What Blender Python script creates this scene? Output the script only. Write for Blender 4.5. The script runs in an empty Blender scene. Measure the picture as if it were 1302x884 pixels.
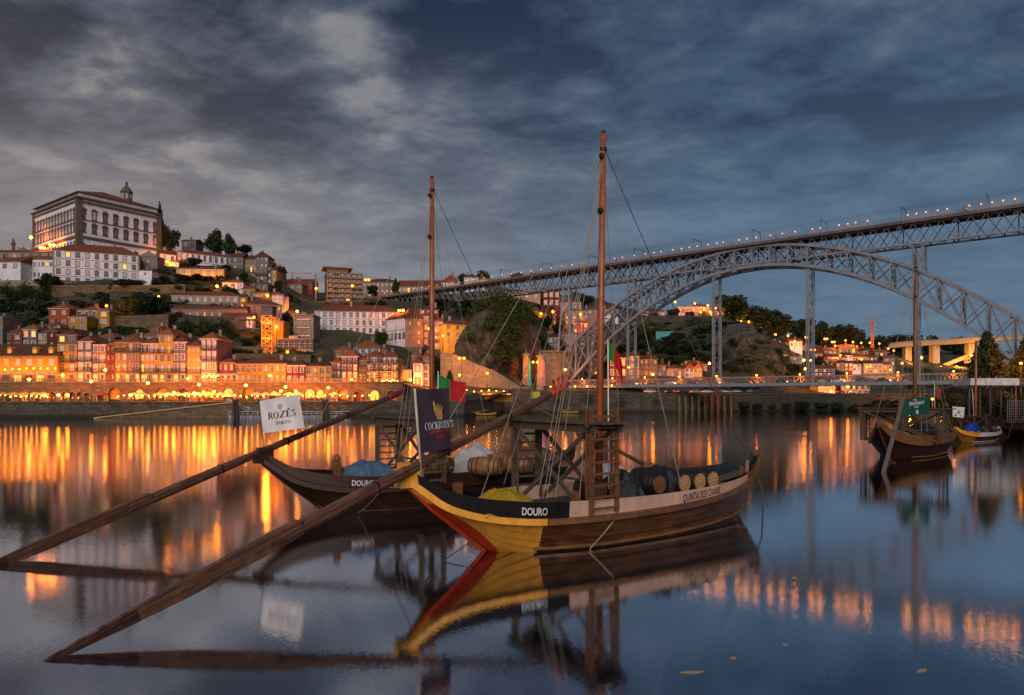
import bpy, math, random
import numpy as np
from mathutils import Vector, Matrix, noise
random.seed(7)
R = math.radians
D = bpy.data
SC = bpy.context.scene
COL = SC.collection

# ---------------------------------------------------------------- camera
F, HC, CX, HY = 868.0, 6.0, 651.0, 505.0      # focal length, eye height, principal column, horizon row (photo pixels)
cam = D.objects.new('camera', D.cameras.new('camera'))
COL.objects.link(cam)
cam.location = (0, 0, HC)
cam.rotation_euler = (R(90), 0, 0)
cam.data.sensor_width = 36.0
cam.data.lens = 36.0 * F / 1302.0
cam.data.shift_y = (HY - 442.0) / 1302.0
cam.data.clip_start = 0.1
cam.data.clip_end = 9000
SC.camera = cam

# ---------------------------------------------------------------- exposure, sky, dusk light
SC.view_settings.view_transform = 'Standard'
SC.view_settings.look = 'None'
SC.view_settings.exposure = 0.0
SC.view_settings.gamma = 1.0
SC.view_settings.use_curve_mapping = False
cy = SC.cycles
cy.use_denoising = True
cy.max_bounces = 6
cy.diffuse_bounces = 2
cy.glossy_bounces = 4
cy.transparent_max_bounces = 4
cy.sample_clamp_indirect = 6.0
cy.sample_clamp_direct = 0.0
cy.caustics_reflective = False
cy.caustics_refractive = False

SUN_EL, SUN_AZ = R(30), R(200)                # broad glow of the western sky behind the viewer
world = D.worlds.new('World')
SC.world = world
world.use_nodes = True


class NT:
    """tiny node-tree writer"""
    def __init__(s, tree):
        s.t = tree
        s.t.nodes.clear()

    def n(s, typ, **kw):
        nd = s.t.nodes.new(typ)
        for k, v in kw.items():
            if k.startswith('i_'):
                nd.inputs[k[2:].replace('_', ' ')].default_value = v
            else:
                setattr(nd, k, v)
        return nd

    def l(s, a, ao, b, bi):
        s.t.links.new(a.outputs[ao], b.inputs[bi])

    def math(s, op, a, b=None, clamp=False):
        nd = s.n('ShaderNodeMath', operation=op)
        nd.use_clamp = clamp
        for i, v in enumerate((a, b)):
            if v is None:
                continue
            if isinstance(v, tuple):
                s.l(v[0], v[1], nd, i)
            else:
                nd.inputs[i].default_value = v
        return (nd, 0)

    def ramp(s, src, stops, interp='LINEAR'):
        nd = s.n('ShaderNodeValToRGB')
        cr = nd.color_ramp
        cr.interpolation = interp
        while len(cr.elements) < len(stops):
            cr.elements.new(0.5)
        for e, (p, c) in zip(cr.elements, stops):
            e.position = p
            e.color = (c[0], c[1], c[2], 1) if isinstance(c, (tuple, list)) else (c, c, c, 1)
        s.l(src[0], src[1], nd, 'Fac')
        return (nd, 'Color')

    def mix(s, f, a, b, typ='MIX'):
        nd = s.n('ShaderNodeMix', data_type='RGBA', blend_type=typ)
        nd.clamp_factor = True
        for k, v in ((0, f), (6, a), (7, b)):
            if isinstance(v, tuple) and len(v) == 2:
                s.t.links.new(v[0].outputs[v[1]], nd.inputs[k])
            elif k == 0:
                nd.inputs[0].default_value = v
            else:
                nd.inputs[k].default_value = (v[0], v[1], v[2], 1)
        return (nd, 2)


def build_sky():
    w = NT(world.node_tree)
    tc = w.n('ShaderNodeTexCoord')
    sep = w.n('ShaderNodeSeparateXYZ')
    w.l(tc, 'Generated', sep, 0)
    x, y, z = (sep, 0), (sep, 1), (sep, 2)
    den = w.math('ADD', w.math('MAXIMUM', z, 0.0), 0.16)
    px = w.math('DIVIDE', x, den)
    py = w.math('DIVIDE', y, den)
    comb = w.n('ShaderNodeCombineXYZ')
    w.l(*px, comb, 0); w.l(*py, comb, 1)
    mp = w.n('ShaderNodeMapping')
    mp.inputs['Location'].default_value = SKY_OFF
    mp.inputs['Rotation'].default_value = (0, 0, R(28))
    mp.inputs['Scale'].default_value = (1.15, 1.5, 1)
    w.l(comb, 0, mp, 0)

    def nz(scale, det, rough, dist, off=0.0):
        nd = w.n('ShaderNodeTexNoise', noise_dimensions='3D')
        nd.inputs['Scale'].default_value = scale
        nd.inputs['Detail'].default_value = det
        nd.inputs['Roughness'].default_value = rough
        nd.inputs['Distortion'].default_value = dist
        w.l(mp, 0, nd, 'Vector')
        return (nd, 'Fac')
    big = nz(.95, 3.0, .5, .35)
    mid = nz(3.0, 10.0, .57, .22)
    fine = nz(7.5, 5.0, .6, .3)
    # deck of cloud: big masses broken by smaller billows
    mass = w.math('SUBTRACT', w.math('ADD', w.math('MULTIPLY', big, .42), w.math('MULTIPLY', mid, .74)), .10)
    mass = w.math('ADD', mass, w.math('MULTIPLY', w.math('SUBTRACT', fine, .5), .25))

    # two darker banks of cloud lying high over the river
    def blob(d, rad, amt):
        vm = w.n('ShaderNodeVectorMath', operation='DISTANCE')
        w.l(tc, 'Generated', vm, 0)
        vm.inputs[1].default_value = Vector(d).normalized()
        g = w.math('SUBTRACT', 1.0, w.math('DIVIDE', (vm, 1), rad), clamp=True)
        return w.math('MULTIPLY', w.math('MULTIPLY', g, g), amt)
    for d, rad, amt in SKY_BLOBS:
        mass = w.math('ADD', mass, blob(d, rad, amt))
    lr = w.ramp(w.math('ADD', w.math('MULTIPLY', x, .5), .5), [(.28, 0.0), (.62, 1.0)])     # west grey to east blue
    light = w.mix(lr, SKY_LIGHT_W, SKY_LIGHT_E)
    midc = w.mix(lr, SKY_MID_W, SKY_MID_E)
    dark = w.mix(lr, SKY_DARK_W, SKY_DARK_E)
    t1 = w.ramp(mass, [(.36, 0.0), (.515, 1.0)], 'EASE')
    t2 = w.ramp(mass, [(.48, 0.0), (.67, 1.0)], 'EASE')
    cloud = w.mix(t2, w.mix(t1, dark, midc), light)
    # band of clearer, paler air over the horizon
    hz = w.mix(lr, SKY_HOR_W, SKY_HOR_E)
    hzf = w.ramp(z, [(0.0, 1.0), (.19, .80), (.38, .16), (.52, 0.0)], 'EASE')
    hzn = w.math('MULTIPLY', hzf, w.math('ADD', w.math('MULTIPLY', mass, .75), .5), clamp=True)
    col = w.mix(hzn, cloud, hz)
    sky = w.n('ShaderNodeTexSky', sky_type='NISHITA')
    sky.sun_disc = False
    sky.sun_elevation = R(2)
    sky.sun_rotation = SUN_AZ
    sky.air_density = 1.0
    both = w.mix(0.10, col, (sky, 0))
    bg = w.n('ShaderNodeBackground')
    bg.inputs['Strength'].default_value = 0.1
    w.l(both[0], both[1], bg, 'Color')
    out = w.n('ShaderNodeOutputWorld')
    w.l(bg, 0, out, 0)


# sky colours, ten times the radiance they give (background strength is 0.1)
SKY_OFF = (3.1, 1.7, 0.4)
# dark banks and pale breaks in the cloud: photo column, row, angular radius, amount
SKY_BLOBS = [(((c - CX) / F, 1, (HY - r) / F), rad, amt) for c, r, rad, amt in (
    (90, 10, .16, -.10), (200, 50, .17, -.14), (300, 95, .16, -.13), (400, 140, .14, -.12), (560, 30, .16, -.12), (660, 75, .18, -.12), (760, 20, .2, -.07), (10, 110, .13, -.10), (130, 160, .10, -.04),
    (110, 110, .10, .07), (440, 70, .11, .07), (480, 115, .09, .08), (230, 190, .14, .06), (380, 235, .16, .06), (250, 290, .2, .06), (620, 160, .14, .05), (820, 90, .16, .06), (900, 180, .2, .05), (40, 250, .2, .05))]
SKY_LIGHT_W, SKY_LIGHT_E = (3.2, 3.0, 3.0), (1.2, 1.65, 2.2)
SKY_MID_W, SKY_MID_E = (.82, .93, 1.32), (.42, .76, 1.38)
SKY_DARK_W, SKY_DARK_E = (.12, .18, .42), (.13, .30, .72)
SKY_HOR_W, SKY_HOR_E = (3.7, 3.2, 3.15), (1.15, 2.0, 3.1)
build_sky()

sun = D.objects.new('sun', D.lights.new('sun', 'SUN'))
COL.objects.link(sun)
sun.data.energy = 2.35
sun.data.angle = R(45)
sun.data.color = (1.0, .89, .84)
sun.rotation_euler = (R(62), 0, R(-4))        # shines from behind the viewer, a little from the west

# ---------------------------------------------------------------- materials
_M = {}


def emat(name, col, strength):
    if name in _M:
        return _M[name]
    m = D.materials.new(name)
    m.use_nodes = True
    t = NT(m.node_tree)
    e = t.n('ShaderNodeEmission')
    e.inputs[0].default_value = (*col, 1)
    e.inputs[1].default_value = strength
    o = t.n('ShaderNodeOutputMaterial')
    t.l(e, 0, o, 0)
    _M[name] = m
    return m


def mat(name, col, rough=.8, kind='plain', scale=1.0, amt=.35, bump=0.0, spec=.3, metal=0.0, col2=None, rnd=0.0, emis=None):
    """surface with its own procedural structure: plain | plaster | stone | tile | wood | leaf | rock"""
    if name in _M:
        return _M[name]
    m = D.materials.new(name)
    m.use_nodes = True
    t = NT(m.node_tree)
    b = t.n('ShaderNodeBsdfPrincipled')
    b.inputs['Roughness'].default_value = rough
    b.inputs['Specular IOR Level'].default_value = spec
    b.inputs['Metallic'].default_value = metal
    o = t.n('ShaderNodeOutputMaterial')
    t.l(b, 0, o, 0)
    tc = t.n('ShaderNodeTexCoord')
    c2 = col2 or tuple(c * (1 - amt) for c in col)

    def nz(sc, det=4.0, rough=.6, vec=(tc, 'Object'), dist=0.0):
        nd = t.n('ShaderNodeTexNoise')
        nd.inputs['Scale'].default_value = sc
        nd.inputs['Detail'].default_value = det
        nd.inputs['Roughness'].default_value = rough
        nd.inputs['Distortion'].default_value = dist
        t.l(vec[0], vec[1], nd, 'Vector')
        return (nd, 'Fac')

    def mapping(sx, sy, sz, rot=(0, 0, 0)):
        mp = t.n('ShaderNodeMapping')
        mp.inputs['Scale'].default_value = (sx, sy, sz)
        mp.inputs['Rotation'].default_value = rot
        t.l(tc, 'Object', mp, 0)
        return (mp, 0)
    height = None
    if kind == 'plain':
        f = t.ramp(nz(1.5 * scale), [(.35, 0), (.68, 1)])
        c = t.mix(f, c2, col)
        height = nz(6 * scale)
    elif kind == 'plaster':           # weathered render: blotches and long vertical streaks
        a = t.ramp(nz(.35 * scale, 5), [(.38, 0), (.62, 1)])
        s = t.ramp(nz(1.0, 4, vec=mapping(1.4 * scale, 1.4 * scale, .18 * scale)), [(.42, 0), (.60, 1)])
        c = t.mix(a, c2, col)
        c = t.mix(t.math('MULTIPLY', t.math('SUBTRACT', 1.0, s), .45), c, tuple(v * .55 for v in col))
        height = nz(3 * scale)
    elif kind == 'stone':             # coursed blocks
        br = t.n('ShaderNodeTexBrick')
        br.inputs['Scale'].default_value = 1.0
        br.inputs['Mortar Size'].default_value = .035
        br.inputs['Brick Width'].default_value = 1.2 * scale
        br.inputs['Row Height'].default_value = .5 * scale
        br.inputs['Color1'].default_value = (*col, 1)
        br.inputs['Color2'].default_value = (*c2, 1)
        br.inputs['Mortar'].default_value = (*[v * .45 for v in c2], 1)
        sep = t.n('ShaderNodeSeparateXYZ')
        t.l(tc, 'Object', sep, 0)
        cb = t.n('ShaderNodeCombineXYZ')
        t.l(*t.math('ADD', (sep, 0), (sep, 1)), cb, 0)
        t.l(sep, 2, cb, 1)
        t.l(cb, 0, br, 'Vector')
        f = t.ramp(nz(.28, 6), [(.36, 0), (.66, 1)])
        c = t.mix(f, (br, 0), tuple(v * .55 for v in c2), 'MIX')
        c = t.mix(.55, (br, 0), c)
        sp = t.ramp(nz(2.2, 5), [(.3, .55), (.7, 1.25)])
        c = t.mix(1.0, c, sp, 'MULTIPLY')
        height = (br, 'Fac')
    elif kind == 'tile':              # rows of pan tiles
        wv = t.n('ShaderNodeTexWave', wave_type='BANDS', bands_direction='X')
        wv.inputs['Scale'].default_value = 1.1 * scale
        wv.inputs['Distortion'].default_value = .6
        wv.inputs['Detail'].default_value = 1
        t.l(*mapping(1, 1, 1), wv, 0)
        f = t.ramp(nz(.9 * scale, 6), [(.32, 0), (.68, 1)])
        c = t.mix(f, c2, col)
        c = t.mix(t.math('MULTIPLY', (wv, 'Fac'), .35), c, tuple(v * .5 for v in col))
        height = (wv, 'Fac')
    elif kind == 'wood':              # long grain along local x, dark seams, worn edges
        g = nz(1.0, 6, .65, mapping(.35 * scale, 5 * scale, 5 * scale), .4)
        f = t.ramp(g, [(.30, 0), (.70, 1)])
        c = t.mix(f, c2, col)
        w2 = t.ramp(nz(1.3 * scale, 5), [(.50, 0), (.72, 1)])
        c = t.mix(t.math('MULTIPLY', w2, .35), c, tuple(min(1, v * 1.7 + .006) for v in col))
        height = g
    elif kind == 'leaf':
        f = t.ramp(nz(.8 * scale, 3), [(.3, 0), (.7, 1)])
        c = t.mix(f, c2, col)
    elif kind == 'rock':
        v = t.n('ShaderNodeTexVoronoi', feature='DISTANCE_TO_EDGE')
        v.inputs['Scale'].default_value = .16 * scale
        t.l(*mapping(1, 1, .55), v, 'Vector')
        cr = t.ramp((v, 'Distance'), [(0, 0.22), (.16, 1)])
        f = t.ramp(nz(.22 * scale, 8, .65), [(.36, 0), (.64, 1)])
        c = t.mix(f, c2, col)
        c = t.mix(.6, c, cr, 'MULTIPLY')
        height = nz(.5 * scale, 8, .7)
    if rnd:
        oi = t.n('ShaderNodeObjectInfo')
        hv = t.n('ShaderNodeHueSaturation')
        t.l(*t.math('ADD', t.math('MULTIPLY', (oi, 'Random'), rnd), 1 - rnd / 2), hv, 'Value')
        t.l(*t.math('ADD', t.math('MULTIPLY', (oi, 'Random'), .04), .48), hv, 'Hue')
        t.l(c[0], c[1], hv, 'Color')
        c = (hv, 0)
    t.l(c[0], c[1], b, 'Base Color')
    if bump and height:
        bp = t.n('ShaderNodeBump')
        bp.inputs['Strength'].default_value = bump
        bp.inputs['Distance'].default_value = 1.2 if kind == 'rock' else .1
        t.l(height[0], height[1], bp, 'Height')
        t.l(bp, 0, b, 'Normal')
    if emis:
        b.inputs['Emission Color'].default_value = (*emis[0], 1)
        b.inputs['Emission Strength'].default_value = emis[1]
    _M[name] = m
    return m


# ---------------------------------------------------------------- geometry helpers
def P(px, py, y):
    """world point seen at photo pixel (px, py) when it stands y metres ahead"""
    return Vector(((px - CX) / F * y, y, HC + (HY - py) / F * y))


class MB:
    def __init__(s):
        s.v, s.f, s.m = [], [], []

    def add(s, vs, fs, mi=0):
        o = len(s.v)
        s.v += [tuple(p) for p in vs]
        s.f += [tuple(i + o for i in f) for f in fs]
        s.m += [mi] * len(fs)
        return s

    def box(s, x0, x1, y0, y1, z0, z1, mi=0):
        vs = [(x0, y0, z0), (x1, y0, z0), (x1, y1, z0), (x0, y1, z0), (x0, y0, z1), (x1, y0, z1), (x1, y1, z1), (x0, y1, z1)]
        return s.add(vs, [(0, 3, 2, 1), (4, 5, 6, 7), (0, 1, 5, 4), (1, 2, 6, 5), (2, 3, 7, 6), (3, 0, 4, 7)], mi)

    def bar(s, p, q, w, h=None, mi=0, up=(0, 0, 1)):
        p, q = Vector(p), Vector(q)
        h = h or w
        d = (q - p)
        if d.length < 1e-6:
            return s
        d.normalize()
        a = d.cross(Vector(up))
        if a.length < 1e-3:
            a = d.cross(Vector((1, 0, 0)))
        a.normalize()
        b = a.cross(d)
        a, b = a * (w / 2), b * (h / 2)
        vs = [p - a - b, p + a - b, p + a + b, p - a + b, q - a - b, q + a - b, q + a + b, q - a + b]
        return s.add(vs, [(0, 3, 2, 1), (4, 5, 6, 7), (0, 1, 5, 4), (1, 2, 6, 5), (2, 3, 7, 6), (3, 0, 4, 7)], mi)

    def tube(s, pts, rad, n=8, mi=0, caps=True):
        pts = [Vector(p) for p in pts]
        if not isinstance(rad, (list, tuple)):
            rad = [rad] * len(pts)
        vs, fs = [], []
        prev = None
        for i, p in enumerate(pts):
            d = (pts[min(i + 1, len(pts) - 1)] - pts[max(i - 1, 0)])
            d.normalize()
            a = prev - d * prev.dot(d) if prev is not None else d.cross(Vector((0, 0, 1)))
            if a.length < 1e-3:
                a = d.cross(Vector((1, 0, 0)))
            a.normalize()
            prev = a
            b = d.cross(a)
            for k in range(n):
                t = 2 * math.pi * k / n
                vs.append(p + (a * math.cos(t) + b * math.sin(t)) * rad[i])
        for i in range(len(pts) - 1):
            for k in range(n):
                k2 = (k + 1) % n
                fs.append((i * n + k, i * n + k2, (i + 1) * n + k2, (i + 1) * n + k))
        if caps:
            fs.append(tuple(range(n - 1, -1, -1)))
            fs.append(tuple((len(pts) - 1) * n + k for k in range(n)))
        return s.add(vs, fs, mi)

    def lathe(s, prof, n=16, mi=0, c=(0, 0, 0), axis='z'):
        vs, fs = [], []
        for r, h in prof:
            for k in range(n):
                t = 2 * math.pi * k / n
                x, y = r * math.cos(t), r * math.sin(t)
                vs.append({'z': (c[0] + x, c[1] + y, c[2] + h), 'x': (c[0] + h, c[1] + x, c[2] + y), 'y': (c[0] + x, c[1] + h, c[2] + y)}[axis])
        for i in range(len(prof) - 1):
            for k in range(n):
                k2 = (k + 1) % n
                fs.append((i * n + k, i * n + k2, (i + 1) * n + k2, (i + 1) * n + k))
        fs.append(tuple(range(n - 1, -1, -1)))
        fs.append(tuple((len(prof) - 1) * n + k for k in range(n)))
        return s.add(vs, fs, mi)

    def ball(s, c, r, n=10, mi=0, sz=1.0):
        k = max(4, n // 2 + 1)
        return s.lathe([(max(.001, r * math.sin(math.pi * i / k)), -r * sz * math.cos(math.pi * i / k)) for i in range(k + 1)], n, mi, c)

    def grid(s, rows, mi=0):
        nr, nc = len(rows), len(rows[0])
        vs = [p for r in rows for p in r]
        fs = [(i * nc + j, i * nc + j + 1, (i + 1) * nc + j + 1, (i + 1) * nc + j) for i in range(nr - 1) for j in range(nc - 1)]
        return s.add(vs, fs, mi)

    def sheet(s, pts, th, nrm, mi=0):
        """flat polygon with a thickness along nrm"""
        nrm = Vector(nrm).normalized() * th
        n = len(pts)
        vs = [Vector(p) for p in pts] + [Vector(p) + nrm for p in pts]
        fs = [tuple(range(n - 1, -1, -1)), tuple(range(n, 2 * n))] + [(i, (i + 1) % n, n + (i + 1) % n, n + i) for i in range(n)]
        return s.add(vs, fs, mi)

    def mesh(s, name, mats, smooth=False):
        me = D.meshes.new(name)
        me.from_pydata(s.v, [], s.f)
        if not isinstance(mats, (list, tuple)):
            mats = [mats]
        for m in mats:
            me.materials.append(m)
        if len(mats) > 1:
            me.polygons.foreach_set('material_index', s.m)
        if smooth:
            me.polygons.foreach_set('use_smooth', [True] * len(s.f))
        me.update()
        return me

    def build(s, name, mats, parent=None, smooth=False, loc=(0, 0, 0), rz=0):
        return link(name, s.mesh(name, mats, smooth), parent, loc, rz)


def link(name, data, parent=None, loc=(0, 0, 0), rz=0):
    o = D.objects.new(name, data)
    COL.objects.link(o)
    o.location = loc
    if rz:
        o.rotation_euler = (0, 0, rz)
    if parent is not None:
        o.parent = parent
    return o


def thing(name, label, cat, loc=(0, 0, 0), rz=0, group=None):
    o = link(name, None, None, loc, rz)
    return tag(o, label, cat, group)


def tag(o, label, cat, group=None):
    o['label'] = label
    o['category'] = cat
    if group:
        o['group'] = group
    return o


def struct(o, kind='structure'):
    o['kind'] = kind
    return o


def kids(o):
    return [c for c in o.children]


def clone(o, loc=None, rz=None, scale=None, label=None, group=None):
    def cp(a, par):
        c = a.copy()
        COL.objects.link(c)
        if par is not None:
            c.parent = par
        for ch in kids(a):
            cp(ch, c)
        return c
    c = cp(o, None)
    if loc is not None:
        c.location = loc
    if rz is not None:
        c.rotation_euler = (0, 0, rz)
    if scale is not None:
        c.scale = scale if isinstance(scale, tuple) else (scale,) * 3
    if label:
        c['label'] = label
    if group:
        c['group'] = group
    return c


def lerp_tab(tab, x):
    return float(np.interp(x, [t[0] for t in tab], [t[1] for t in tab]))


ORANGE = (1.0, .22, .010)
AMBER = (1.0, .25, .016)
WARM = (1.0, .52, .11)
LAMP_GAIN = .9
# ---------------------------------------------------------------- water
def build_water():
    m = D.materials.new('river_water')
    m.use_nodes = True
    t = NT(m.node_tree)
    tc = t.n('ShaderNodeTexCoord')

    def nz(sx, sy, det, seed):
        mp = t.n('ShaderNodeMapping')
        mp.inputs['Scale'].default_value = (sx, sy, 1)
        mp.inputs['Location'].default_value = (seed, seed * .7, seed)
        t.l(tc, 'Object', mp, 0)
        n = t.n('ShaderNodeTexNoise')
        n.inputs['Scale'].default_value = 1
        n.inputs['Detail'].default_value = det
        t.l(mp, 0, n, 'Vector')
        v = t.n('ShaderNodeVectorMath', operation='SUBTRACT')
        t.l(n, 'Color', v, 0)
        v.inputs[1].default_value = (.5, .5, .5)
        return v
    fine = nz(90, 60, 2, 3.1)
    glint = nz(11, 8, 1, 5.3)
    mid = nz(.8, 1.3, 2, 9.7)
    slow = nz(.05, .12, 2, 1.3)
    # calmer and rougher lanes of current
    lane = t.n('ShaderNodeTexNoise')
    mp = t.n('ShaderNodeMapping')
    mp.inputs['Scale'].default_value = (.012, .05, 1)
    t.l(tc, 'Object', mp, 0)
    t.l(mp, 0, lane, 'Vector')
    lane.inputs['Scale'].default_value = 1
    sp_ = t.n('ShaderNodeSeparateXYZ')
    t.l(tc, 'Object', sp_, 0)
    reach = t.ramp(t.math('DIVIDE', (sp_, 1), 120.0), [(.12, .42), (.32, .55), (.75, 1.0)])     # calm among the moorings, livelier in midstream
    k = t.math('MULTIPLY', t.ramp((lane, 'Fac'), [(.36, .55), (.64, 1.0)]), reach)

    def sc(v, a, fac=None):
        s = t.n('ShaderNodeVectorMath', operation='SCALE')
        t.l(v, 0, s, 0)
        if fac is None:
            s.inputs['Scale'].default_value = a
        else:
            t.l(*t.math('MULTIPLY', fac, a), s, 'Scale')
        return s

    def add(a, b):
        s = t.n('ShaderNodeVectorMath', operation='ADD')
        t.l(a, 0, s, 0)
        t.l(b, 0, s, 1)
        return s
    v = add(add(add(sc(fine, .15, k), sc(glint, .06, k)), sc(mid, .010, k)), sc(slow, .012))
    mul = t.n('ShaderNodeVectorMath', operation='MULTIPLY')
    t.l(v, 0, mul, 0)
    mul.inputs[1].default_value = (1, 1, 0)
    up = t.n('ShaderNodeVectorMath', operation='ADD')
    t.l(mul, 0, up, 0)
    up.inputs[1].default_value = (0, 0, 1)
    nrm = t.n('ShaderNodeVectorMath', operation='NORMALIZE')
    t.l(up, 0, nrm, 0)
    gl = t.n('ShaderNodeBsdfGlossy', distribution='BECKMANN')
    gl.inputs['Roughness'].default_value = .075
    gl.inputs['Color'].default_value = (.80, .83, .90, 1)
    t.l(nrm, 0, gl, 'Normal')
    df = t.n('ShaderNodeBsdfDiffuse')
    df.inputs['Color'].default_value = (.010, .016, .022, 1)
    lw = t.n('ShaderNodeLayerWeight')
    lw.inputs['Blend'].default_value = .5
    f = t.ramp((lw, 'Facing'), [(.0, .10), (.55, .50), (.80, .90), (.93, 1.0)])
    mx = t.n('ShaderNodeMixShader')
    t.l(*f, mx, 0)
    t.l(df, 0, mx, 1)
    t.l(gl, 0, mx, 2)
    o = t.n('ShaderNodeOutputMaterial')
    t.l(mx, 0, o, 0)
    w = MB().grid([[(x, y, 0) for x in (-1500, -300, 0, 300, 1500)] for y in (-60, 60, 180, 600, 2200)])
    struct(w.build('river_water', m))
    struct(MB().grid([[(x, y, -2.5) for x in (-4000, 4000)] for y in (-400, 8000)]).build('river_bed', mat('bed', (.08, .07, .05))))


build_water()

# ---------------------------------------------------------------- hillside terrain, laid out as valley sections (Y metres, photo row)
SECT = {
    -200: [(196, 512), (213, 511.5), (216.5, 487), (240, 478), (246, 440), (268, 425), (275, 400), (290, 385), (298, 362), (325, 345), (335, 332), (400, 330), (600, 380), (1500, 470)],
    0: [(196, 512), (213, 511.5), (216.5, 487), (240, 478), (246, 442), (268, 428), (275, 402), (290, 385), (298, 362), (325, 345), (335, 332), (400, 330), (600, 380), (1500, 470)],
    120: [(197, 512), (213, 511.5), (216.5, 487), (240, 478), (246, 447), (264, 434), (272, 402), (285, 390), (297, 365), (325, 345), (335, 333), (400, 333), (600, 380), (1500, 470)],
    210: [(198, 512), (213, 511.5), (216.5, 488), (240, 478), (246, 452), (264, 430), (272, 405), (290, 383), (310, 364), (330, 337), (345, 335), (400, 332), (600, 380), (1500, 472)],
    290: [(200, 512), (213, 511.5), (216.5, 488), (238, 478), (246, 460), (262, 442), (275, 412), (290, 390), (310, 372), (335, 350), (355, 338), (430, 345), (600, 400), (1500, 475)],
    345: [(202, 512), (213, 511.5), (216.5, 488), (238, 478), (246, 462), (262, 445), (280, 425), (300, 402), (330, 378), (360, 357), (400, 360), (600, 420), (1500, 478)],
    400: [(204, 512), (214, 511.5), (217.5, 489), (238, 478), (250, 462), (268, 442), (290, 434), (310, 404), (335, 385), (400, 376), (500, 372), (900, 430), (1500, 480)],
    500: [(207, 512), (215, 511.5), (219, 494), (238, 482), (255, 457), (275, 442), (300, 434), (320, 400), (345, 386), (400, 379), (450, 374), (700, 400), (1500, 480)],
    560: [(209, 511), (230, 498), (250, 488), (268, 478), (285, 452), (300, 424), (325, 402), (345, 386), (400, 376), (480, 366), (700, 400), (1500, 480)],
    620: [(216, 511), (240, 500), (262, 492), (275, 470), (290, 432), (310, 402), (330, 384), (400, 370), (480, 362), (700, 400), (1500, 480)],
    680: [(250, 509), (262, 500), (280, 496), (306, 492), (316, 462), (328, 420), (348, 390), (420, 376), (500, 372), (800, 420), (1500, 480)],
    740: [(258, 508), (275, 499), (290, 496), (314, 490), (334, 466), (370, 432), (420, 398), (480, 380), (560, 374), (900, 430), (1500, 480)],
    830: [(266, 506), (285, 496), (300, 482), (330, 466), (370, 442), (420, 408), (450, 401), (520, 399), (700, 425), (1500, 482)],
    900: [(272, 506), (290, 496), (310, 482), (340, 458), (370, 428), (400, 408), (440, 404), (520, 402), (700, 430), (1500, 482)],
    960: [(280, 506), (300, 492), (320, 472), (345, 438), (380, 419), (430, 414), (520, 412), (700, 430), (1500, 482)],
    1020: [(290, 506), (320, 496), (350, 490), (400, 474), (460, 449), (520, 434), (600, 428), (800, 440), (1500, 484)],
    1100: [(304, 507), (340, 500), (400, 494), (460, 474), (540, 453), (620, 436), (700, 434), (900, 445), (1500, 486)],
    1160: [(312, 507), (400, 497), (500, 484), (600, 463), (700, 449), (800, 441), (1000, 445), (1500, 488)],
    1330: [(320, 507), (400, 500), (500, 488), (600, 468), (700, 455), (800, 447), (1000, 450), (1500, 488)],
    1600: [(330, 507), (400, 500), (500, 488), (600, 470), (700, 455), (800, 447), (1000, 450), (1500, 488)],
}
_keys = sorted(SECT)
_prof = [([q[0] for q in SECT[k]], [HC + (HY - q[1]) / F * q[0] for q in SECT[k]]) for k in _keys]


def ground_z(x, y):
    px = min(max(CX + F * x / max(y, 1), _keys[0]), _keys[-1])
    i = min(max(int(np.searchsorted(_keys, px)) - 1, 0), len(_keys) - 2)
    t = (px - _keys[i]) / (_keys[i + 1] - _keys[i])
    t = t * t * (3 - 2 * t) * .5 + t * .5
    return float((1 - t) * np.interp(y, *_prof[i]) + t * np.interp(y, *_prof[i + 1]))


def shore_y(px):
    return lerp_tab([(-200, 192), (0, 193), (300, 200), (520, 208), (580, 214), (640, 248), (760, 260), (1110, 306), (1600, 330)], px)


def build_terrain():
    ys = list(np.arange(0, 215, 2.5)) + list(np.arange(215, 420, 9.0)) + [450, 520, 640, 800, 1000, 1300]
    rows = []
    pxs = np.arange(-200, 1601, 9.0)
    for dy in ys:
        row = []
        for px in pxs:
            y = shore_y(px) + 1.5 + dy
            x = (px - CX) / F * y
            z = ground_z(x, y)
            if dy < .5:
                z = -2.2
            elif dy > 40:
                z += 1.5 * noise.noise(Vector((x * .06, y * .06, 0))) + .6 * noise.noise(Vector((x * .2, y * .2, 3)))
            row.append((x, y, z))
        rows.append(row)
    g = D.materials.new('hillside_ground')
    g.use_nodes = True
    t = NT(g.node_tree)
    b = t.n('ShaderNodeBsdfPrincipled')
    b.inputs['Roughness'].default_value = .95
    tc = t.n('ShaderNodeTexCoord')
    n1 = t.n('ShaderNodeTexNoise'); n1.inputs['Scale'].default_value = .09; n1.inputs['Detail'].default_value = 8
    n2 = t.n('ShaderNodeTexNoise'); n2.inputs['Scale'].default_value = .5; n2.inputs['Detail'].default_value = 6
    t.l(tc, 'Object', n1, 'Vector'); t.l(tc, 'Object', n2, 'Vector')
    c = t.mix(t.ramp((n1, 'Fac'), [(.42, 0), (.58, 1)]), (.024, .029, .012), (.066, .054, .034))
    c = t.mix(t.ramp((n2, 'Fac'), [(.45, 0), (.62, 1)]), c, (.026, .034, .013))
    t.l(c[0], c[1], b, 'Base Color')
    bp = t.n('ShaderNodeBump')
    bp.inputs['Strength'].default_value = .9
    bp.inputs['Distance'].default_value = 2.0
    t.l(n2, 'Fac', bp, 'Height')
    t.l(bp, 0, b, 'Normal')
    o = t.n('ShaderNodeOutputMaterial')
    t.l(b, 0, o, 0)
    struct(MB().grid(rows).build('hillside_terrain', g, smooth=True))


build_terrain()

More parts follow.
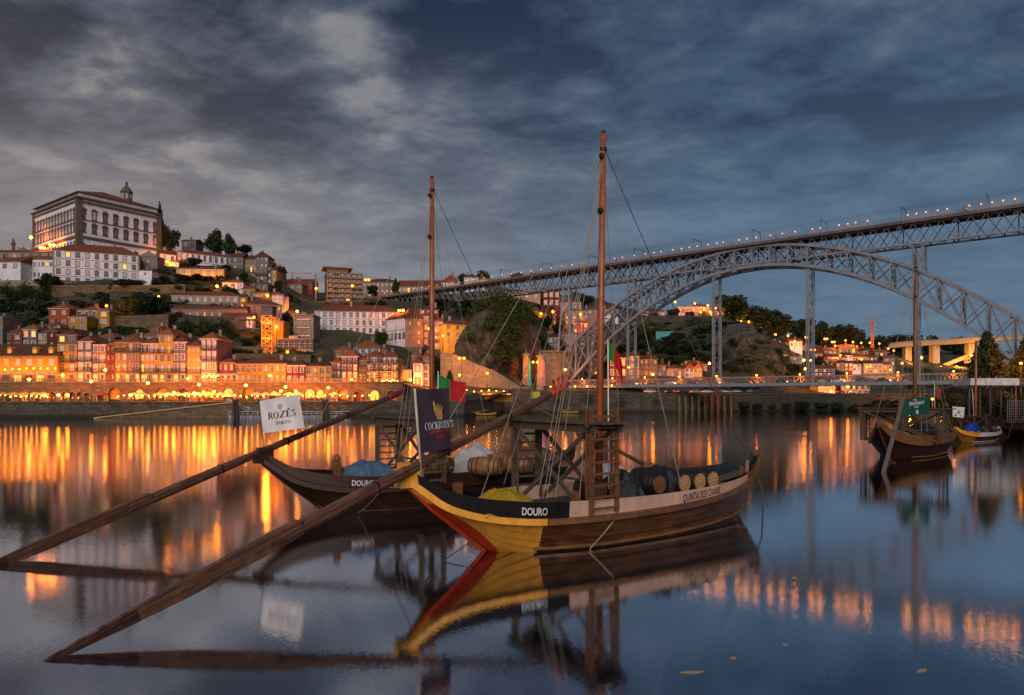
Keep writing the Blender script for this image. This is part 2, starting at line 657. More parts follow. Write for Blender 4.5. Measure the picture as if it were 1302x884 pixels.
STONE = mat('old_granite', (.23, .15, .08), .9, 'stone', 1.3, .45, .5)  # orange of the lamplight is mixed into this granite's base colour
STONE_D = mat('river_granite', (.125, .10, .075), .9, 'stone', 1.5, .5, .5)
STONE_L = mat('pale_granite', (.36, .28, .18), .9, 'stone', 1.4, .3, .4)
MOSS = mat('wet_moss', (.035, .034, .022), .9, 'plain', 2, .6)
PAVE = mat('paving', (.26, .22, .17), .9, 'stone', 1.0, .3)
ROCK = mat('cliff_rock', (.15, .10, .068), .95, 'rock', 1.4, .6, .8)
ROCK_G = mat('grey_cliff_rock', (.12, .105, .08), .95, 'rock', 1.2, .6, .8)


def wall_line(name, label, pts, depth, m, cat='wall', group=None, cap=None):
    """a wall running through pts [(px, y, row of the foot, row of the top)], built where it stands"""
    base = P(pts[0][0], pts[0][2], pts[0][1])
    th = thing(name, label, cat, base, 0, group)
    mb, mc = MB(), MB()
    q = []
    for px, y, r0, r1 in pts:
        a, b = P(px, r0, y), P(px, r1, y)
        q.append((a - base, b - base, y))
    for (a0, b0, ya), (a1, b1, yb) in zip(q, q[1:]):
        d = (a1 - a0); d.z = 0; d.normalize()
        n = Vector((-d.y, d.x, 0)) * depth
        vs = [a0, a1, a1 + n, a0 + n, b0, b1, b1 + n, b0 + n]
        mb.add(vs, [(0, 3, 2, 1), (4, 5, 6, 7), (0, 1, 5, 4), (1, 2, 6, 5), (2, 3, 7, 6), (3, 0, 4, 7)])
        if cap:
            o = Vector((d.y, -d.x, 0)) * .15
            k = Vector((0, 0, cap))
            vs = [b0 + o, b1 + o, b1 + n, b0 + n, b0 + o + k, b1 + o + k, b1 + n + k, b0 + n + k]
            mc.add(vs, [(0, 3, 2, 1), (4, 5, 6, 7), (0, 1, 5, 4), (1, 2, 6, 5), (2, 3, 7, 6), (3, 0, 4, 7)])
    mb.build('wall_body', m, th)
    if cap:
        mc.build('coping', STONE_L, th)
    return th


def rows_at(y, z):
    return HY - (z - HC) * F / y


# quay walls along the water
def quay(name, label, pts, top, m, depth=6):
    base = Vector((pts[0][0], pts[0][1], 0))
    th = thing(name, label, 'quay wall', base)
    body, moss, cope = MB(), MB(), MB()
    for (x0, y0), (x1, y1) in zip(pts, pts[1:]):
        d = Vector((x1 - x0, y1 - y0, 0)).normalized()
        n = Vector((-d.y, d.x, 0))
        a, b = Vector((x0, y0, 0)) - base, Vector((x1, y1, 0)) - base
        for mbx, z0, z1, off in ((body, -2, top, 0), (moss, -1, .95, -.12), (cope, top, top + .35, -.25)):
            vs = []
            for z in (z0, z1):
                vs += [a + n * off + Vector((0, 0, z)), b + n * off + Vector((0, 0, z)), b + n * depth + Vector((0, 0, z)), a + n * depth + Vector((0, 0, z))]
            mbx.add(vs, [(0, 3, 2, 1), (4, 5, 6, 7), (0, 1, 5, 4), (1, 2, 6, 5), (2, 3, 7, 6), (3, 0, 4, 7)])
    body.build('wall_body', m, th)
    moss.build('tide_band', MOSS, th)
    cope.build('coping', STONE, th)
    return th


def WX(px, y):
    return ((px - CX) / F * y, y)


quay('quay_wall', 'long granite quay wall below the lit riverside terraces', [WX(-190, 192), WX(0, 193), WX(300, 200), WX(520, 208), WX(590, 212)], 4.4, STONE_D)
quay('quay_wall', 'granite quay wall between the moored skiff and the iron arch', [WX(588, 213), WX(640, 248), WX(700, 254)], 4.9, STONE_D)
quay('quay_wall', 'tall stained river wall running beneath the lower bridge deck', [WX(697, 255), WX(760, 260), WX(860, 270), WX(940, 281), WX(1110, 306), WX(1400, 322)], 7.2, STONE_D)
# buttressed stretch of the tall river wall
th = thing('buttressed_wall', 'row of stone buttresses set against the tall river wall', 'wall', (*WX(858, 270), 0))
for i in range(9):
    px = 863 + i * 8.2
    x, y = WX(px, 269 + i * .95)
    MB().sheet([(x - th.location.x - .45, y - th.location.y - 1.3, -1), (x - th.location.x - .45, y - th.location.y + 1.6, -1), (x - th.location.x - .45, y - th.location.y + 1.6, 6.6),
                (x - th.location.x - .45, y - th.location.y - .2, 6.6)], .95, (1, 0, 0)).build('buttress', STONE, th)
# promenade on the lower quay
pr = MB()
rows = []
for px in (-190, 0, 150, 300, 420, 520, 590):
    y = shore_y(px)
    rows.append([(*WX(px, y + 5.5), 4.5), (*WX(px, y + 24), 4.5)])
struct(pr.grid(rows).build('quay_promenade', PAVE))
rows = []
for px in (560, 600, 640, 690, 740):
    y = shore_y(px)
    rows.append([(*WX(px, y + 4), 5.35), (*WX(px, y + 34), 6.8)])
struct(MB().grid(rows).build('riverside_road', PAVE))
rows = []
for px in (700, 760, 860, 940, 1110, 1400):
    y = shore_y(px)
    rows.append([(*WX(px, y + 4), 7.62), (*WX(px, y + 16), 7.62)])
struct(MB().grid(rows).build('embankment_road', PAVE))
# upper street before the tall houses
rows = []
for px in (-190, 0, 150, 300, 420, 520):
    rows.append([(*WX(px, 213), 10.75), (*WX(px, 232), 10.9)])
struct(MB().grid(rows).build('upper_street', PAVE))

# retaining walls of the hillside (photo rows give heights)
HEDGE = None
wall_line('retaining_wall', 'broad ivy-topped stone wall below the long white monastery', [(-60, 291, 402, 366), (66, 291, 402, 364), (150, 296, 398, 364), (236, 303, 394, 363)], 2.0, STONE, cap=.3)
wall_line('retaining_wall', 'low stone terrace wall above the dark red roofs', [(-60, 262, 440, 410), (62, 262, 440, 412)], 1.5, STONE)
wall_line('retaining_wall', 'stone wall with trellis beside the ochre hillside house', [(136, 262, 440, 402), (214, 264, 440, 400)], 1.5, STONE)
wall_line('retaining_wall', 'dark ivy-hung wall under the long pink hillside block', [(214, 270, 445, 404), (312, 274, 450, 402)], 1.8, STONE_D)
wall_line('retaining_wall', 'stone terrace wall behind the lilac balconied house', [(276, 255, 470, 440), (340, 258, 470, 441)], 1.5, STONE)
wall_line('retaining_wall', 'short stone wall below the yellow floodlit house', [(212, 316, 378, 362), (305, 318, 382, 362)], 1.2, STONE)
wall_line('retaining_wall', 'grey wall along the road below the concrete apartment block', [(345, 338, 405, 384), (470, 341, 400, 382)], 1.5, STONE_D)
wall_line('retaining_wall', 'dark terrace wall under the long white building with arcade', [(398, 286, 470, 436), (490, 290, 472, 437)], 1.5, STONE_D)
wall_line('retaining_wall', 'curved stone bastion below the old stone gable', [(488, 280, 470, 440), (532, 277, 472, 442), (540, 282, 468, 442)], 1.5, STONE)
wall_line('rampart_wall', 'tall floodlit rampart with steps climbing along its top', [(560, 253, 500, 449), (578, 254, 500, 452), (602, 256, 502, 463), (630, 260, 502, 474), (660, 264, 502, 492)], 2.4, STONE_L, 'rampart', cap=.5)
wall_line('retaining_wall', 'weathered road wall along the top of the far cliff', [(826, 418, 422, 401), (905, 404, 420, 402), (960, 392, 436, 414)], 2, STONE_D)
wall_line('retaining_wall', 'rough terrace wall under the painted mural wall', [(830, 388, 452, 438), (900, 384, 452, 436)], 1.5, STONE_D)
wall_line('monastery_parapet', 'pillared parapet in front of the white monastery wing', [(-60, 294, 372, 357), (68, 294, 372, 356)], .8, STONE_L)


# ---------------------------------------------------------------- cliffs
def cliff(name, outline, seed, m, amp=3.0):
    """rough rock face: rows of (px, photo row, y) lofted and broken up with noise"""
    rows = []
    n, k = 110, len(outline)
    for j in range(72):
        t = j / 71 * (k - 1)
        i = min(int(t), k - 2)
        f = t - i
        row = []
        for c in range(n):
            u = c / (n - 1)

            def at(line):
                xs = np.linspace(0, 1, len(line))
                return P(*[float(np.interp(u, xs, [q[d] for q in line])) for d in range(3)])
            p = at(outline[i]).lerp(at(outline[i + 1]), f)
            w = min(1, 4 * u, 4 * (1 - u)) * min(1, 3 * (j / 71), 4 * (1 - j / 71) + .2)
            q = p * .085
            d = amp * (noise.hetero_terrain(Vector((q.x, q.y, q.z + seed)), 1.0, 2.0, 4, .6) - .8) * w
            vd_ = noise.voronoi(Vector((p.x * .22, p.y * .22, p.z * .10 + seed)))[0]
            e = (.8 * noise.noise(p * .45) + 1.5 * (vd_[1] - vd_[0]) + .35 * noise.noise(p * 1.3)) * w
            row.append(p + Vector((e, -d - e, .8 * noise.noise(p * .3 + Vector((7, 7, 7))) * w)))
        rows.append(row)
    return struct(MB().grid(rows).build(name, m))


cliff('cliff', [
    [(578, 448, 262), (606, 470, 264), (632, 488, 269), (650, 497, 277), (660, 500, 287), (670, 500, 297)],
    [(578, 440, 264), (604, 446, 266), (630, 462, 271), (650, 474, 279), (668, 470, 291), (682, 470, 301)],
    [(586, 424, 270), (610, 420, 271), (636, 430, 275), (656, 440, 283), (674, 440, 296), (688, 440, 306)],
    [(602, 400, 282), (618, 396, 281), (638, 396, 282), (656, 402, 288), (672, 412, 300), (684, 420, 310)],
    [(612, 386, 298), (624, 379, 294), (640, 377, 294), (654, 383, 299), (664, 394, 308), (676, 404, 318)],
], 3.0, ROCK, 3.2)
cliff('cliff', [
    [(905, 480, 322), (930, 482, 324), (960, 484, 326), (990, 480, 332), (1015, 478, 345)],
    [(912, 455, 334), (935, 458, 332), (958, 460, 333), (985, 455, 342), (1005, 462, 360)],
    [(918, 430, 350), (935, 428, 346), (955, 430, 347), (975, 436, 356), (990, 446, 372)],
    [(925, 413, 372), (940, 411, 368), (955, 413, 368), (968, 420, 374), (980, 432, 384)],
], 11.0, ROCK_G, 4.0)
# ---------------------------------------------------------------- iron arch bridge (local x runs along the deck, y away)
BO = Vector((102.2, 235.4, 0))
BANG = math.atan2(-.6364, .7714)
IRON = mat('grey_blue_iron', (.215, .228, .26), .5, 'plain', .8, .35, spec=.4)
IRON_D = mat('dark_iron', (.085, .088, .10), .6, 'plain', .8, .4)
RAILM = mat('rail_iron', (.16, .16, .19), .6)
bridge = thing('arch_bridge', 'huge iron arch bridge with a high deck and a low deck over the river', 'bridge', BO, BANG)
BM = Matrix.Translation(BO) @ Matrix.Rotation(BANG, 4, 'Z')


def BP(s, y, z):
    return BM @ Vector((s, y, z))


def s_at(px):
    t = (px - CX) / F
    return (t * 235.4 - 102.2) / (.7714 + t * .6364)


def zu(s):
    return -.0051365 * s * s - .2093969 * s + 58.5            # upper chord of the rib


def zl(s):
    return -.0062914 * s * s - .2421076 * s + 51.3            # lower chord


N0, N1, ZD = .9, 7.1, 62.0
SL, SR = -246.0, 128.0

# upper deck
d = MB()
d.box(SL, SR, -.5, 8.5, ZD - .75, ZD - .15)
for y in (-.55, 8.45):
    d.box(SL, SR, y - .12, y + .12, ZD - 1.0, ZD)
s = SL
while s < SR:                                                  # brackets under the footways
    for y0, y1 in ((-.5, .9), (8.5, 7.1)):
        d.bar((s, y0, ZD - .8), (s, y1, ZD - 2.0), .12, .2)
    s += 3.2
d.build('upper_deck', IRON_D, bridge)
tr = MB()
for y in (N0, N1):
    tm = MB()
    tm.box(SL, SR, y - .35, y + .35, ZD - 1.35, ZD - .85)
    tm.box(SL, SR, y - .4, y + .4, ZD - 7.7, ZD - 7.2)
    s, i = SL, 0
    while s < SR:
        tm.bar((s, y - .08, ZD - 7.3), (s + 3.8, y - .08, ZD - 1.1), .16, .46, up=(0, 1, 0))
        tm.bar((s, y + .08, ZD - 1.1), (s + 3.8, y + .08, ZD - 7.3), .16, .46, up=(0, 1, 0))
        if i % 4 == 0:
            tm.bar((s, y, ZD - 7.3), (s, y, ZD - 1.1), .3, .3)
        s += 3.8
        i += 1
    tm.build('deck_truss', IRON if y == N0 else IRON_D, bridge)  # shade inside the deck is put into the far truss's darker colour
cb = MB()
s, i = SL, 0
while s < SR:
    cb.bar((s, N0, ZD - 7.45), (s, N1, ZD - 7.45), .3, .3)
    cb.bar((s, N0 if i % 2 else N1, ZD - 7.4), (s + 6.4, N1 if i % 2 else N0, ZD - 7.4), .16, .16)
    cb.bar((s, N0, ZD - 1.2), (s, N1, ZD - 1.2), .3, .4)
    s += 6.4
    i += 1
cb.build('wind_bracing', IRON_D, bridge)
for y in (-.5, 8.5):
    rl = MB()
    for z in (.55, 1.15):
        rl.box(SL, SR, y - .05, y + .05, ZD + z - .05, ZD + z + .03)
    s = SL
    while s < SR:
        rl.box(s - .04, s + .04, y - .04, y + .04, ZD - .1, ZD + 1.15)
        s += .8
    rl.build('railing', RAILM, bridge)

# arch ribs
A0, A1 = -103.5, 63.5
NP = 26


def yrib(side, s, z):
    t = max(0, (58 - z) / 50.0)
    return N0 - .15 * t if side == 0 else N1 + 6.5 * t


for side in (0, 1):
    rb = MB()
    st = [A0 + (A1 - A0) * i / NP for i in range(NP + 1)]
    fine = np.linspace(A0, A1, 79)
    for zf, hh in ((zu, .95), (zl, 1.05)):
        for a, b in zip(fine, fine[1:]):
            za, zb = max(zf(a), 9), max(zf(b), 9)
            pa, pb = (a, yrib(side, a, za), za), (b, yrib(side, b, zb), zb)
            rb.bar((pa[0], pa[1] - .42, pa[2]), (pb[0], pb[1] - .42, pb[2]), .22, hh)
            rb.bar((pa[0], pa[1] + .42, pa[2]), (pb[0], pb[1] + .42, pb[2]), .22, hh)
            rb.bar((pa[0], pa[1], pa[2] + hh * .4), (pb[0], pb[1], pb[2] + hh * .4), .95, .16)
    for i, a in enumerate(st):
        u0, l0 = zu(a), max(zl(a), 9)
        rb.bar((a, yrib(side, a, u0), u0), (a, yrib(side, a, l0), l0), .6, .6, up=(0, 1, 0))
        if i < NP:
            b = st[i + 1]
            u1, l1 = zu(b), max(zl(b), 9)
            rb.bar((a, yrib(side, a, u0) - .2, u0), (b, yrib(side, b, l1) - .2, l1), .3, .56, up=(0, 1, 0))
            rb.bar((a, yrib(side, a, l0) + .2, l0), (b, yrib(side, b, u1) + .2, u1), .3, .56, up=(0, 1, 0))
    rb.build('arch_rib', IRON, bridge)
ab = MB()
for i, a in enumerate(st):
    for zf in (zu, zl):
        z = max(zf(a), 9)
        ab.bar((a, yrib(0, a, z), z), (a, yrib(1, a, z), z), .32, .32)
        if i < NP:
            b = st[i + 1]
            z2 = max(zf(b), 9)
            ab.bar((a, yrib(0, a, z), z), (b, yrib(1, b, z2), z2), .2, .2)
            ab.bar((a, yrib(1, a, z), z), (b, yrib(0, b, z2), z2), .2, .2)
    u0, l0 = zu(a), max(zl(a), 9)
    ab.bar((a, yrib(0, a, u0), u0), (a, yrib(1, a, l0), l0), .2, .2)
    ab.bar((a, yrib(1, a, u0), u0), (a, yrib(0, a, l0), l0), .2, .2)
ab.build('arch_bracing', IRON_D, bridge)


def lattice_pier(name, s, z0, z1, w0, w1, y0, y1, leg=.45, step=5.0, m=IRON):
    """four raking legs laced with crosses; w0/w1 half widths along the deck at foot and head; y0/y1 (near, far) pairs"""
    p = MB()
    k = max(1, int((z1 - z0) / step))
    lv = [z0 + (z1 - z0) * i / k for i in range(k + 1)]

    def pt(sx, sy, z):
        t = (z - z0) / (z1 - z0)
        w = w0 + (w1 - w0) * t
        ya = y0[0] + (y1[0] - y0[0]) * t
        yb = y0[1] + (y1[1] - y0[1]) * t
        return (s + sx * w, ya if sy < 0 else yb, z)
    for sx in (-1, 1):
        for sy in (-1, 1):
            p.bar(pt(sx, sy, z0), pt(sx, sy, z1), leg, leg)
    for a, b in zip(lv, lv[1:]):
        for (c0, c1) in (((-1, -1), (1, -1)), ((-1, 1), (1, 1)), ((-1, -1), (-1, 1)), ((1, -1), (1, 1))):
            p.bar(pt(*c0, a), pt(*c1, b), .16)
            p.bar(pt(*c1, a), pt(*c0, b), .16)
            p.bar(pt(*c0, b), pt(*c1, b), .2)
    return p.build(name, m, bridge)


ZB = ZD - 7.7
lattice_pier('lattice_pier', s_at(718), 26.0, ZB, 3.2, 1.4, (-.8, 9.0), (N0, N1), .6, 6.5)
lattice_pier('lattice_pier', s_at(597) - 3, 40, ZB, 1.4, 1.2, (N0, N1), (N0, N1))
for px in (801, 1166):
    s = s_at(px)
    lattice_pier('spandrel_pier', s, zu(s), ZB, 1.5, 1.4, (N0, N1), (N0, N1), .45, 4.5)
for px in (848, 1073):
    s = s_at(px)
    lattice_pier('spandrel_pier', s, zu(s), ZB + 1, 1.0, 1.0, (N0, N1), (N0, N1), .4, 4)
for px in (797, 906, 1026, 1163):
    s = s_at(px)
    h = MB()
    zt = zl(s)
    for y in (N0, N1):
        h.bar((s - .35, y, 10.5), (s - .35, y, zt), .22, .5)
        h.bar((s + .35, y, 10.5), (s + .35, y, zt), .22, .5)
    z, i = 15.0, 0
    while z + 6 < zt:
        h.bar((s, N0, z), (s, N1, z), .2)
        h.bar((s, N0, z), (s, N1, z + 6), .14)
        h.bar((s, N1, z), (s, N0, z + 6), .14)
        z += 6
    h.build('hanger', IRON, bridge)

# lower deck
L0, L1 = -104.0, 128.0
d = MB()
d.box(L0, L1, .3, 8.3, 10.3, 10.8)
d.box(L0, L1, .2, .5, 9.9, 11.1)
d.box(L0, L1, 8.1, 8.4, 9.9, 11.1)
s = L0
while s < L1:
    d.box(s, s + .3, .3, 8.3, 9.7, 10.3)
    s += 3.4
d.build('lower_deck', IRON, bridge)
for y in (.35, 8.25):
    rl = MB()
    rl.box(L0, L1, y - .12, y + .12, 13.2, 13.5)
    s = L0
    while s < L1:
        rl.bar((s, y - .05, 11.1), (s + 2.2, y - .05, 13.3), .08, .16, up=(0, 1, 0))
        rl.bar((s, y + .05, 13.3), (s + 2.2, y + .05, 11.1), .08, .16, up=(0, 1, 0))
        rl.bar((s, y, 11.1), (s, y, 13.3), .12)
        s += 2.2
    rl.build('lattice_parapet', mat('lit_parapet_iron', (.25, .20, .18), .6, 'plain', 1, .3), bridge)  # iron colour lightened to carry the lit look of the low deck

# overhead line masts of the tram on the high deck
WIREM = mat('line_wire', (.05, .05, .06), .5)
for i, px in enumerate((566, 636, 689, 748, 806, 881, 957, 1043, 1146, 1254, 1330)):
    s = s_at(px)
    o = thing('catenary_mast', 'thin grey portal mast carrying tram wires over the high bridge deck', 'mast', BP(s, .2, ZD), BANG, 'tram wire masts on the high deck')
    MB().bar((0, 0, 0), (0, 0, 4.9), .16).build('post', IRON_D, o)
    MB().bar((0, 7.6, 0), (0, 7.6, 4.9), .16).build('post', IRON_D, o)
    a = MB()
    a.bar((0, 0, 4.9), (0, 7.6, 4.9), .14)
    a.bar((0, 0, 4.0), (0, 1.2, 4.9), .1).bar((0, 7.6, 4.0), (0, 6.4, 4.9), .1)
    a.build('cross_arm', IRON_D, o)
wr = MB()
for y in (2.4, 5.6):
    wr.bar((SL, y, ZD + 4.5), (SR, y, ZD + 4.5), .05)
    wr.bar((SL, y, ZD + 5.1), (SR, y, ZD + 5.1), .04)
wr.build('overhead_wire', WIREM, bridge)

# masonry of the bridge
def block(name, s, w, y0, y1, z0, z1, m=STONE_L, cap=.5):
    b = MB()
    b.box(s - w, s + w, y0, y1, z0, z1)
    b.box(s - w - .5, s + w + .5, y0 - .5, y1 + .5, z1, z1 + cap)
    b.box(s - w - .25, s + w + .25, y0 - .25, y1 + .25, z1 + cap, z1 + cap + .35)
    b.box(s - w - .4, s + w + .4, y0 - .4, y1 + .4, z0, z0 + 2.2)
    return b.build(name, m, bridge)


block('abutment', -112.5, 6.2, -2.0, 12.0, 3.0, 26.0)
block('masonry_pier', s_at(612), 4.4, .2, 7.8, 30, ZB - 3.5)
block('masonry_pier', s_at(612), 3.2, 1.0, 7.0, ZB - 3.2, ZB - .4, cap=.2)
block('abutment', 71, 6.2, -2.0, 12.0, 2.0, 26.0)

# small lamps strung along the railing of the high deck
BULB = emat('lamp_glow', (1.0, .215, .014), 60)
BULBH = emat('hill_lamp_glow', (1.0, .25, .018), 8)
BULBS = emat('deck_lamp_glow', (1.0, .32, .05), 3.2)
DECKPX = [462 + 9.5 * i for i in range(16)] + [617, 628, 640, 652, 664, 677, 690, 703, 716, 729, 742, 770, 783, 793, 808, 822, 833, 842, 857, 868, 878, 888, 902, 913, 921, 941, 951, 963, 981, 996, 1012, 1034, 1044, 1068, 1079, 1089, 1104, 1155, 1166, 1178, 1193, 1205, 1233, 1248, 1262, 1276, 1291]  # evenly spaced first run is added, standing in for a tram's light trail
proto = None
for px in DECKPX:
    s = s_at(px)
    if proto is None:
        proto = thing('bridge_lamp', 'small glowing orange lamp on the railing of the high bridge deck', 'lamp', BP(s, -.75, ZD), BANG, 'lamps along the high bridge deck')
        MB().bar((0, 0, -.4), (0, 0, 1.5), .08).bar((0, 0, 1.5), (0, -.25, 1.62), .07).build('lamp_post', IRON_D, proto)
        MB().ball((0, -.3, 1.5), .21, 8).build('lamp_globe', BULBS, proto, True)
        lt = D.lights.new('bridge_lamp_light', 'POINT')
        lt.energy, lt.color, lt.shadow_soft_size = 130, (1.0, .28, .015), .45
        link('lamp_light', lt, proto, (0, -.85, 1.3))
    else:
        c = clone(proto, BP(s, -.75, ZD), BANG)
# ---------------------------------------------------------------- wooden cargo boats
WOOD_D = mat('tarred_planks', (.046, .018, .008), .45, 'wood', 1, .65, .35, spec=.25)
WOOD_B = mat('brown_planks', (.21, .085, .026), .42, 'wood', 1, .6, .35, spec=.5)
WOOD_G = mat('grey_weathered_wood', (.11, .076, .052), .8, 'wood', 1.2, .5, .4)
WOOD_M = mat('varnished_mast', (.38, .095, .024), .35, 'wood', .6, .45, .2, spec=.5)
WOOD_O = mat('worn_oar_wood', (.19, .080, .040), .36, 'wood', 1.6, .80, .7, spec=.5)
WET = mat('wet_oar_end', (.085, .028, .014), .22, 'wood', 2.2, .7, .6, spec=.6)
WOOD_H = mat('warm_lit_hull_planks', (.155, .058, .015), .3, 'wood', 1, .75, .4, spec=.5)  # golden tone carries the warm quay light falling on the hull
YEL = mat('yellow_boat_paint', (.86, .37, .045), .5, 'plaster', 1.6, .20, .15, spec=.3)
RED = mat('red_boat_paint', (.60, .05, .018), .5, 'plaster', 1.6, .3, .15)
BLK = mat('black_boat_paint', (.012, .009, .009), .7, 'plain', 2, .4, spec=.12)
PINK = mat('pale_pink_board', (.64, .39, .28), .6, 'plaster', 1.3, .16, .1)
WHITE = mat('white_paint', (.74, .70, .68), .6, 'plain', 1.5, .14)
BLUE = mat('blue_boat_paint', (.03, .09, .32), .5, 'plain', 1.5, .3)
MAROON = mat('maroon_boat_paint', (.22, .02, .03), .5, 'plain', 1.5, .3)
TARP_D = mat('dark_blue_tarpaulin', (.017, .022, .032), .5, 'plain', 1.5, .4, .3, spec=.3)
TARP_B = mat('blue_tarpaulin', (.075, .125, .20), .55, 'plain', 1.2, .3, .3)
TARP_Y = mat('yellow_tarpaulin', (.36, .23, .012), .5, 'plain', 1.2, .25, .3)
TARP_W = mat('grey_white_canvas', (.50, .45, .44), .8, 'plain', 1.2, .3, .3)
TARP_BR = mat('brown_canvas', (.17, .075, .05), .7, 'plain', 1.2, .4, .3)
ROPE = mat('pale_rope', (.36, .28, .20), .9)
ROPE_D = mat('dark_rope', (.10, .075, .06), .9)
BARREL_D = mat('black_barrel_staves', (.020, .017, .018), .55, 'wood', 2, .4, .3, spec=.25)
BARREL_B = mat('oak_barrel_staves', (.30, .135, .045), .5, 'wood', 2, .5, .3)
HOOP = mat('iron_hoops', (.035, .035, .04), .4, metal=.6)
HEAD_O = mat('oak_barrel_head', (.36, .16, .05), .55, 'wood', 2, .35, .2)
HEAD_D = mat('dark_barrel_head', (.16, .075, .035), .55, 'wood', 2, .4, .2)
INKW = mat('white_lettering', (.75, .72, .70), .6)
INKK = mat('black_lettering', (.02, .018, .02), .6)
INKR = mat('red_lettering', (.60, .03, .02), .6)
GOLD = mat('gold_emblem', (.62, .38, .08), .5)

# a small stroke alphabet with serifs: v stem, h thin bar, d slant, a arc
GLYPH = {
    'R': (.72, [('v', .14, 0, 1, 1), ('a', .36, .745, .26, .235, -90, 90), ('h', .14, .38, .98), ('h', .14, .38, .51), ('d', .36, .5, .66, 0, 1)]),
    'O': (.84, [('a', .42, .5, .38, .5, 0, 360)]),
    'Z': (.70, [('h', .06, .62, .97), ('h', .06, .62, .03), ('d', .60, .96, .08, .04, 1), ('s', .08, .80, .97), ('s', .60, .03, .22)]),
    'E': (.66, [('v', .14, 0, 1, 1), ('h', .1, .58, .97), ('h', .1, .48, .51), ('h', .1, .58, .03), ('s', .56, .03, .25), ('s', .56, .75, .97)]),
    'S': (.62, [('a', .31, .74, .23, .25, 20, 270), ('a', .31, .26, .25, .25, -160, 90), ('s', .52, .74, .97), ('s', .08, .05, .28)]),
    'C': (.74, [('a', .40, .5, .35, .5, 48, 312), ('s', .65, .70, .95)]),
    'K': (.76, [('v', .14, 0, 1, 1), ('d', .17, .45, .60, 1, 0), ('d', .30, .58, .68, 0, 1)]),
    'B': (.72, [('v', .14, 0, 1, 1), ('a', .36, .745, .24, .235, -90, 90), ('a', .38, .255, .27, .245, -90, 90), ('h', .14, .4, .98), ('h', .14, .4, .51), ('h', .14, .4, .02)]),
    'U': (.78, [('v', .15, .3, 1, 1), ('v', .63, .3, 1, 0), ('a', .39, .30, .24, .28, 180, 360)]),
    'N': (.80, [('v', .14, 0, 1, 0), ('v', .66, 0, 1, 0), ('d', .14, 1, .66, 0, 1)]),
    'P': (.66, [('v', .14, 0, 1, 1), ('a', .36, .725, .25, .25, -90, 90), ('h', .14, .38, .97), ('h', .14, .38, .48)]),
    'T': (.68, [('v', .34, 0, 1, 1), ('h', .04, .64, .97), ('s', .05, .76, .97), ('s', .63, .76, .97)]),
    "'": (.24, [('d', .14, 1, .08, .72, 1)]),
    ' ': (.4, []),
}


def serif_text(txt, h, bold=.17, gap=.06):
    """flat letter polygons in x,z; returns (list of polygons, width)"""
    out, x = [], 0.0
    for ch in txt:
        acc = ch == 'È'
        w, st = GLYPH['E' if acc else ch]
        st = list(st) + ([('d', .28, 1.28, .42, 1.10, 1)] if acc else [])
        for s in st:
            k = s[0]
            if k == 'v':
                b = bold if s[4] else bold * .45
                out.append([(x + s[1] - b / 2, s[2]), (x + s[1] + b / 2, s[2]), (x + s[1] + b / 2, s[3]), (x + s[1] - b / 2, s[3])])
                for z in (s[2], s[3]):
                    z0, z1 = (z, z + .045) if z < .5 else (z - .045, z)
                    out.append([(x + s[1] - b / 2 - .08, z0), (x + s[1] + b / 2 + .08, z0), (x + s[1] + b / 2 + .08, z1), (x + s[1] - b / 2 - .08, z1)])
            elif k == 'h':
                out.append([(x + s[1], s[3] - .03), (x + s[2], s[3] - .03), (x + s[2], s[3] + .03), (x + s[1], s[3] + .03)])
            elif k == 's':
                out.append([(x + s[1] - .03, s[2]), (x + s[1] + .03, s[2]), (x + s[1] + .03, s[3]), (x + s[1] - .03, s[3])])
            elif k == 'd':
                b = (bold if s[5] else bold * .45) * .6
                out.append([(x + s[1] - b, s[2]), (x + s[1] + b, s[2]), (x + s[3] + b, s[4]), (x + s[3] - b, s[4])])
            elif k == 'a':
                n = max(6, int(abs(s[6] - s[5]) / 15))
                for i in range(n):
                    q = []
                    for a in (s[5] + (s[6] - s[5]) * i / n, s[5] + (s[6] - s[5]) * (i + 1) / n):
                        c, sn = math.cos(R(a)), math.sin(R(a))
                        b = .05 + (bold - .05) * abs(c)
                        q.append(((x + s[1] + s[3] * c, s[2] + s[4] * sn), (x + s[1] + (s[3] - b) * c, s[2] + (s[4] - .055) * sn)))
                    out.append([q[0][0], q[1][0], q[1][1], q[0][1]])
        x += w + gap
    return [[(a * h, b * h) for a, b in p] for p in out], x * h


def sans_text(txt, h, sx=1.0):
    cu = D.curves.new('letters', 'FONT')
    cu.body = txt
    cu.size = h / .73
    cu.offset = .007
    cu.resolution_u = 3
    ob = D.objects.new('letters', cu)
    COL.objects.link(ob)
    bpy.context.view_layer.update()
    me = ob.evaluated_get(bpy.context.evaluated_depsgraph_get()).to_mesh()
    vs = [(v.co.x * sx, v.co.y) for v in me.vertices]
    polys = [[vs[i] for i in p.vertices] for p in me.polygons]
    w = max(v[0] for v in vs)
    D.objects.remove(ob)
    D.curves.remove(cu)
    return polys, w


def interp(tab):
    xs, ys = [t[0] for t in tab], [t[1] for t in tab]
    # smooth cubic through the stations
    xs, ys = np.array(xs), np.array(ys)
    m = np.gradient(ys, xs)

    def f(x):
        x = min(max(x, xs[0]), xs[-1])
        i = min(max(int(np.searchsorted(xs, x)) - 1, 0), len(xs) - 2)
        h = xs[i + 1] - xs[i]
        t = (x - xs[i]) / h
        return float((2 * t**3 - 3 * t**2 + 1) * ys[i] + (t**3 - 2 * t**2 + t) * h * m[i] + (-2 * t**3 + 3 * t**2) * ys[i + 1] + (t**3 - t**2) * h * m[i + 1])
    return f


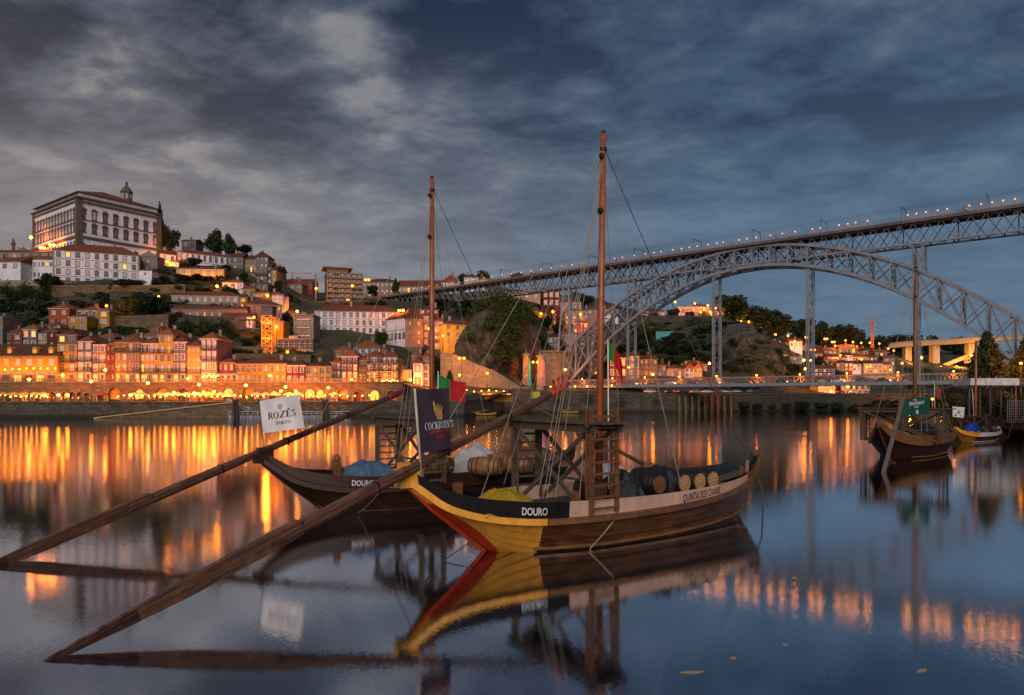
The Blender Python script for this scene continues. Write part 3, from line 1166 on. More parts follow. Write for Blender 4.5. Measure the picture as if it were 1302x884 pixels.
TOP = interp([(-10.8, 3.4), (-10.2, 3.05), (-9.6, 2.68), (-8.7, 2.38), (-7, 2.13), (-3.5, 2.0), (-.5, 1.96), (1.4, 1.98), (4.5, 2.06), (6.8, 2.2), (8.5, 2.44), (9.7, 2.72)])
BULW = interp([(-10.8, .30), (-9.8, .50), (-8, .62), (-5, .62), (-1, .56), (3, .48), (6.8, .30), (9.7, .22)])
BG = interp([(-10.8, .14), (-10, .50), (-9, 1.02), (-7, 1.85), (-4.5, 2.42), (-1, 2.6), (2, 2.52), (4.5, 2.18), (6.8, 1.5), (8.5, .72), (9.7, .10)])
BB = interp([(-10.8, .05), (-7.3, .06), (-6, .42), (-4, 1.2), (-1, 1.55), (2, 1.45), (4.5, 1.0), (6.4, .52), (8.0, .06), (9.7, .05)])


def zbot(x):
    if x < -7.3:
        t = (-7.3 - x) / 3.5
        return t * 2.75
    if x > 8.0:
        t = (x - 8.0) / 1.7
        return 2.1 * t ** .8
    return max(-.55, -.5 * min(1, (x + 7.3) / 1.4), -.5 * min(1, (8.0 - x) / 1.4))


def sheer(x):
    return TOP(x) - BULW(x)


def hull_pt(x, side, t, off=0.0):
    zb, zs = zbot(x), max(sheer(x), zbot(x) + .03)
    b = BB(x) + (BG(x) - .03 - BB(x)) * t ** .72
    return (x, side * (b + off), zb + (zs - zb) * t)


STR = []
for k in range(6):
    STR += [((k + q / 5 - (.004 if q == 5 else 0)) / 6, .055 - .043 * q / 5) for q in range(6)]


def make_boat(name, label, loc, ang, sc=1.0, bow=None, stem=None, plank=WOOD_D, wale=WOOD_B, bul=(BLK, BLK), band=None):
    th = thing(name, label, 'boat', loc, ang, 'traditional wooden cargo boats moored on the river')
    th.scale = (sc, sc, sc)
    xs = list(np.linspace(-10.8, -5.8, 110 if bow else 30)) + list(np.linspace(-5.7, 9.7, 60))
    groups = {'hull_planking': (MB(), plank)}
    if bow:
        groups['bow_planking'] = (MB(), bow)
    if stem:
        groups['stem_band'] = (MB(), stem)
    if band:
        groups['hull_stripe'] = (MB(), band)
    for side in (-1, 1):
        for a, b in zip(xs, xs[1:]):
            for (t0, o0), (t1, o1) in zip(STR, STR[1:]):
                q = [hull_pt(a, side, t0, o0), hull_pt(b, side, t0, o0), hull_pt(b, side, t1, o1), hull_pt(a, side, t1, o1)]
                if side > 0:
                    q.reverse()
                xm, zm = (a + b) / 2, (q[0][2] + q[2][2]) / 2
                g = 'hull_planking'
                zst = (-7.3 - xm) / 3.5 * 2.75
                if stem and xm < -6.8 and zm < zst + .09 + .22 * math.sin(math.pi * min(1, max(0, zm + .35) / 2.5)) and zm < 2.1:
                    g = 'stem_band'
                elif bow and xm < -6.05 + (.3 * (1 - min(1, max(0, zm)))):
                    g = 'bow_planking'
                elif band and zm > sheer(xm) - .42 and xm < 8.6:
                    g = 'hull_stripe'
                groups[g][0].add(q, [(0, 1, 2, 3)])
    for g, (mb, m) in groups.items():
        if mb.f:
            mb.build(g, m, th, smooth=False)
    # rubbing strakes, sheer wales
    for side in (-1, 1):
        for nm, x0, x1, m in (('wale', -10.75, -6.05, bow or wale), ('wale', -6.0, 9.6, wale)):
            w, w2 = MB(), MB()
            pts = [x for x in np.linspace(x0, x1, 40)]
            for a, b in zip(pts, pts[1:]):
                pa, pb = hull_pt(a, side, 1), hull_pt(b, side, 1)
                w.bar((pa[0], pa[1] + side * .05, pa[2] - .10), (pb[0], pb[1] + side * .05, pb[2] - .10), .16, .24)
                if nm == 'wale' and x0 > -7 and b < 8.6:
                    pa, pb = hull_pt(a, side, .34, .07), hull_pt(b, side, .34, .07)
                    w2.bar(pa, pb, .10, .12)
            w.build(nm, m, th)
            if w2.f:
                w2.build('rubbing_strake', m, th)
    # bulwark boards
    for side in (-1, 1):
        for x0, x1, m in ((-10.6, -5.1, bul[0]), (-5.08, 6.9, bul[1]), (6.92, 9.6, wale)):
            w = MB()
            pts = list(np.linspace(x0, x1, 36))
            for a, b in zip(pts, pts[1:]):
                ya, yb = BG(a), BG(b)
                vs = []
                for x, y in ((a, ya), (b, yb)):
                    z0, z1 = sheer(x) - .02, TOP(x)
                    vs += [(x, side * (y - .03), z0), (x, side * (y + .01), z1), (x, side * (y - .07), z1), (x, side * (y - .10), z0)]
                w.add(vs, [(0, 4, 5, 1), (1, 5, 6, 2), (2, 6, 7, 3), (3, 7, 4, 0), (0, 1, 2, 3), (4, 7, 6, 5)])
            w.build('bulwark', m, th)
    dk = MB()
    rows = []
    for x in np.linspace(-10.2, 9.2, 50):
        y = max(.02, BG(x) - .09)
        z = sheer(x) - .02
        rows.append([(x, -y, z), (x, 0, z + .04), (x, y, z)])
    dk.grid(rows)
    dk.build('deck', WOOD_G, th)
    st = MB()
    st.tube([(-7.3, 0, -.15), (-8.5, 0, .86), (-9.7, 0, 1.80), (-10.75, 0, 2.78), (-11.0, 0, 3.3)], [.07, .08, .08, .09, .09], 6)
    st.build('stem_post', stem or wale, th)
    st = MB()
    st.tube([(7.9, 0, -.2), (8.5, 0, .82), (9.05, 0, 1.4), (9.6, 0, 2.1), (9.82, 0, 2.8)], [.07, .09, .10, .11, .12], 8)
    st.build('end_post', wale, th)
    return th


def ladder(mb, foot, wx, z0, z1, n=8, m=0):
    """two rails wx apart along the hull and rungs between, with a second thinner pair inboard"""
    x, y = foot
    for dx in (0, wx):
        mb.bar((x + dx, y, z0), (x + dx, y, z1), .13, .16, mi=m)
        mb.bar((x + dx, y + (.28 if y < 0 else -.28), z0), (x + dx, y + (.28 if y < 0 else -.28), z1), .09, .10, mi=m)
    for i in range(n):
        z = z0 + (z1 - z0) * (i + .45) / n
        mb.bar((x - .05, y - .09, z), (x + wx + .05, y - .09, z), .06, .09, mi=m)


def platform(th, xa, xb, yw, zt, z0, m=WOOD_G, m2=WOOD_B):
    """helmsman's bridge laid across the boat on two laddered trestles with crossed braces"""
    p = MB()
    n = 7
    for i in range(n):
        x = xa - .25 + (xb - xa + .5) * (i + .5) / n
        w = (xb - xa + .5) / n - .03
        p.box(x - w / 2, x + w / 2, -yw - .45 - .12 * (i % 3), yw + .4 + .1 * ((i * 2) % 3), zt, zt + .07)
    p.build('platform_board', m, th)
    b = MB()
    for x in (xa, xb):
        b.bar((x, -yw - .25, zt - .17), (x, yw + .25, zt - .17), .16, .30)
    for y in (-yw, yw):
        b.bar((xa - .3, y, zt - .05), (xb + .3, y, zt - .05), .14, .1)
    b.build('cross_beam', m, th)
    for y in (-yw, yw):
        l = MB()
        ladder(l, (xa, y), xb - xa, z0, zt + (.55 if y < 0 else .0), 9)
        l.build('ladder', m2 if y < 0 else m, th)
    for x in (xa, xb):
        l = MB()
        l.bar((x - .09, -yw + .3, z0), (x - .09, yw - .4, zt - .3), .08, .17)
        l.bar((x + .09, yw - .3, z0), (x + .09, -yw + .4, zt - .3), .08, .17)
        l.build('cross_brace', m, th)
    l = MB()
    l.bar((xb + .1, -yw, z0 + 1.0), (xb + .1, yw, z0 + 1.0), .07, .1)
    l.build('tie_rail', m, th)


def mast(th, x, z0, z1, lean=.25, rad=.17, ropes=(), m=WOOD_M):
    b = MB()
    b.tube([(x, 0, z0), (x + lean * .5, 0, (z0 + z1) / 2), (x + lean, 0, z1)], [rad, rad * .92, rad * .72], 12)
    b.build('mast', m, th, True)
    k = MB()
    k.tube([(x + lean, 0, z1 - .02), (x + lean, 0, z1 + .16)], [rad * .55, rad * .5], 10)
    k.lathe([(rad * .9, 0), (rad * .95, .08), (rad * .9, .16)], 12, 0, (x + lean, 0, z1 - .75))
    k.ball((x + lean - .2, -.1, z1 - 1.0), .13, 8)
    k.ball((x + lean - .22, -.05, z1 - 3.4), .14, 8)
    k.build('masthead', HOOP, th)
    for (ex, ey, ez, r, dz, sag) in ropes:
        b = MB()
        a, c = Vector((x + lean, 0, z1 - dz)), Vector((ex, ey, ez))
        pts = []
        for i in range(9):
            t = i / 8
            p = a.lerp(c, t)
            p.z -= sag * 4 * t * (1 - t)
            pts.append(p)
        b.tube(pts, r * .8, 5)
        b.build('rope', ROPE if r < .0215 else ROPE_D, th)


def rope_thing(label, pts, r, m, n=14, sag=0.0):
    base = Vector(pts[0])
    q = []
    for a, c in zip(pts, pts[1:]):
        for i in range(n):
            t = i / n
            p = Vector(a).lerp(Vector(c), t)
            p.z -= sag * 4 * t * (1 - t)
            q.append(p - base)
    q.append(Vector(pts[-1]) - base)
    o = MB().tube(q, r, 5).build('mooring_rope', m, None, loc=base)
    return tag(o, label, 'rope')


def oar(label, p0, p1, tip_red=True, rad=.19):
    """long steering oar from its blade in the water (p0) to its grip (p1)"""
    p0, p1 = Vector(p0), Vector(p1)
    L = (p1 - p0).length
    d = (p1 - p0).normalized()
    th = link('steering_oar', None, None, p0)
    th.rotation_mode = 'QUATERNION'
    th.rotation_quaternion = d.to_track_quat('X', 'Z')
    tag(th, label, 'oar', 'long steering oars')
    sh = MB()
    # squared shaft: rectangular section that thins toward the grip
    n = 18
    prev = None
    for i in range(n + 1):
        t = i / n
        x = .26 * L + (L * .945 - .26 * L) * t
        w = .175 - .06 * t + .010 * math.sin(7 * t + 1)
        h = .19 - .055 * t + .012 * math.sin(9 * t)
        c = [(x, -w * .7, -h), (x, w * .7, -h), (x, w, -h * .4), (x, w, h * .5), (x, w * .6, h), (x, -w * .6, h), (x, -w, h * .5), (x, -w, -h * .4)]
        if prev is not None:
            sh.add(prev + c, [(k, (k + 1) % 8, 8 + (k + 1) % 8, 8 + k) for k in range(8)])
        else:
            sh.add(c, [tuple(range(8))])
        prev = c
    sh.add(prev, [tuple(range(7, -1, -1))])
    sh.build('shaft', WOOD_O, th)
    bl = MB()
    prev = None
    for i in range(15):
        t = i / 14
        x = -.35 + (.30 * L + .35) * t
        h = (.04 + .20 * min(1, t * 2.2)) if t < .85 else .24 - .05 * (t - .85) / .15
        w = .05 + .10 * t
        up = .04 + .12 * t
        c = [(x, -w, -h), (x, w, -h), (x, w, h * .55 + up), (x, -w, h * .55 + up)]
        if prev is not None:
            bl.add(prev + c, [(k, (k + 1) % 4, 4 + (k + 1) % 4, 4 + k) for k in range(4)])
        else:
            bl.add(c, [(0, 1, 2, 3)])
        prev = c
    bl.add(prev, [(3, 2, 1, 0)])
    blo = bl.build('blade', WOOD_O, th)
    wt, prev = MB(), None
    for i in range(9):
        t = i / 8 * .30
        x = -.38 + (.30 * L + .35) * t
        h, w = .045 + .20 * min(1, t * 2.2), .056 + .10 * t
        zt = (h * .55 + .04 + .12 * t) * (1.02 if i % 2 else .80) + .004
        c = [(x, -w, -h - .006), (x, w, -h - .006), (x, w, zt), (x, -w, zt)]
        if prev is not None:
            wt.add(prev + c, [(k, (k + 1) % 4, 4 + (k + 1) % 4, 4 + k) for k in range(4)])
        prev = c
    wt.build('wet_end', WET, blo)
    g = MB()
    g.tube([(L * .925, 0, 0), (L * .945, 0, 0), (L * .965, 0, .02), (L * .985, 0, .05), (L, 0, .12)], [.17, .185, .18, .15, .06], 10)
    gp = g.build('grip', RED if tip_red else MAROON, th, True)
    pg = MB()
    for k in range(3):
        x = L * .945 + k * .40
        pg.tube([(x, 0, .1), (x, 0, .5)], [.07, .055], 6)
        pg.ball((x, 0, .54), .09, 8)
    if tip_red:
        pg.build('peg', RED, gp)
    bd = MB()
    for f in (.30, .44, .60, .78):
        bd.box(L * f, L * f + .05, -.18, .18, -.20, .20)
    bd.build('iron_band', HOOP, th)
    return th


def flag(name, label, origin, along, up, w, h, m, wave, texts=(), polys=(), pole=None, polem=WOOD_G, pr=.03, thick=.012):
    """cloth hung between unit axes along/up from its lower hoist corner; texts: (kind, string, u, v, height, material, xscale)"""
    along, up = Vector(along).normalized(), Vector(up).normalized()
    nrm = along.cross(up).normalized()
    origin = Vector(origin)
    th = thing(name, label, 'flag', origin)

    def S(u, v, off=0.0):
        d = wave(u / w, v / h)
        p = along * u + up * v + nrm * (d[0] + off)
        return p + Vector((0, 0, d[1]))
    rows = [[S(w * i / 36, h * j / 24) for i in range(37)] for j in range(25)]
    cl = MB().grid(rows)
    cloth = cl.build('cloth', m if not isinstance(m, (list, tuple)) else m[0], th, True)
    sol = None
    if isinstance(m, (list, tuple)):
        me = cloth.data
        me.materials.append(m[1])
        for p in me.polygons:
            p.material_index = 1 if (p.index % 36) > 14 else 0
    byv = {}
    facing = -1 if nrm.y > 0 else 1
    for kind, s, u0, v0, hh, im, sx in texts:
        polys_, wd = (serif_text(s, hh) if kind == 'serif' else sans_text(s, hh, sx))
        if kind == 'serif':
            polys_ = [[(a * sx, b) for a, b in p] for p in polys_]
            wd *= sx
        mb = MB()
        for p in polys_:
            mb.add([S(u0 - wd / 2 + a, v0 + b, facing * .02) for a, b in p], [tuple(range(len(p)))])
        mb.build('lettering', im, cloth)
    for pl, im in polys:
        mb = MB()
        for p in pl:
            mb.add([S(a, b, facing * .02) for a, b in p], [tuple(range(len(p)))])
        mb.build('emblem', im, cloth)
    if pole:
        a, b = Vector(pole[0]) - origin, Vector(pole[1]) - origin
        MB().tube([a, b], [pr, pr * .9], 8).build('flagpole', polem, th, True)
    return th


def barrel(label, loc, rz, r, L, body, head, ringed=True, letters=None, group='wine barrels carried on the boats', ltr=None):
    th = thing('barrel', label, 'barrel', loc, rz, group)
    pr = [(r * (.80 + .20 * math.sin(math.pi * i / 14)), L * (i / 14 - .5)) for i in range(15)]
    MB().lathe(pr, 22, 0, (0, 0, 0), 'x').build('staves', body, th, True)
    for f in (-.48, -.36, -.20, .20, .36, .48):
        rr = r * (.80 + .20 * math.cos(math.pi * f)) + .008
        MB().lathe([(rr, f * L - .032), (rr + .012, f * L), (rr, f * L + .032)], 22, 0, (0, 0, 0), 'x').build('hoop', HOOP, th, True)
    hd = MB().lathe([(r * .74, -.01), (r * .74, .01)], 22, 0, (L * .5 + .004, 0, 0), 'x').build('barrel_head', head, th)
    x = L * .5 + .022
    if ringed:
        k = MB()
        for rr, n, sz in ((.55, 14, .045), (.33, 7, .058), (.0, 1, .10)):
            for i in range(n):
                a = 2 * math.pi * i / n
                y, z = r * rr * math.cos(a), r * rr * math.sin(a)
                k.box(x - .006, x + .004, y - sz * r, y + sz * r, z - sz * r, z + sz * r)
        k.build('emblem', mat('cream_emblem', (.62, .50, .36)), hd)
    if letters:
        polys_, wd = serif_text(letters, r * .26)
        k = MB()
        for p in polys_:
            k.add([(x, a - wd / 2, b - r * .32) for a, b in p], [tuple(range(len(p)))])
        k.build('lettering', ltr or INKW, hd)
        MB().sheet([(x, -.05, .1), (x, .06, .16), (x, .10, .28), (x, -.03, .26)], .004, (1, 0, 0)).build('emblem', INKR, hd)
    return th


def mound(name, label, cat, loc, rz, lx, ly, h, m, seed, pw=2.2):
    """tarpaulin thrown over a heap: folded dome"""
    rows = []
    n = 40
    for j in range(n + 1):
        r = []
        for i in range(n + 1):
            a, b = i / n * 2 - 1, j / n * 2 - 1
            z = max(0, 1 - abs(a) ** pw) * max(0, 1 - abs(b) ** pw)
            q = Vector((a * 3, b * 3, seed))
            z = h * (z ** .75) * (1 + .20 * noise.noise(q * 1.2)) + (.05 * noise.noise(q * 3.1) + .16 * abs(noise.noise(Vector((a * 5 + b * 2, b * 1.2 - a, seed + 9))))) * min(1, z * 3)
            r.append((a * lx / 2 * (1 + .05 * noise.noise(q)), b * ly / 2 * (1 + .05 * noise.noise(q + Vector((4, 4, 4)))), z))
        rows.append(r)
    o = MB().grid(rows).build(name, m, None, True, loc, rz)
    return tag(o, label, cat)


def frame(O, ang, sc=1.0):
    M = Matrix.Translation(Vector(O)) @ Matrix.Rotation(ang, 4, 'Z') @ Matrix.Scale(sc, 4)
    return lambda x, y, z: M @ Vector((x, y, z))


def hull_text(th, txt, x0, h, zoff, m, kind='sans', sx=1.0):
    """lettering on the near bulwark, following its curve"""
    polys_, wd = sans_text(txt, h, sx)
    mb = MB()
    for p in polys_:
        q = []
        for a, b in p:
            x = x0 + a
            y = BG(x)
            t = (zoff + b) / max(.05, BULW(x))
            q.append((x, -(y - .03 + .04 * t) - .012, sheer(x) + zoff + b))
        mb.add(q, [tuple(range(len(p)))])
    return mb.build('lettering', m, th)


# --- the yellow-bowed boat
A1 = R(34.7)
O1 = Vector((5.06, 30.75, 0))
boat1 = make_boat('cargo_boat', 'dark wooden cargo boat with yellow and red bow and pale pink side board', O1, A1, 1.0, YEL, RED, WOOD_H, WOOD_B, (BLK, PINK))
f1 = frame(O1, A1)
hull_text(boat1, 'DOURO', -7.0, .29, .15, INKW, sx=.68)
hull_text(boat1, 'QUINTA DOS CANAIS', .95, .35, .065, INKK, sx=.58)
platform(boat1, -4.25, -2.95, 2.62, 4.95, 1.5)
mast(boat1, -1.55, 1.4, 17.55, .28, .17, [
    (-8.4, -1.2, 2.3, .016, .5, .1), (-6.4, -2.0, 2.2, .018, .7, .1), (-6.2, -2.1, 2.2, .016, .9, .05), (-6.0, -2.05, 2.2, .02, 1.0, .05), (-5.7, -2.2, 2.2, .016, 1.2, .05),
    (-5.0, 2.3, 2.2, .016, .6, .1), (-4.6, -2.3, 2.1, .018, 3.4, .1), (.9, -2.55, 2.1, .020, .6, .1), (2.2, 2.4, 2.1, .018, .7, .1), (8.9, 0, 2.9, .024, .5, .5), (-10.3, 0, 3.3, .018, .5, .2)])
blk = MB()
blk.box(-11.15, -10.25, -.28, .28, 2.75, 3.42)
blk.box(-11.0, -10.55, -.34, .34, 3.38, 3.62)
blk.build('oar_crutch', YEL, boat1)
pw = MB()
pw.box(-4.7, -4.45, -2.2, -1.95, 1.5, 2.35)
pw.box(-8.2, -7.9, .9, 1.2, 1.6, 2.6)
pw.build('mooring_bitt', WOOD_B, boat1)
# canvas drawn up over the high end
rows = []
for i in range(20):
    x = 6.0 + 3.75 * i / 19
    y = max(.12, BG(x) - .02)
    rr = []
    for j in range(15):
        b = j / 14 * 2 - 1
        z = TOP(x) + .12 - .50 * (1 - abs(b) ** 1.5) * (1 - max(0, (x - 8.7)) / 1.1) + .06 * noise.noise(Vector((x * 1.4, b * 2.5, 1))) + max(0, x - 8.8) * .35
        rr.append((x, b * y, z))
    rows.append(rr)
MB().grid(rows).build('end_canvas', TARP_D, boat1, True)
kn = MB()
kn.ball((9.55, 0, 3.0), .22, 10)
for k in range(7):
    a = k * .9
    kn.tube([(9.55, 0, 3.05), (9.6 + .3 * math.cos(a), .3 * math.sin(a), 2.95 + .12 * math.sin(2 * a))], [.05, .02], 5)
kn.build('rope_knot', ROPE_D, boat1, True)
MB().bar((6.7, -1.2, 2.0), (6.72, -1.25, 2.62), .12, .16).bar((7.3, -1.1, 2.2), (7.32, -1.12, 2.85), .14, .16).build('mooring_bitt', WOOD_B, boat1)

oar('long brown steering oar with red grip resting on the yellow bow', P(80, 831, 15.8), P(724, 489, 32.4))
mound('tarpaulin', 'yellow tarpaulin heaped behind the black bulwark', 'tarpaulin', f1(-7.0, -.5, 1.62), A1, 2.7, 2.0, .78, TARP_Y, 2.0)
BZ = 2.16
AT = A1 - math.pi / 2
for lab, x, y, hd in (('black barrel with ringed white emblem, first of three heads above the lettered board', 2.0, -1.05, HEAD_O), ('black barrel with ringed white emblem, middle head of the three', 3.02, -1.05, HEAD_O),
                      ('black barrel with ringed white emblem, head closest to the covered end', 4.02, -.98, HEAD_O), ('plain black barrel lying behind the first ringed one', 1.95, .55, HEAD_D),
                      ('plain black barrel lying behind the middle ringed one', 2.97, .55, HEAD_D), ('plain black barrel in front of the strap beside the mast ladder', .72, -.75, HEAD_D)):
    barrel(lab, f1(x, y, BZ), AT, .52, 1.42, BARREL_D, hd, hd is HEAD_O)
barrel('dark barrel lying under the helmsman platform', f1(-2.35, -.35, 2.08), AT, .50, 1.30, BARREL_D, HEAD_D, False)
mound('tarpaulin', 'black plastic sheet crumpled beside the mast ladder', 'tarpaulin', f1(-.75, -.5, 1.5), A1, 1.7, 2.3, 1.25, mat('black_plastic', (.016, .016, .018), .25, 'plain', 3, .3, .6, spec=.6), 5.0)
mound('tarpaulin', 'dark cloth strap draped between two black barrels', 'tarpaulin', f1(1.38, -.9, 1.65), A1, .36, 1.5, 1.12, TARP_D, 6.0, 6)
mound('canvas', 'pale canvas folded over cargo behind the black barrels', 'canvas', f1(.2, 1.3, 1.6), A1, 2.8, 1.6, 1.25, TARP_W, 8.0)
yd = thing('furled_yard', 'long yard with furled brown sail slung beneath the platform', 'yard', P(657, 506, 33.5))
b0, b1 = Vector((0, 0, 0)), P(818, 590, 33.2) - P(657, 506, 33.5)
MB().tube([b0, b1], [.07, .10], 8).build('spar', WOOD_O, yd, True)
MB().tube([b0.lerp(b1, .40), b0.lerp(b1, .5) - Vector((0, 0, .1)), b0.lerp(b1, .62) - Vector((0, 0, .12)), b0.lerp(b1, .74)], [.06, .18, .17, .06], 9).build('furled_sail', TARP_BR, yd, True)

# --- the boat behind it
A2 = R(35.5)
u2 = Vector((math.cos(A2), math.sin(A2), 0))
O2 = Vector((-10.3, 36.2, 0)) + u2 * 7.3 + Vector((-u2.y, u2.x, 0)) * .25 + Vector((.75, -.1, -.16))
boat2 = make_boat('cargo_boat', 'dark brown wooden cargo boat lying behind the yellow-bowed one', O2, A2, 1.0, None, None, WOOD_D, WOOD_D, (WOOD_D, WOOD_D))
f2 = frame(O2, A2)
hull_text(boat2, 'DOURO', -6.85, .29, .15, INKW, sx=.75)
platform(boat2, -3.3, -1.95, 2.9, 4.95, 1.5, WOOD_G, WOOD_G)
mast(boat2, -1.15, 1.4, 18.9, .02, .17, [(-9.4, -.8, 2.6, .020, .4, .2), (-4.8, -2.3, 2.1, .016, .6, .1), (-4.5, -2.3, 2.1, .016, .8, .1), (-4.2, -2.4, 2.1, .016, 1.0, .1), (1.8, -2.5, 2.0, .016, .5, .1), (2.4, 2.4, 2.0, .018, .6, .1), (8.0, -1.0, 2.4, .024, .45, .4)])
bk = MB()
bk.box(-11.2, -10.3, -.26, .26, 2.85, 3.5)
bk.box(-11.0, -10.6, -.34, .34, 3.4, 3.62)
bk.build('oar_crutch', WOOD_D, boat2)
bt = MB()
bt.box(-7.1, -6.75, -.25, .15, 1.7, 2.75)
bt.ball((-6.92, -.05, 2.9), .2, 8)
bt.bar((-7.3, -.05, 2.35), (-6.5, -.05, 2.35), .12)
bt.build('mooring_bitt', WOOD_B, boat2)
oar('long dark steering oar with maroon grip resting on the brown boat', P(-75, 748, 23.0), P(517, 496, 44.0), False)
mound('tarpaulin', 'blue tarpaulin over cargo on the dark brown boat', 'tarpaulin', f2(-5.3, -.4, 1.6), A2, 3.1, 2.3, 1.0, TARP_B, 12.0, 3)
mound('canvas', 'grey white canvas tented over cargo behind the oak barrels', 'canvas', f2(2.5, 1.0, 1.55), A2, 4.6, 2.6, 1.7, TARP_W, 14.0, 1.4)
mound('canvas', 'brown canvas covering the far end of the second boat', 'canvas', f2(6.3, 0, 1.7), A2, 4.4, 3.0, 1.3, TARP_BR, 16.0, 1.6)
for lab, px, y, ltr, hd in (('dark oak barrel beside the trestle post, its head toward the viewer', 574, 38.6, 'ROZÈS', HEAD_D), ('banded oak barrel with pale rope tied around its middle', 637, 38.0, 'ROZÈS', HEAD_O),
                            ('banded oak barrel half hidden by the ladder of the helmsman platform', 675, 38.8, 'ROZÈS', HEAD_O), ('banded oak barrel in the second row behind the roped barrel', 658, 40.2, None, HEAD_O)):
    p_ = P(px, 593, y) - Vector((.94, -.34, 0)) * .92
    p_.z = 2.12
    barrel(lab, p_, R(-20), .55, 1.84, BARREL_B, hd, False, ltr)
c_ = P(637, 593, 38.0) - Vector((.94, -.34, 0)) * .75
c_.z = 2.12
k = MB().tube([Vector((.19 * math.cos(t), .53 * math.cos(t), .57 * math.sin(t))) for t in np.linspace(-.5, math.pi + .5, 16)], .028, 6)
tag(k.build('lashing_rope', ROPE, None, True, c_), 'pale rope lashed around a banded oak barrel', 'rope')

# --- flags
W0 = lambda a, b: (.12 * math.sin(5.0 * a + 2.2 * b) * a + .03 * math.sin(13 * a + 4 * b) + .015 * math.sin(9 * b - 7 * a), -.05 * a * (1 - b))
fo = P(335, 551, 34.6)
fal = P(386, 543, 33.9) - fo
fup = P(330, 510, 34.6) - fo
FW, FH = fal.length, fup.length
shield = [[(FW * .43, FH * .985 - .28), (FW * .53, FH * .985 - .28), (FW * .53, FH * .985 - .50), (FW * .48, FH * .985 - .58), (FW * .43, FH * .985 - .50)]]
bird = [[(FW * .455, FH * .985 - .34), (FW * .49, FH * .985 - .40), (FW * .515, FH * .985 - .33), (FW * .505, FH * .985 - .46), (FW * .48, FH * .985 - .54), (FW * .475, FH * .985 - .44)]]
flag('banner', 'white cloth banner with black serif lettering flying over the dark boat', fo, fal, fup, FW, FH, mat('white_flag_cloth', (.72, .66, .64), .85, 'plain', 2, .10), W0,
     [('serif', 'ROZÈS', FW * .51, FH * .40, FH * .20, INKK, 1.28), ('serif', 'PORTO', FW * .53, FH * .20, FH * .095, INKK, 1.25)],
     [(shield, mat('grey_pink_emblem', (.55, .42, .42), .8)), (bird, INKR)], (P(338, 590, 34.6), P(329, 508, 34.6)))
W1 = lambda a, b: (.08 * math.sin(4 * a + 1.5 * b) * a + .022 * math.sin(10 * a + 4 * b), -.04 * a * b)
fo = P(531, 577, 24.6)
fal = P(575, 570, 25.5) - fo
fup = P(527.5, 496, 24.6) - fo
FW, FH = fal.length, fup.length
hand = [[(FW * .47 + a * FW * .36, FH * .50 + b * FH * .31) for a, b in p] for p in (
    [(.30, 0), (.78, -.02), (.82, .16), (.26, .18)], [(.22, .20), (.84, .18), (.80, .42), (.10, .46)], [(.06, .46), (.30, .46), (.22, .80), (.12, 1.0), (0, .9)],
    [(.22, .46), (.44, .45), (.52, .86), (.44, .84), (.32, .70)], [(.44, .45), (.62, .44), (.74, .78), (.64, .76)], [(.60, .44), (.80, .42), (.92, .66), (.82, .66)])]
bar = [[(FW * (.36 + i * .05), FH * .296), (FW * (.41 + i * .05), FH * .296), (FW * (.41 + i * .05), FH * .318), (FW * (.36 + i * .05), FH * .318)] for i in range(12)]
flag('banner', 'dark purple cloth banner with gold emblem and white serif lettering', fo, fal, fup, FW, FH, mat('purple_flag_cloth', (.045, .026, .040), .8, 'plain', 3, .25), W1,
     [('serif', "COCKBURN'S", FW * .665, FH * .345, FH * .125, INKW, .60), ('serif', 'PORT', FW * .70, FH * .19, FH * .07, INKR, .9)],
     [(hand, GOLD), (bar, INKR)], (P(536, 606, 24.6), P(527.2, 494, 24.6)), mat('white_striped_pole', (.66, .52, .42), .6), .05)
GRN = mat('green_flag_cloth', (.015, .20, .03), .8)
FRED = mat('red_flag_cloth', (.52, .015, .012), .8)
W2 = lambda a, b: (.22 * math.sin(5.5 * a + 1.2 * b) * a, -.95 * a * a - .25 * a * (1 - b))
flag('national_flag', 'green and red flag drooping from a white pole beside the tall mast', P(773.5, 456, 29.0), (1, -.25, 0), (0, 0, 1), .60, .66, (GRN, FRED), W2, pole=(P(774, 622, 29.0), P(773, 433, 29.0)), polem=WHITE, pr=.03)
W3 = lambda a, b: (.20 * math.sin(6 * a + 1.6 * b) * a, -.55 * a - .10 * math.sin(4 * a))
flag('national_flag', 'green and red flag streaming beside the shorter mast of the brown boat', P(558, 501, 39.5), (1, .2, 0), (0, 0, 1), 1.55, 1.15, (GRN, FRED), W3, pole=(P(557, 560, 39.5), P(557, 472, 39.5)), polem=WHITE, pr=.03)

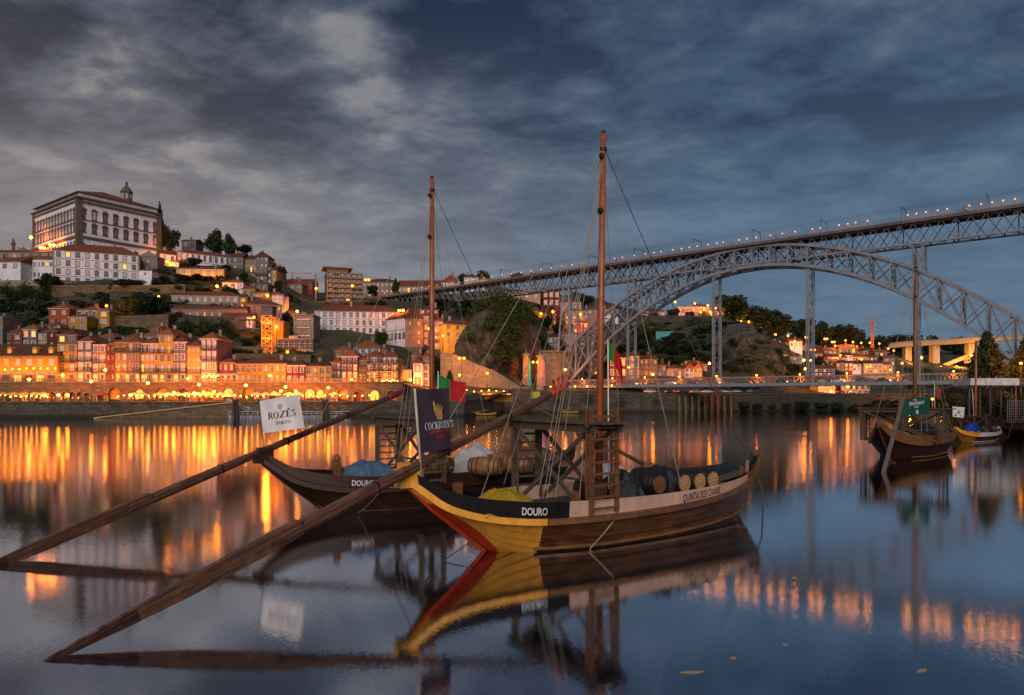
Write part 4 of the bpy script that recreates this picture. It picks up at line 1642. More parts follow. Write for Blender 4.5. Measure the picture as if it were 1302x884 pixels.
# --- mooring lines and drifting leaves
rope_thing('dark mooring rope running down from the red bow into the water', [f1(-8.0, -.1, .55), P(560, 716, 24.8), P(540, 740, 22.1)], .022, ROPE_D)
rope_thing('pale rope drooping over the side planks below the pink board', [f1(-2.9, -2.66, 1.95), f1(-3.0, -2.5, 1.1), f1(-4.0, -2.25, .1), f1(-4.3, -2.6, -.2)], .028, ROPE, 8, .03)
rope_thing('pale mooring rope crossing the hull of the dark brown boat', [f1(-10.3, .2, 2.9), P(488, 618, 31), P(455, 652, 35)], .022, ROPE, 10, .15)
rope_thing('dark chain rope hanging off the covered end of the boat', [f1(8.6, -.5, 2.5), f1(9.0, -.75, 1.3), f1(9.05, -.8, -.1)], .045, ROPE_D, 10)
lf = mat('drifting_leaf', (.42, .30, .18), .8)
for i, (px, py, l, a) in enumerate(((880, 855, .55, .1), (1172, 853, .36, .5), (932, 837, .16, .3), (998, 820, .14, 0), (1298, 835, .2, .7), (1010, 735, .2, .2))):
    y = F * HC / (py - HY)
    x = (px - CX) / F * y
    o = MB().sheet([(-l / 2, 0, 0), (-l * .2, -.06, 0), (l * .3, -.05, 0), (l / 2, .01, 0), (l * .2, .06, 0), (-l * .25, .05, 0)], .012, (0, 0, 1)).build('drifting_leaf', lf, None, False, (x, y, .004), a)
    tag(o, 'dry leaf drifting on the dark water', 'leaf', 'leaves drifting on the water')

# --- moored boats farther along
A3 = R(45)
u3 = Vector((math.cos(A3), math.sin(A3), 0))
O3 = Vector((42.5, 71.9, 0))
boat3 = make_boat('cargo_boat', 'brown wooden cargo boat seen end-on under a dark green banner', O3, A3, 1.12, None, None, WOOD_D, WOOD_B, (WOOD_B, WOOD_B))
f3 = frame(O3, A3, 1.12)
platform(boat3, -4.6, -3.2, 3.3, 4.3, 1.4, WOOD_G, WOOD_G)
mast(boat3, -.4, 1.3, 18.2, .5, .19, [(-9, -.8, 2.4, .02, .5, .1), (-6, -2, 2.3, .02, .6, .1), (-5.6, 2, 2.3, .02, .7, .1), (-5, -2.2, 2.3, .02, .9, .1), (-5, 2.2, 2.3, .02, .9, .1), (3, -2.3, 2.2, .02, .6, .1), (4, 2.2, 2.2, .02, .6, .1), (7, -1, 2.4, .02, .5, .2)], WOOD_B)
mound('tarpaulin', 'grey green tarpaulin stretched along the deck of the end-on boat', 'tarpaulin', f3(-5.9, 0, 1.7), A3, 4.6, 2.3, .7, mat('green_tarpaulin', (.16, .22, .21), .6, 'plain', 1, .3), 21.0, 3)
mound('tarpaulin', 'dark tarpaulin over cargo behind the platform of the end-on boat', 'tarpaulin', f3(1.2, -.3, 1.6), A3, 5.0, 3.0, 1.3, TARP_D, 23.0, 3)
cage = MB()
for i in range(9):
    x = -1.9 + i * .55
    cage.bar((x, -2.0, 1.6), (x, -2.0, 2.9), .06)
cage.bar((-2.0, -2.0, 2.9), (2.7, -2.0, 2.9), .07).bar((-2.0, -2.0, 2.3), (2.7, -2.0, 2.3), .05)
cage.build('side_rail', WOOD_B, boat3)
oar3 = thing('steering_oar', 'pale steering oar standing steeply against the end-on boat', 'oar', P(1123, 602, 54), 0, 'long steering oars')
q = P(1149, 506, 63.5) - oar3.location
MB().bar((0, 0, 0), q * .55, .30, .12).build('blade', mat('grey_oar', (.17, .12, .10), .6, 'wood', 1, .4), oar3)
MB().bar(q * .5, q, .26, .30).build('shaft', mat('grey_oar', (.3, .22, .19)), oar3)
fo = P(1145, 530, 63)
fal = P(1182, 526, 64.5) - fo
fup = P(1145, 508, 63) - fo
FW, FH = fal.length, fup.length
ring = []
for i in range(20):
    a0, a1 = 2 * math.pi * i / 20, 2 * math.pi * (i + 1) / 20
    ring.append([(FW * .56 + r * FH * math.cos(a), FH * .20 + r * FH * math.sin(a)) for r, a in ((.125, a0), (.125, a1), (.085, a1), (.085, a0))])
ring += [[(FW * .56 - .05 * FH, FH * .14), (FW * .56 + .05 * FH, FH * .14), (FW * .56 + .06 * FH, FH * .24), (FW * .56, FH * .29), (FW * .56 - .06 * FH, FH * .24)]]
flag('banner', 'dark green cloth banner with white lettering over the end-on boat', fo, fal, fup, FW, FH, mat('dark_green_cloth', (.006, .062, .040), .75, 'plain', 3, .25), W0,
     [('sans', 'THE', FW * .52, FH * .85, FH * .08, INKW, 1.4), ('sans', "GRAHAM'S", FW * .55, FH * .60, FH * .20, INKW, 1.0), ('sans', 'PORT', FW * .55, FH * .44, FH * .10, INKW, 1.3)],
     [(ring, INKW)], (P(1145, 556, 63), P(1144, 505, 63)))
flag('national_flag', 'small green and red flag on a pole behind the end-on boat', P(1188.5, 496, 82), (.8, .3, 0), (0, 0, 1), .9, 1.0, (GRN, FRED), W2, pole=(P(1189, 548, 82), P(1188, 484, 82)), polem=WHITE, pr=.03)
rope_thing('pale mooring rope sagging from the end-on boat to the water', [P(1128, 582, 64), P(1150, 594, 60), P(1175, 602, 54)], .03, ROPE, 10, .1)
boat4 = make_boat('cargo_boat', 'small boat with blue stripe, white side and yellow bow', (63.6, 93.0, 0), R(34), .66, YEL, YEL, WOOD_B, WHITE, (YEL, WHITE), BLUE)
f4 = frame((63.6, 93.0, 0), R(34), .66)
platform(boat4, -2.5, -1.0, 2.4, 5.2, 1.5, WOOD_G, WOOD_G)
mast(boat4, -1.5, 1.3, 20.5, .2, .24, [(-8, -1, 2.3, .03, .6, .1), (-6, 2, 2.2, .03, .6, .1), (5, -1.8, 2.2, .03, .6, .1), (6, 1.5, 2.2, .03, .6, .1), (8, 0, 2.6, .03, .6, .1)])
for i, (x, y) in enumerate(((2.4, -1.4), (3.5, -1.2), (4.5, -.9), (3.0, .6))):
    barrel('small dark barrel standing in the boat with the blue stripe', f4(x, y, 2.4), A1, .42, .8, BARREL_B, HEAD_D, False, group='small barrels in the blue-striped boat')
mound('tarpaulin', 'bright blue sheet bundled by the mast of the blue-striped boat', 'tarpaulin', f4(-3.6, -.2, 2.2), R(40), 2.6, 1.6, 1.1, mat('bright_blue_sheet', (.02, .05, .38), .5), 31.0)
fo = P(1211, 530, 84)
fal, fup = P(1226, 531, 84.6) - fo, P(1211, 517, 84) - fo
FW, FH = fal.length, fup.length
sail = [[(FW * .5, FH * .42), (FW * .5, FH * .86), (FW * .70, FH * .46)], [(FW * .46, FH * .42), (FW * .46, FH * .74), (FW * .28, FH * .46)], [(FW * .22, FH * .38), (FW * .78, FH * .38), (FW * .68, FH * .30), (FW * .32, FH * .30)],
        [(FW * .16, FH * .12), (FW * .84, FH * .12), (FW * .84, FH * .22), (FW * .16, FH * .22)]]
flag('banner', 'small white cloth banner with dark emblem by the blue-striped boat', fo, fal, fup, FW, FH, mat('white_flag_cloth', (.7, .66, .64)), W0, [], [(sail, INKK)], (P(1211, 552, 84), P(1211, 515, 84)))
flag('national_flag', 'small green and red flag on a pole behind the blue-striped boat', P(1237, 508, 96), (.8, .3, 0), (0, 0, 1), .8, 1.0, (GRN, FRED), W2, pole=(P(1240, 552, 96), P(1236, 494, 96)), polem=WHITE, pr=.03)
boat5 = make_boat('cargo_boat', 'small dark boat with upswept end moored below the stone bank', (77.5, 104, 0), R(30), .5, None, None, WOOD_D, WOOD_D, (BLK, BLK))
f5 = frame((77.5, 104, 0), R(30), .5)
platform(boat5, -4, -2.2, 3.2, 5.0, 1.4, WOOD_G, WOOD_G)
mast(boat5, -3, 1.3, 15.2, .0, .24, [(-8, 0, 2.4, .03, .6, .1), (6, 0, 2.4, .03, .6, .1)], mat('orange_mast', (.50, .12, .03), .5))
MB().tube([f5(-6, -1, 5.5) - f5(0, 0, 0), f5(1, -1, 5.5) - f5(0, 0, 0)], .2, 8)
boat6 = make_boat('cargo_boat', 'maroon boat with upswept end moored under the stone bank', (79.5, 95.5, 0), R(52), .72, MAROON, MAROON, MAROON, WOOD_B, (MAROON, WOOD_B))
f6 = frame((79.5, 95.5, 0), R(52), .72)
platform(boat6, -5, -3.4, 2.6, 5.2, 1.5, WOOD_G, WOOD_G)
mast(boat6, -1, 1.3, 17, .0, .22, [(-8, 0, 2.4, .03, .6, .1), (-6, 2, 2.4, .03, .7, .1), (6, 0, 2.4, .03, .6, .1)], WOOD_B)
o6 = thing('steering_oar', 'grey steering oar leaning from the maroon boat', 'oar', P(1281, 558, 90), 0, 'long steering oars')
q = P(1290, 531, 89.5) - o6.location
MB().bar((0, 0, 0), q * .6, .3, .1).build('blade', WOOD_G, o6)
MB().bar(q * .55, q, .2, .2).build('shaft', WOOD_G, o6)
# ---------------------------------------------------------------- houses
def plaster(n, c, c2=None):
    return mat(n + '_plaster', c, .9, 'plaster', 1, .22, .15, col2=c2)


OCHRE = plaster('ochre', (.46, .225, .030))
YELLOW = plaster('yellow', (.54, .30, .05))
ORANGEP = plaster('orange_red', (.36, .075, .018))
REDP = plaster('red', (.24, .032, .022))
DRED = plaster('dark_red', (.12, .022, .018))
PINKP = plaster('pink', (.32, .165, .125))
LILAC = plaster('lilac', (.17, .115, .15))
WHITEP = plaster('white', (.74, .70, .72))
CREAM = plaster('cream', (.48, .38, .26))
GREYP = plaster('grey', (.22, .19, .17))
BEIGE = plaster('beige', (.36, .27, .18))
BROWN = plaster('brown', (.17, .09, .05))
SLATE = mat('slate_tiles', (.085, .085, .105), .6, 'tile', 1.6, .35)
CONC = mat('grey_concrete', (.25, .23, .20), .85, 'plaster', 1, .25)
TILE = mat('clay_tiles', (.21, .062, .028), .85, 'tile', 1.0, .45, .4)
TILE_O = mat('bright_clay_tiles', (.28, .085, .033), .85, 'tile', 1.0, .35, .4)
TILE_D = mat('old_clay_tiles', (.12, .045, .026), .9, 'tile', 1.0, .5, .4)
METALR = mat('grey_roof', (.20, .19, .20), .7)
SUR_S = mat('granite_surround', (.30, .25, .20), .85, 'plain', 3, .3)
SUR_W = mat('white_surround', (.62, .58, .54), .8)
SUR_O = mat('ochre_surround', (.42, .27, .09), .8)
SUR_D = mat('dark_surround', (.09, .07, .06), .7)
SUR_P = mat('palace_granite', (.13, .10, .072), .85, 'plain', 3, .35)
SASH = mat('white_sash', (.66, .62, .60), .6)
PANE = mat('dark_glass', (.035, .042, .055), .12, 'plain', 1, .3, spec=.8)
CURT = mat('curtained_glass', (.40, .36, .34), .35, 'plain', 1, .25, spec=.6)
PANE_L = emat('lit_window', (1.0, .36, .045), 1.1)
PANE_Y = emat('bright_window', (1.0, .38, .05), 2.3)
DOORW = mat('door_wood', (.10, .05, .03), .6)
IRONB = mat('balcony_iron', (.045, .04, .045), .5)
GREENW = mat('green_shutter', (.03, .10, .07), .6)
_wc = {}


def win_mesh(w, h, sur, arch=False, oval=False, ornate=False):
    k = (round(w, 1), round(h, 1), sur.name, arch, oval, ornate)
    if k in _wc:
        return _wc[k]
    w, h = max(k[0], .3), max(k[1], .4)
    b = MB()
    e = min(.24, w * .2)
    if oval:
        n = 16
        vs, fs = [], []
        for i in range(n):
            a = 2 * math.pi * i / n
            for r, y in ((1.0, -.14), (.66, -.14), (.66, .05), (1.0, .05)):
                vs.append((w / 2 * r * math.cos(a), y, h / 2 + h / 2 * r * math.sin(a)))
        for i in range(n):
            j = (i + 1) % n
            for q in range(4):
                fs.append((i * 4 + q, j * 4 + q, j * 4 + (q + 1) % 4, i * 4 + (q + 1) % 4))
        b.add(vs, fs)
    else:
        b.box(-w / 2 - e, -w / 2, -.13, .06, -.02, h + .02)
        b.box(w / 2, w / 2 + e, -.13, .06, -.02, h + .02)
        b.box(-w / 2 - e, w / 2 + e, -.15, .06, h, h + e)
        b.box(-w / 2 - e - .06, w / 2 + e + .06, -.24, .06, -e * .7, 0)
        if arch:
            for i in range(6):
                a0, a1 = math.pi * i / 6, math.pi * (i + 1) / 6
                b.bar((w / 2 * math.cos(a0), -.05, h + w * .35 * math.sin(a0)), (w / 2 * math.cos(a1), -.05, h + w * .35 * math.sin(a1)), .2, e, up=(0, 1, 0))
        if ornate:
            b.box(-w / 2 - e - .3, w / 2 + e + .3, -.32, .06, h + e, h + e + .28)
            b.box(-w / 2 - e - .12, w / 2 + e + .12, -.28, .06, h + e + .28, h + e + .6)
            b.box(-w / 2 + .15, w / 2 - .15, -.26, .06, h + e + .6, h + e + .95)
            b.box(-w / 2 - e - .2, w / 2 + e + .2, -.3, .06, -e - .35, -e * .7)
            b.box(-w / 2 - e - .16, -w / 2 - e + .05, -.2, .06, h * .55, h + e)
            b.box(w / 2 + e - .05, w / 2 + e + .16, -.2, .06, h * .55, h + e)
        t = .07
        if w > .7:
            b.box(-t / 2, t / 2, -.07, -.01, 0, h, 1)
        for f in ((.5,) if h < 1.5 else (.34, .68)):
            b.box(-w / 2, w / 2, -.065, -.012, h * f - t / 2, h * f + t / 2, 1)
    m = b.mesh('window', [sur, SASH])
    pb = MB()
    if oval:
        pb.add([(w / 2 * .67 * math.cos(2 * math.pi * i / 16), -.03, h / 2 + h / 2 * .67 * math.sin(2 * math.pi * i / 16)) for i in range(16)], [tuple(range(16))])
    else:
        pb.box(-w / 2, w / 2, -.03, .02, 0, h)
    ps = [pb.mesh('pane', q) for q in (PANE, CURT, PANE_L, PANE_Y)]
    _wc[k] = (m, ps)
    return _wc[k]


def add_win(th, x, y, z, w, h, sur, face=0.0, lit=.0, curt=.3, **kw):
    m, ps = win_mesh(w, h, sur, **kw)
    o = link('window', m, th, (x, y, z), face)
    r = random.random()
    pane = ps[2] if r < lit * .7 else ps[3] if r < lit else ps[1] if r < lit + curt else ps[0]
    link('pane', pane, o)
    return o


_bc = {}


def add_balcony(th, x, y, z, w, face=0.0, m=None, deep=.75):
    k = (round(w, 1), deep)
    if k not in _bc:
        b = MB()
        w = k[0]
        b.box(-w / 2, w / 2, -deep, .05, -.22, -.08)
        b.box(-w / 2, w / 2, -deep - .02, -deep + .06, .88, .98)
        n = max(3, int(w / .32))
        for i in range(n + 1):
            xx = -w / 2 + .03 + (w - .06) * i / n
            b.box(xx - .035, xx + .035, -deep, -deep + .05, -.1, .9)
        for sx in (-1, 1):
            b.box(sx * w / 2 - .04, sx * w / 2 + .04, -deep, .02, .88, .98)
            for q in range(3):
                b.box(sx * w / 2 - .03, sx * w / 2 + .03, -deep * q / 3 - .05, -deep * q / 3, -.1, .9)
        _bc[k] = b.mesh('balcony', IRONB)
    return link('balcony', _bc[k], th, (x, y, z), face)


def roof_mesh(kind, w, dp, rh, oh=.45):
    b = MB()
    x0, x1, y0, y1 = -oh, w + oh, -oh, dp + oh
    e = -.02
    if kind == 'flat':
        b.box(x0 + .2, x1 - .2, y0 + .2, y1 - .2, 0, .35)
        b.box(w * .3, w * .55, dp * .3, dp * .7, .35, 1.6)
        return b
    b.box(x0 + .1, x1 - .1, y0 + .1, y1 - .1, -.16, .0, 1)
    if kind == 'hip':
        if w >= dp:
            i = min(w, dp) / 2
            r0, r1 = (x0 + i, (y0 + y1) / 2, rh), (x1 - i, (y0 + y1) / 2, rh)
            if r1[0] < r0[0]:
                r0 = r1 = ((x0 + x1) / 2, (y0 + y1) / 2, rh)
            vs = [(x0, y0, e), (x1, y0, e), (x1, y1, e), (x0, y1, e), r0, r1]
            fs = [(0, 1, 5, 4), (1, 2, 5), (2, 3, 4, 5), (3, 0, 4)]
        else:
            i = w / 2
            r0, r1 = ((x0 + x1) / 2, y0 + i, rh), ((x0 + x1) / 2, y1 - i, rh)
            vs = [(x0, y0, e), (x1, y0, e), (x1, y1, e), (x0, y1, e), r0, r1]
            fs = [(0, 1, 4), (1, 2, 5, 4), (2, 3, 5), (3, 0, 4, 5)]
        b.add(vs, fs)
    elif kind == 'gx':
        vs = [(x0, y0, e), (x1, y0, e), (x1, y1, e), (x0, y1, e), (x0, dp / 2, rh), (x1, dp / 2, rh)]
        b.add(vs, [(0, 1, 5, 4), (2, 3, 4, 5), (1, 2, 5), (3, 0, 4)])
    elif kind == 'gy':
        vs = [(x0, y0, e), (x1, y0, e), (x1, y1, e), (x0, y1, e), (w / 2, y0, rh), (w / 2, y1, rh)]
        b.add(vs, [(0, 4, 5, 3), (1, 2, 5, 4), (0, 1, 4), (2, 3, 5)])
    return b


def house(name, label, px0, px1, pb, pt, Y0, Y1=None, dep=10, wall=WHITEP, floors=3, cols=3, roof='hip', rh=2.2, rm=None, win=(.45, .55), sur=SUR_S,
          lit=.05, balc=(), sides='', scols=3, found=6, curt=.3, cat='house', chim=1, skip=(), top=None, wide=False, base_m=None, z0=.0, arch=False, bands=0, group=None):
    """front runs between photo columns px0..px1 at distances Y0..Y1; pb/pt photo rows of its foot and eaves at Y0"""
    Y1 = Y0 if Y1 is None else Y1
    A, B = P(px0, pb, Y0), P(px1, pb, Y1)
    d = B - A
    d.z = 0
    w = d.length
    ang = math.atan2(d.y, d.x)
    H = (pb - pt) / F * Y0
    th = thing(name, label, cat, A, ang, group)
    body = MB()
    tz = H * (1 - 1 / floors) if top else H
    body.box(0, w, 0, dep, -found, tz)
    body.build('wall', wall, th)
    if top:
        MB().box(0, w, 0, dep, tz, H).build('upper_wall', top, th)
    fh = H / floors
    if base_m:
        MB().box(-.06, w + .06, -.08, dep + .06, -found, fh * .5).build('plinth', base_m, th)
    if bands:
        bb = MB()
        for j in range(1, floors):
            bb.box(-.05, w + .05, -.12, .02, j * fh - .12, j * fh + .14)
        for x in (0, w):
            bb.box(x - .35, x + .35, -.10, .3, -2, H - .2)
        if bands > 1:
            for i in range(1, bands):
                bb.box(w * i / bands - .12, w * i / bands + .12, -.1, .02, -2, H - .2)
        bb.build('string_course', SUR_S if sur is not SUR_P else SUR_P, th)
    ct = MB().box(-.22, w + .22, -.24, dep + .2, H - .32, H - .05)
    ct.build('cornice', sur, th)
    if roof:
        rf = roof_mesh(roof, w, dep, rh).build('roof', [rm or TILE, sur], th, loc=(0, 0, H))
        if chim and roof != 'flat':
            cx, cyy = w * random.uniform(.2, .8), dep * random.uniform(.35, .6)
            ch = MB()
            ch.box(cx - .45, cx + .45, cyy - .35, cyy + .35, rh * .3, rh + 1.0)
            ch.box(cx - .55, cx + .55, cyy - .45, cyy + .45, rh + 1.0, rh + 1.18)
            ch.build('chimney', GREYP if random.random() < .6 else BEIGE, rf)
    cw = w / cols
    ww, wh = min(win[0] * cw, 1.7 if not wide else 9), min(win[1] * fh, 3.2)
    for j in range(floors):
        if j in skip:
            continue
        tall = j in balc
        z = j * fh + (fh * .08 if tall else (fh - wh) * .52)
        hh = min(fh * .74, 2.7) if tall else wh
        for i in range(cols):
            add_win(th, (i + .5) * cw, 0, z + z0, ww, hh, sur, 0, lit, curt, arch=arch)
        if tall:
            if cw < 2.3 or random.random() < .6:
                add_balcony(th, w / 2, 0, z, w * .97)
            else:
                for i in range(cols):
                    add_balcony(th, (i + .5) * cw, 0, z, cw * .78)
        if sides:
            sc_ = dep / scols
            sw = min(.42 * sc_, 1.4)
            for i in range(scols):
                if 'L' in sides:
                    add_win(th, 0, (i + .5) * sc_, j * fh + (fh - wh) * .52 + z0, sw, wh, sur, -math.pi / 2, lit, curt)
                if 'R' in sides:
                    add_win(th, w, (i + .5) * sc_, j * fh + (fh - wh) * .52 + z0, sw, wh, sur, math.pi / 2, lit, curt)
    return th, w, H


def shopfront(th, w, h, n, lit=True):
    """doorways at street level"""
    for i in range(n):
        x = w * (i + .5) / n
        d = MB()
        d.box(x - w / n * .33, x + w / n * .33, -.10, .03, 0, h)
        dr = d.build('door', PANE_Y if lit and i % 2 == 0 else DOORW, th)
        f = MB()
        f.box(x - w / n * .38, x - w / n * .33, -.16, .03, 0, h + .2).box(x + w / n * .33, x + w / n * .38, -.16, .03, 0, h + .2).box(x - w / n * .38, x + w / n * .38, -.16, .03, h, h + .22)
        f.build('door_frame', SUR_S, dr)


# ---- front row over the arcade (foot of the houses at row 485)
t, w, H = house('restaurant_house', 'long ochre restaurant with brown roof and glowing terrace awnings', -42, 73, 485, 452.5, 218, None, 13, OCHRE, 2, 8, 'gx', 4.2, TILE_D, lit=.25, skip=(0,), sur=SUR_O, chim=0)
shopfront(t, w, 2.6, 8)
for i, x in enumerate((w * .44, w * .72, w * .90)):
    dm = MB()
    dm.box(x - .8, x + .8, 1.2, 3.4, .6, 2.4)
    dm.sheet([(x - 1, 1.1, 2.4), (x + 1, 1.1, 2.4), (x, 1.1, 3.1)], 2.6, (0, 1, 0))
    do = dm.build('dormer', SUR_O, t, loc=(0, 0, H))
    MB().box(x - .5, x + .5, 1.1, 1.18, .9, 2.1).build('pane', PANE_L, do, loc=(0, 0, 0))
t, w, H = house('town_house', 'narrow ochre house with grey slate top floor beside the restaurant', 73, 97.6, 485, 425.5, 220, None, 12, OCHRE, 5, 2, 'hip', 2.3, TILE_D, balc=(1, 2), lit=.05, sur=SUR_S, top=SLATE, curt=.5)
shopfront(t, w, 2.2, 2)
t, w, H = house('town_house', 'narrow house clad in dark blue slate with white framed balcony doors', 98, 117, 485, 434, 220.5, None, 12, GREYP, 4, 2, 'hip', 2.0, TILE, balc=(1, 2), lit=.05, sur=SUR_W, top=SLATE, curt=.5)
shopfront(t, w, 2.2, 2)
t, w, H = house('town_house', 'narrow pink and maroon house with three rows of paired windows', 117.3, 134.8, 485.3, 438, 221, None, 12, PINKP, 4, 2, 'gx', 1.6, TILE_D, balc=(1, 2), lit=.1, sur=SUR_W)
shopfront(t, w, 2.2, 2)
t, w, H = house('town_house', 'windowed dark red house end wall between pink and lilac fronts', 135, 146.4, 485.4, 437, 222, None, 12, DRED, 4, 2, 'gx', 1.8, TILE, lit=.0, win=(.3, .5))
t, w, H = house('town_house', 'lilac house with orange awnings and four columns of windows', 146.6, 178.6, 485.5, 435.2, 220.5, None, 12, LILAC, 4, 4, 'hip', 2.4, TILE_O, balc=(1, 3), lit=.06, sur=SUR_O)
shopfront(t, w, 2.3, 5)
for x in (w * .125, w * .375):
    MB().sheet([(x - .9, -.15, H - 1.0), (x + .9, -.15, H - 1.0), (x + .95, -1.0, H - 1.9), (x - .95, -1.0, H - 1.9)], .06, (0, -1, 1)).build('awning', OCHRE, t)
t, w, H = house('town_house', 'ochre house with two full rows of iron balconies and pale shutters', 178.8, 201.8, 486, 436.5, 221, None, 12, OCHRE, 4, 4, 'hip', 2.2, TILE, balc=(1, 3), lit=.15, sur=SUR_W, curt=.6)
shopfront(t, w, 2.3, 3)
t, w, H = house('town_house', 'tallest yellow house of the waterfront row with hipped tile roof', 202, 219.6, 486, 425.5, 221, None, 12, YELLOW, 5, 2, 'hip', 2.4, TILE_O, balc=(1, 3), lit=.08, sur=SUR_S)
shopfront(t, w, 2.3, 2)
t, w, H = house('town_house', 'lilac house with white window frames between two yellow houses', 219.8, 237, 486.2, 434.7, 221.5, None, 12, LILAC, 4, 2, 'hip', 2.2, TILE_D, balc=(1,), lit=.12, sur=SUR_W, curt=.4)
shopfront(t, w, 2.3, 2)
t, w, H = house('town_house', 'small ochre house with three window columns squeezed between lilac ones', 237.3, 255.3, 486.5, 440, 222, None, 12, YELLOW, 4, 3, 'hip', 2.0, TILE, balc=(1,), lit=.15, sur=SUR_S)
shopfront(t, w, 2.3, 2)
t, w, H = house('town_house', 'lilac house with dark red flank and two long iron balconies', 255.6, 276, 486.6, 430.6, 221, None, 12, LILAC, 4, 3, 'hip', 2.3, TILE_O, balc=(2, 3), lit=.06, sur=SUR_W, curt=.5)
shopfront(t, w, 2.5, 3)
t, w, H = house('town_house', 'low dark red house next to the lilac balconied house', 276.3, 298, 487, 461, 223, None, 11, REDP, 2, 3, 'hip', 1.7, TILE, lit=.5, sur=SUR_S)
t, w, H = house('row_house', 'long low yellow terrace with eight window columns under the lift', 298.2, 364, 487.3, 462.4, 223.5, None, 11, OCHRE, 2, 9, 'hip', 2.0, TILE, lit=.12, sur=SUR_S, chim=1)
t, w, H = house('town_house', 'low red house with white framed windows in the yellow terrace', 364.2, 388, 488, 464.4, 224, None, 11, REDP, 2, 3, 'hip', 1.8, TILE_D, lit=.02, sur=SUR_W, curt=.6)
t, w, H = house('row_house', 'low yellow house with grey windows at the end of the terrace', 388.2, 421.5, 488.5, 465.4, 224.5, None, 11, YELLOW, 2, 4, 'hip', 1.8, TILE_D, lit=.02, sur=SUR_S, curt=.6)
t, w, H = house('town_house', 'narrow brown house with four stacked balconies', 421.7, 433.8, 490, 461, 224, None, 11, BROWN, 3, 2, 'hip', 1.6, TILE, balc=(1, 2), lit=.1)
t, w, H = house('town_house', 'tall red brown house with glassed balconies beside the square', 434, 455.3, 491, 453, 223, None, 12, REDP, 4, 3, 'hip', 2.4, TILE_O, balc=(1, 2, 3), lit=.2, sur=SUR_W)
t, w, H = house('town_house', 'slim brown house with dark wooden galleries', 455.5, 466.4, 491, 458, 224, None, 12, BROWN, 4, 2, 'hip', 1.6, TILE, balc=(1, 2, 3), lit=.1)
t, w, H = house('town_house', 'brown house with three timber galleries over a bright cafe', 466.6, 485.2, 492, 452, 223.5, None, 12, BEIGE, 4, 3, 'hip', 1.8, TILE, balc=(1, 2, 3), lit=.15, sur=SUR_D)
shopfront(t, w, 2.6, 4)
t, w, H = house('town_house', 'wide beige house with two galleries at the corner of the square', 485.5, 505.5, 492, 452.6, 224, None, 12, BEIGE, 4, 3, 'hip', 1.7, TILE, balc=(2, 3), lit=.3, sur=SUR_D)
shopfront(t, w, 2.8, 4)
t, w, H = house('chapel', 'small white chapel with stone framed door and window above', 525.5, 537, 493, 461, 236, None, 10, WHITEP, 2, 1, 'gy', 2.0, TILE_D, lit=.0, sur=SUR_D, win=(.5, .5), chim=0, cat='chapel')
t, w, H = house('town_house', 'tall cream house with slate top floor behind the brown mast', 537.2, 546, 491, 454.5, 238, None, 10, CREAM, 4, 1, 'gy', 1.8, TILE, lit=.15, top=SLATE)
t, w, H = house('town_house', 'orange gabled house behind the white chapel', 523.5, 535, 470, 452.5, 246, None, 10, ORANGEP, 2, 1, 'gy', 1.8, TILE_O, lit=.0, found=10)
t, w, H = house('town_house', 'white house with broad orange roof above the timber galleries', 449, 483, 452, 442.5, 246, None, 12, WHITEP, 1, 4, 'hip', 3.4, TILE_O, lit=.05, found=12)
t, w, H = house('town_house', 'orange house stepping up behind the brown balconies', 425.5, 446, 456, 445.6, 240, None, 9, ORANGEP, 1, 2, 'hip', 1.8, TILE_O, lit=.0, found=12)
t, w, H = house('town_house', 'small orange roofed house behind the glassed balconies', 484, 492, 456, 447, 244, None, 9, REDP, 1, 2, 'hip', 1.6, TILE_O, lit=.0, found=12)

# ---- second row, left
house('town_house', 'grey stone tower house at the edge above the restaurant', -8, 3.3, 442, 403, 236, None, 10, GREYP, 4, 1, 'flat', 1, METALR, lit=.0, found=12)
house('town_house', 'small red house with low tile roof above the restaurant', 3.5, 28.3, 444, 424.6, 238, None, 10, REDP, 2, 2, 'hip', 2.4, TILE, lit=.0, sur=SUR_S, found=14)
house('town_house', 'lilac blue house with two lit upper windows above the restaurant', 28.5, 47.5, 444, 418.6, 238.5, None, 10, LILAC, 2, 2, 'hip', 2.0, TILE_O, lit=.5, sur=SUR_W, found=14)
house('town_house', 'ochre house with dark tiled storey beside the lilac blue house', 47.8, 62, 444, 424, 239, None, 9, OCHRE, 2, 2, 'hip', 1.8, TILE_D, lit=.0, sur=SUR_W, found=14)
house('town_house', 'brown house with broad hipped roof behind the ochre one', 50, 76, 424, 415.5, 247, None, 9, BROWN, 1, 2, 'hip', 2.0, TILE, lit=.0, sur=SUR_W, found=14)
house('town_house', 'plain dark red house wall beside the slate topped house', 59.5, 72.5, 455, 421, 236, None, 9, DRED, 3, 1, 'hip', 1.4, TILE, lit=.0, found=14, win=(.2, .35))
house('hillside_house', 'large orange red house on the slope with a yellow wing', 62, 88, 428, 392, 256, None, 11, ORANGEP, 3, 2, 'hip', 2.2, TILE_O, lit=.0, sur=SUR_W, found=14, win=(.26, .4))
house('hillside_house', 'ochre wing with small windows in front of the orange red house', 87.5, 110.5, 430, 403, 253, None, 9, OCHRE, 3, 2, 'hip', 1.5, TILE_O, lit=.0, sur=SUR_W, found=14, win=(.3, .45))
house('hillside_house', 'ochre house on the slope with small balcony under a spread roof', 96, 124.5, 412, 394.5, 260, None, 9, YELLOW, 2, 3, 'hip', 1.9, TILE_O, lit=.0, sur=SUR_W, found=16)
house('hillside_house', 'ochre end house with one lit window beside a street lamp', 125, 139, 414, 395.5, 259, None, 8, OCHRE, 2, 1, 'hip', 1.6, TILE_O, lit=.4, sur=SUR_W, found=16)
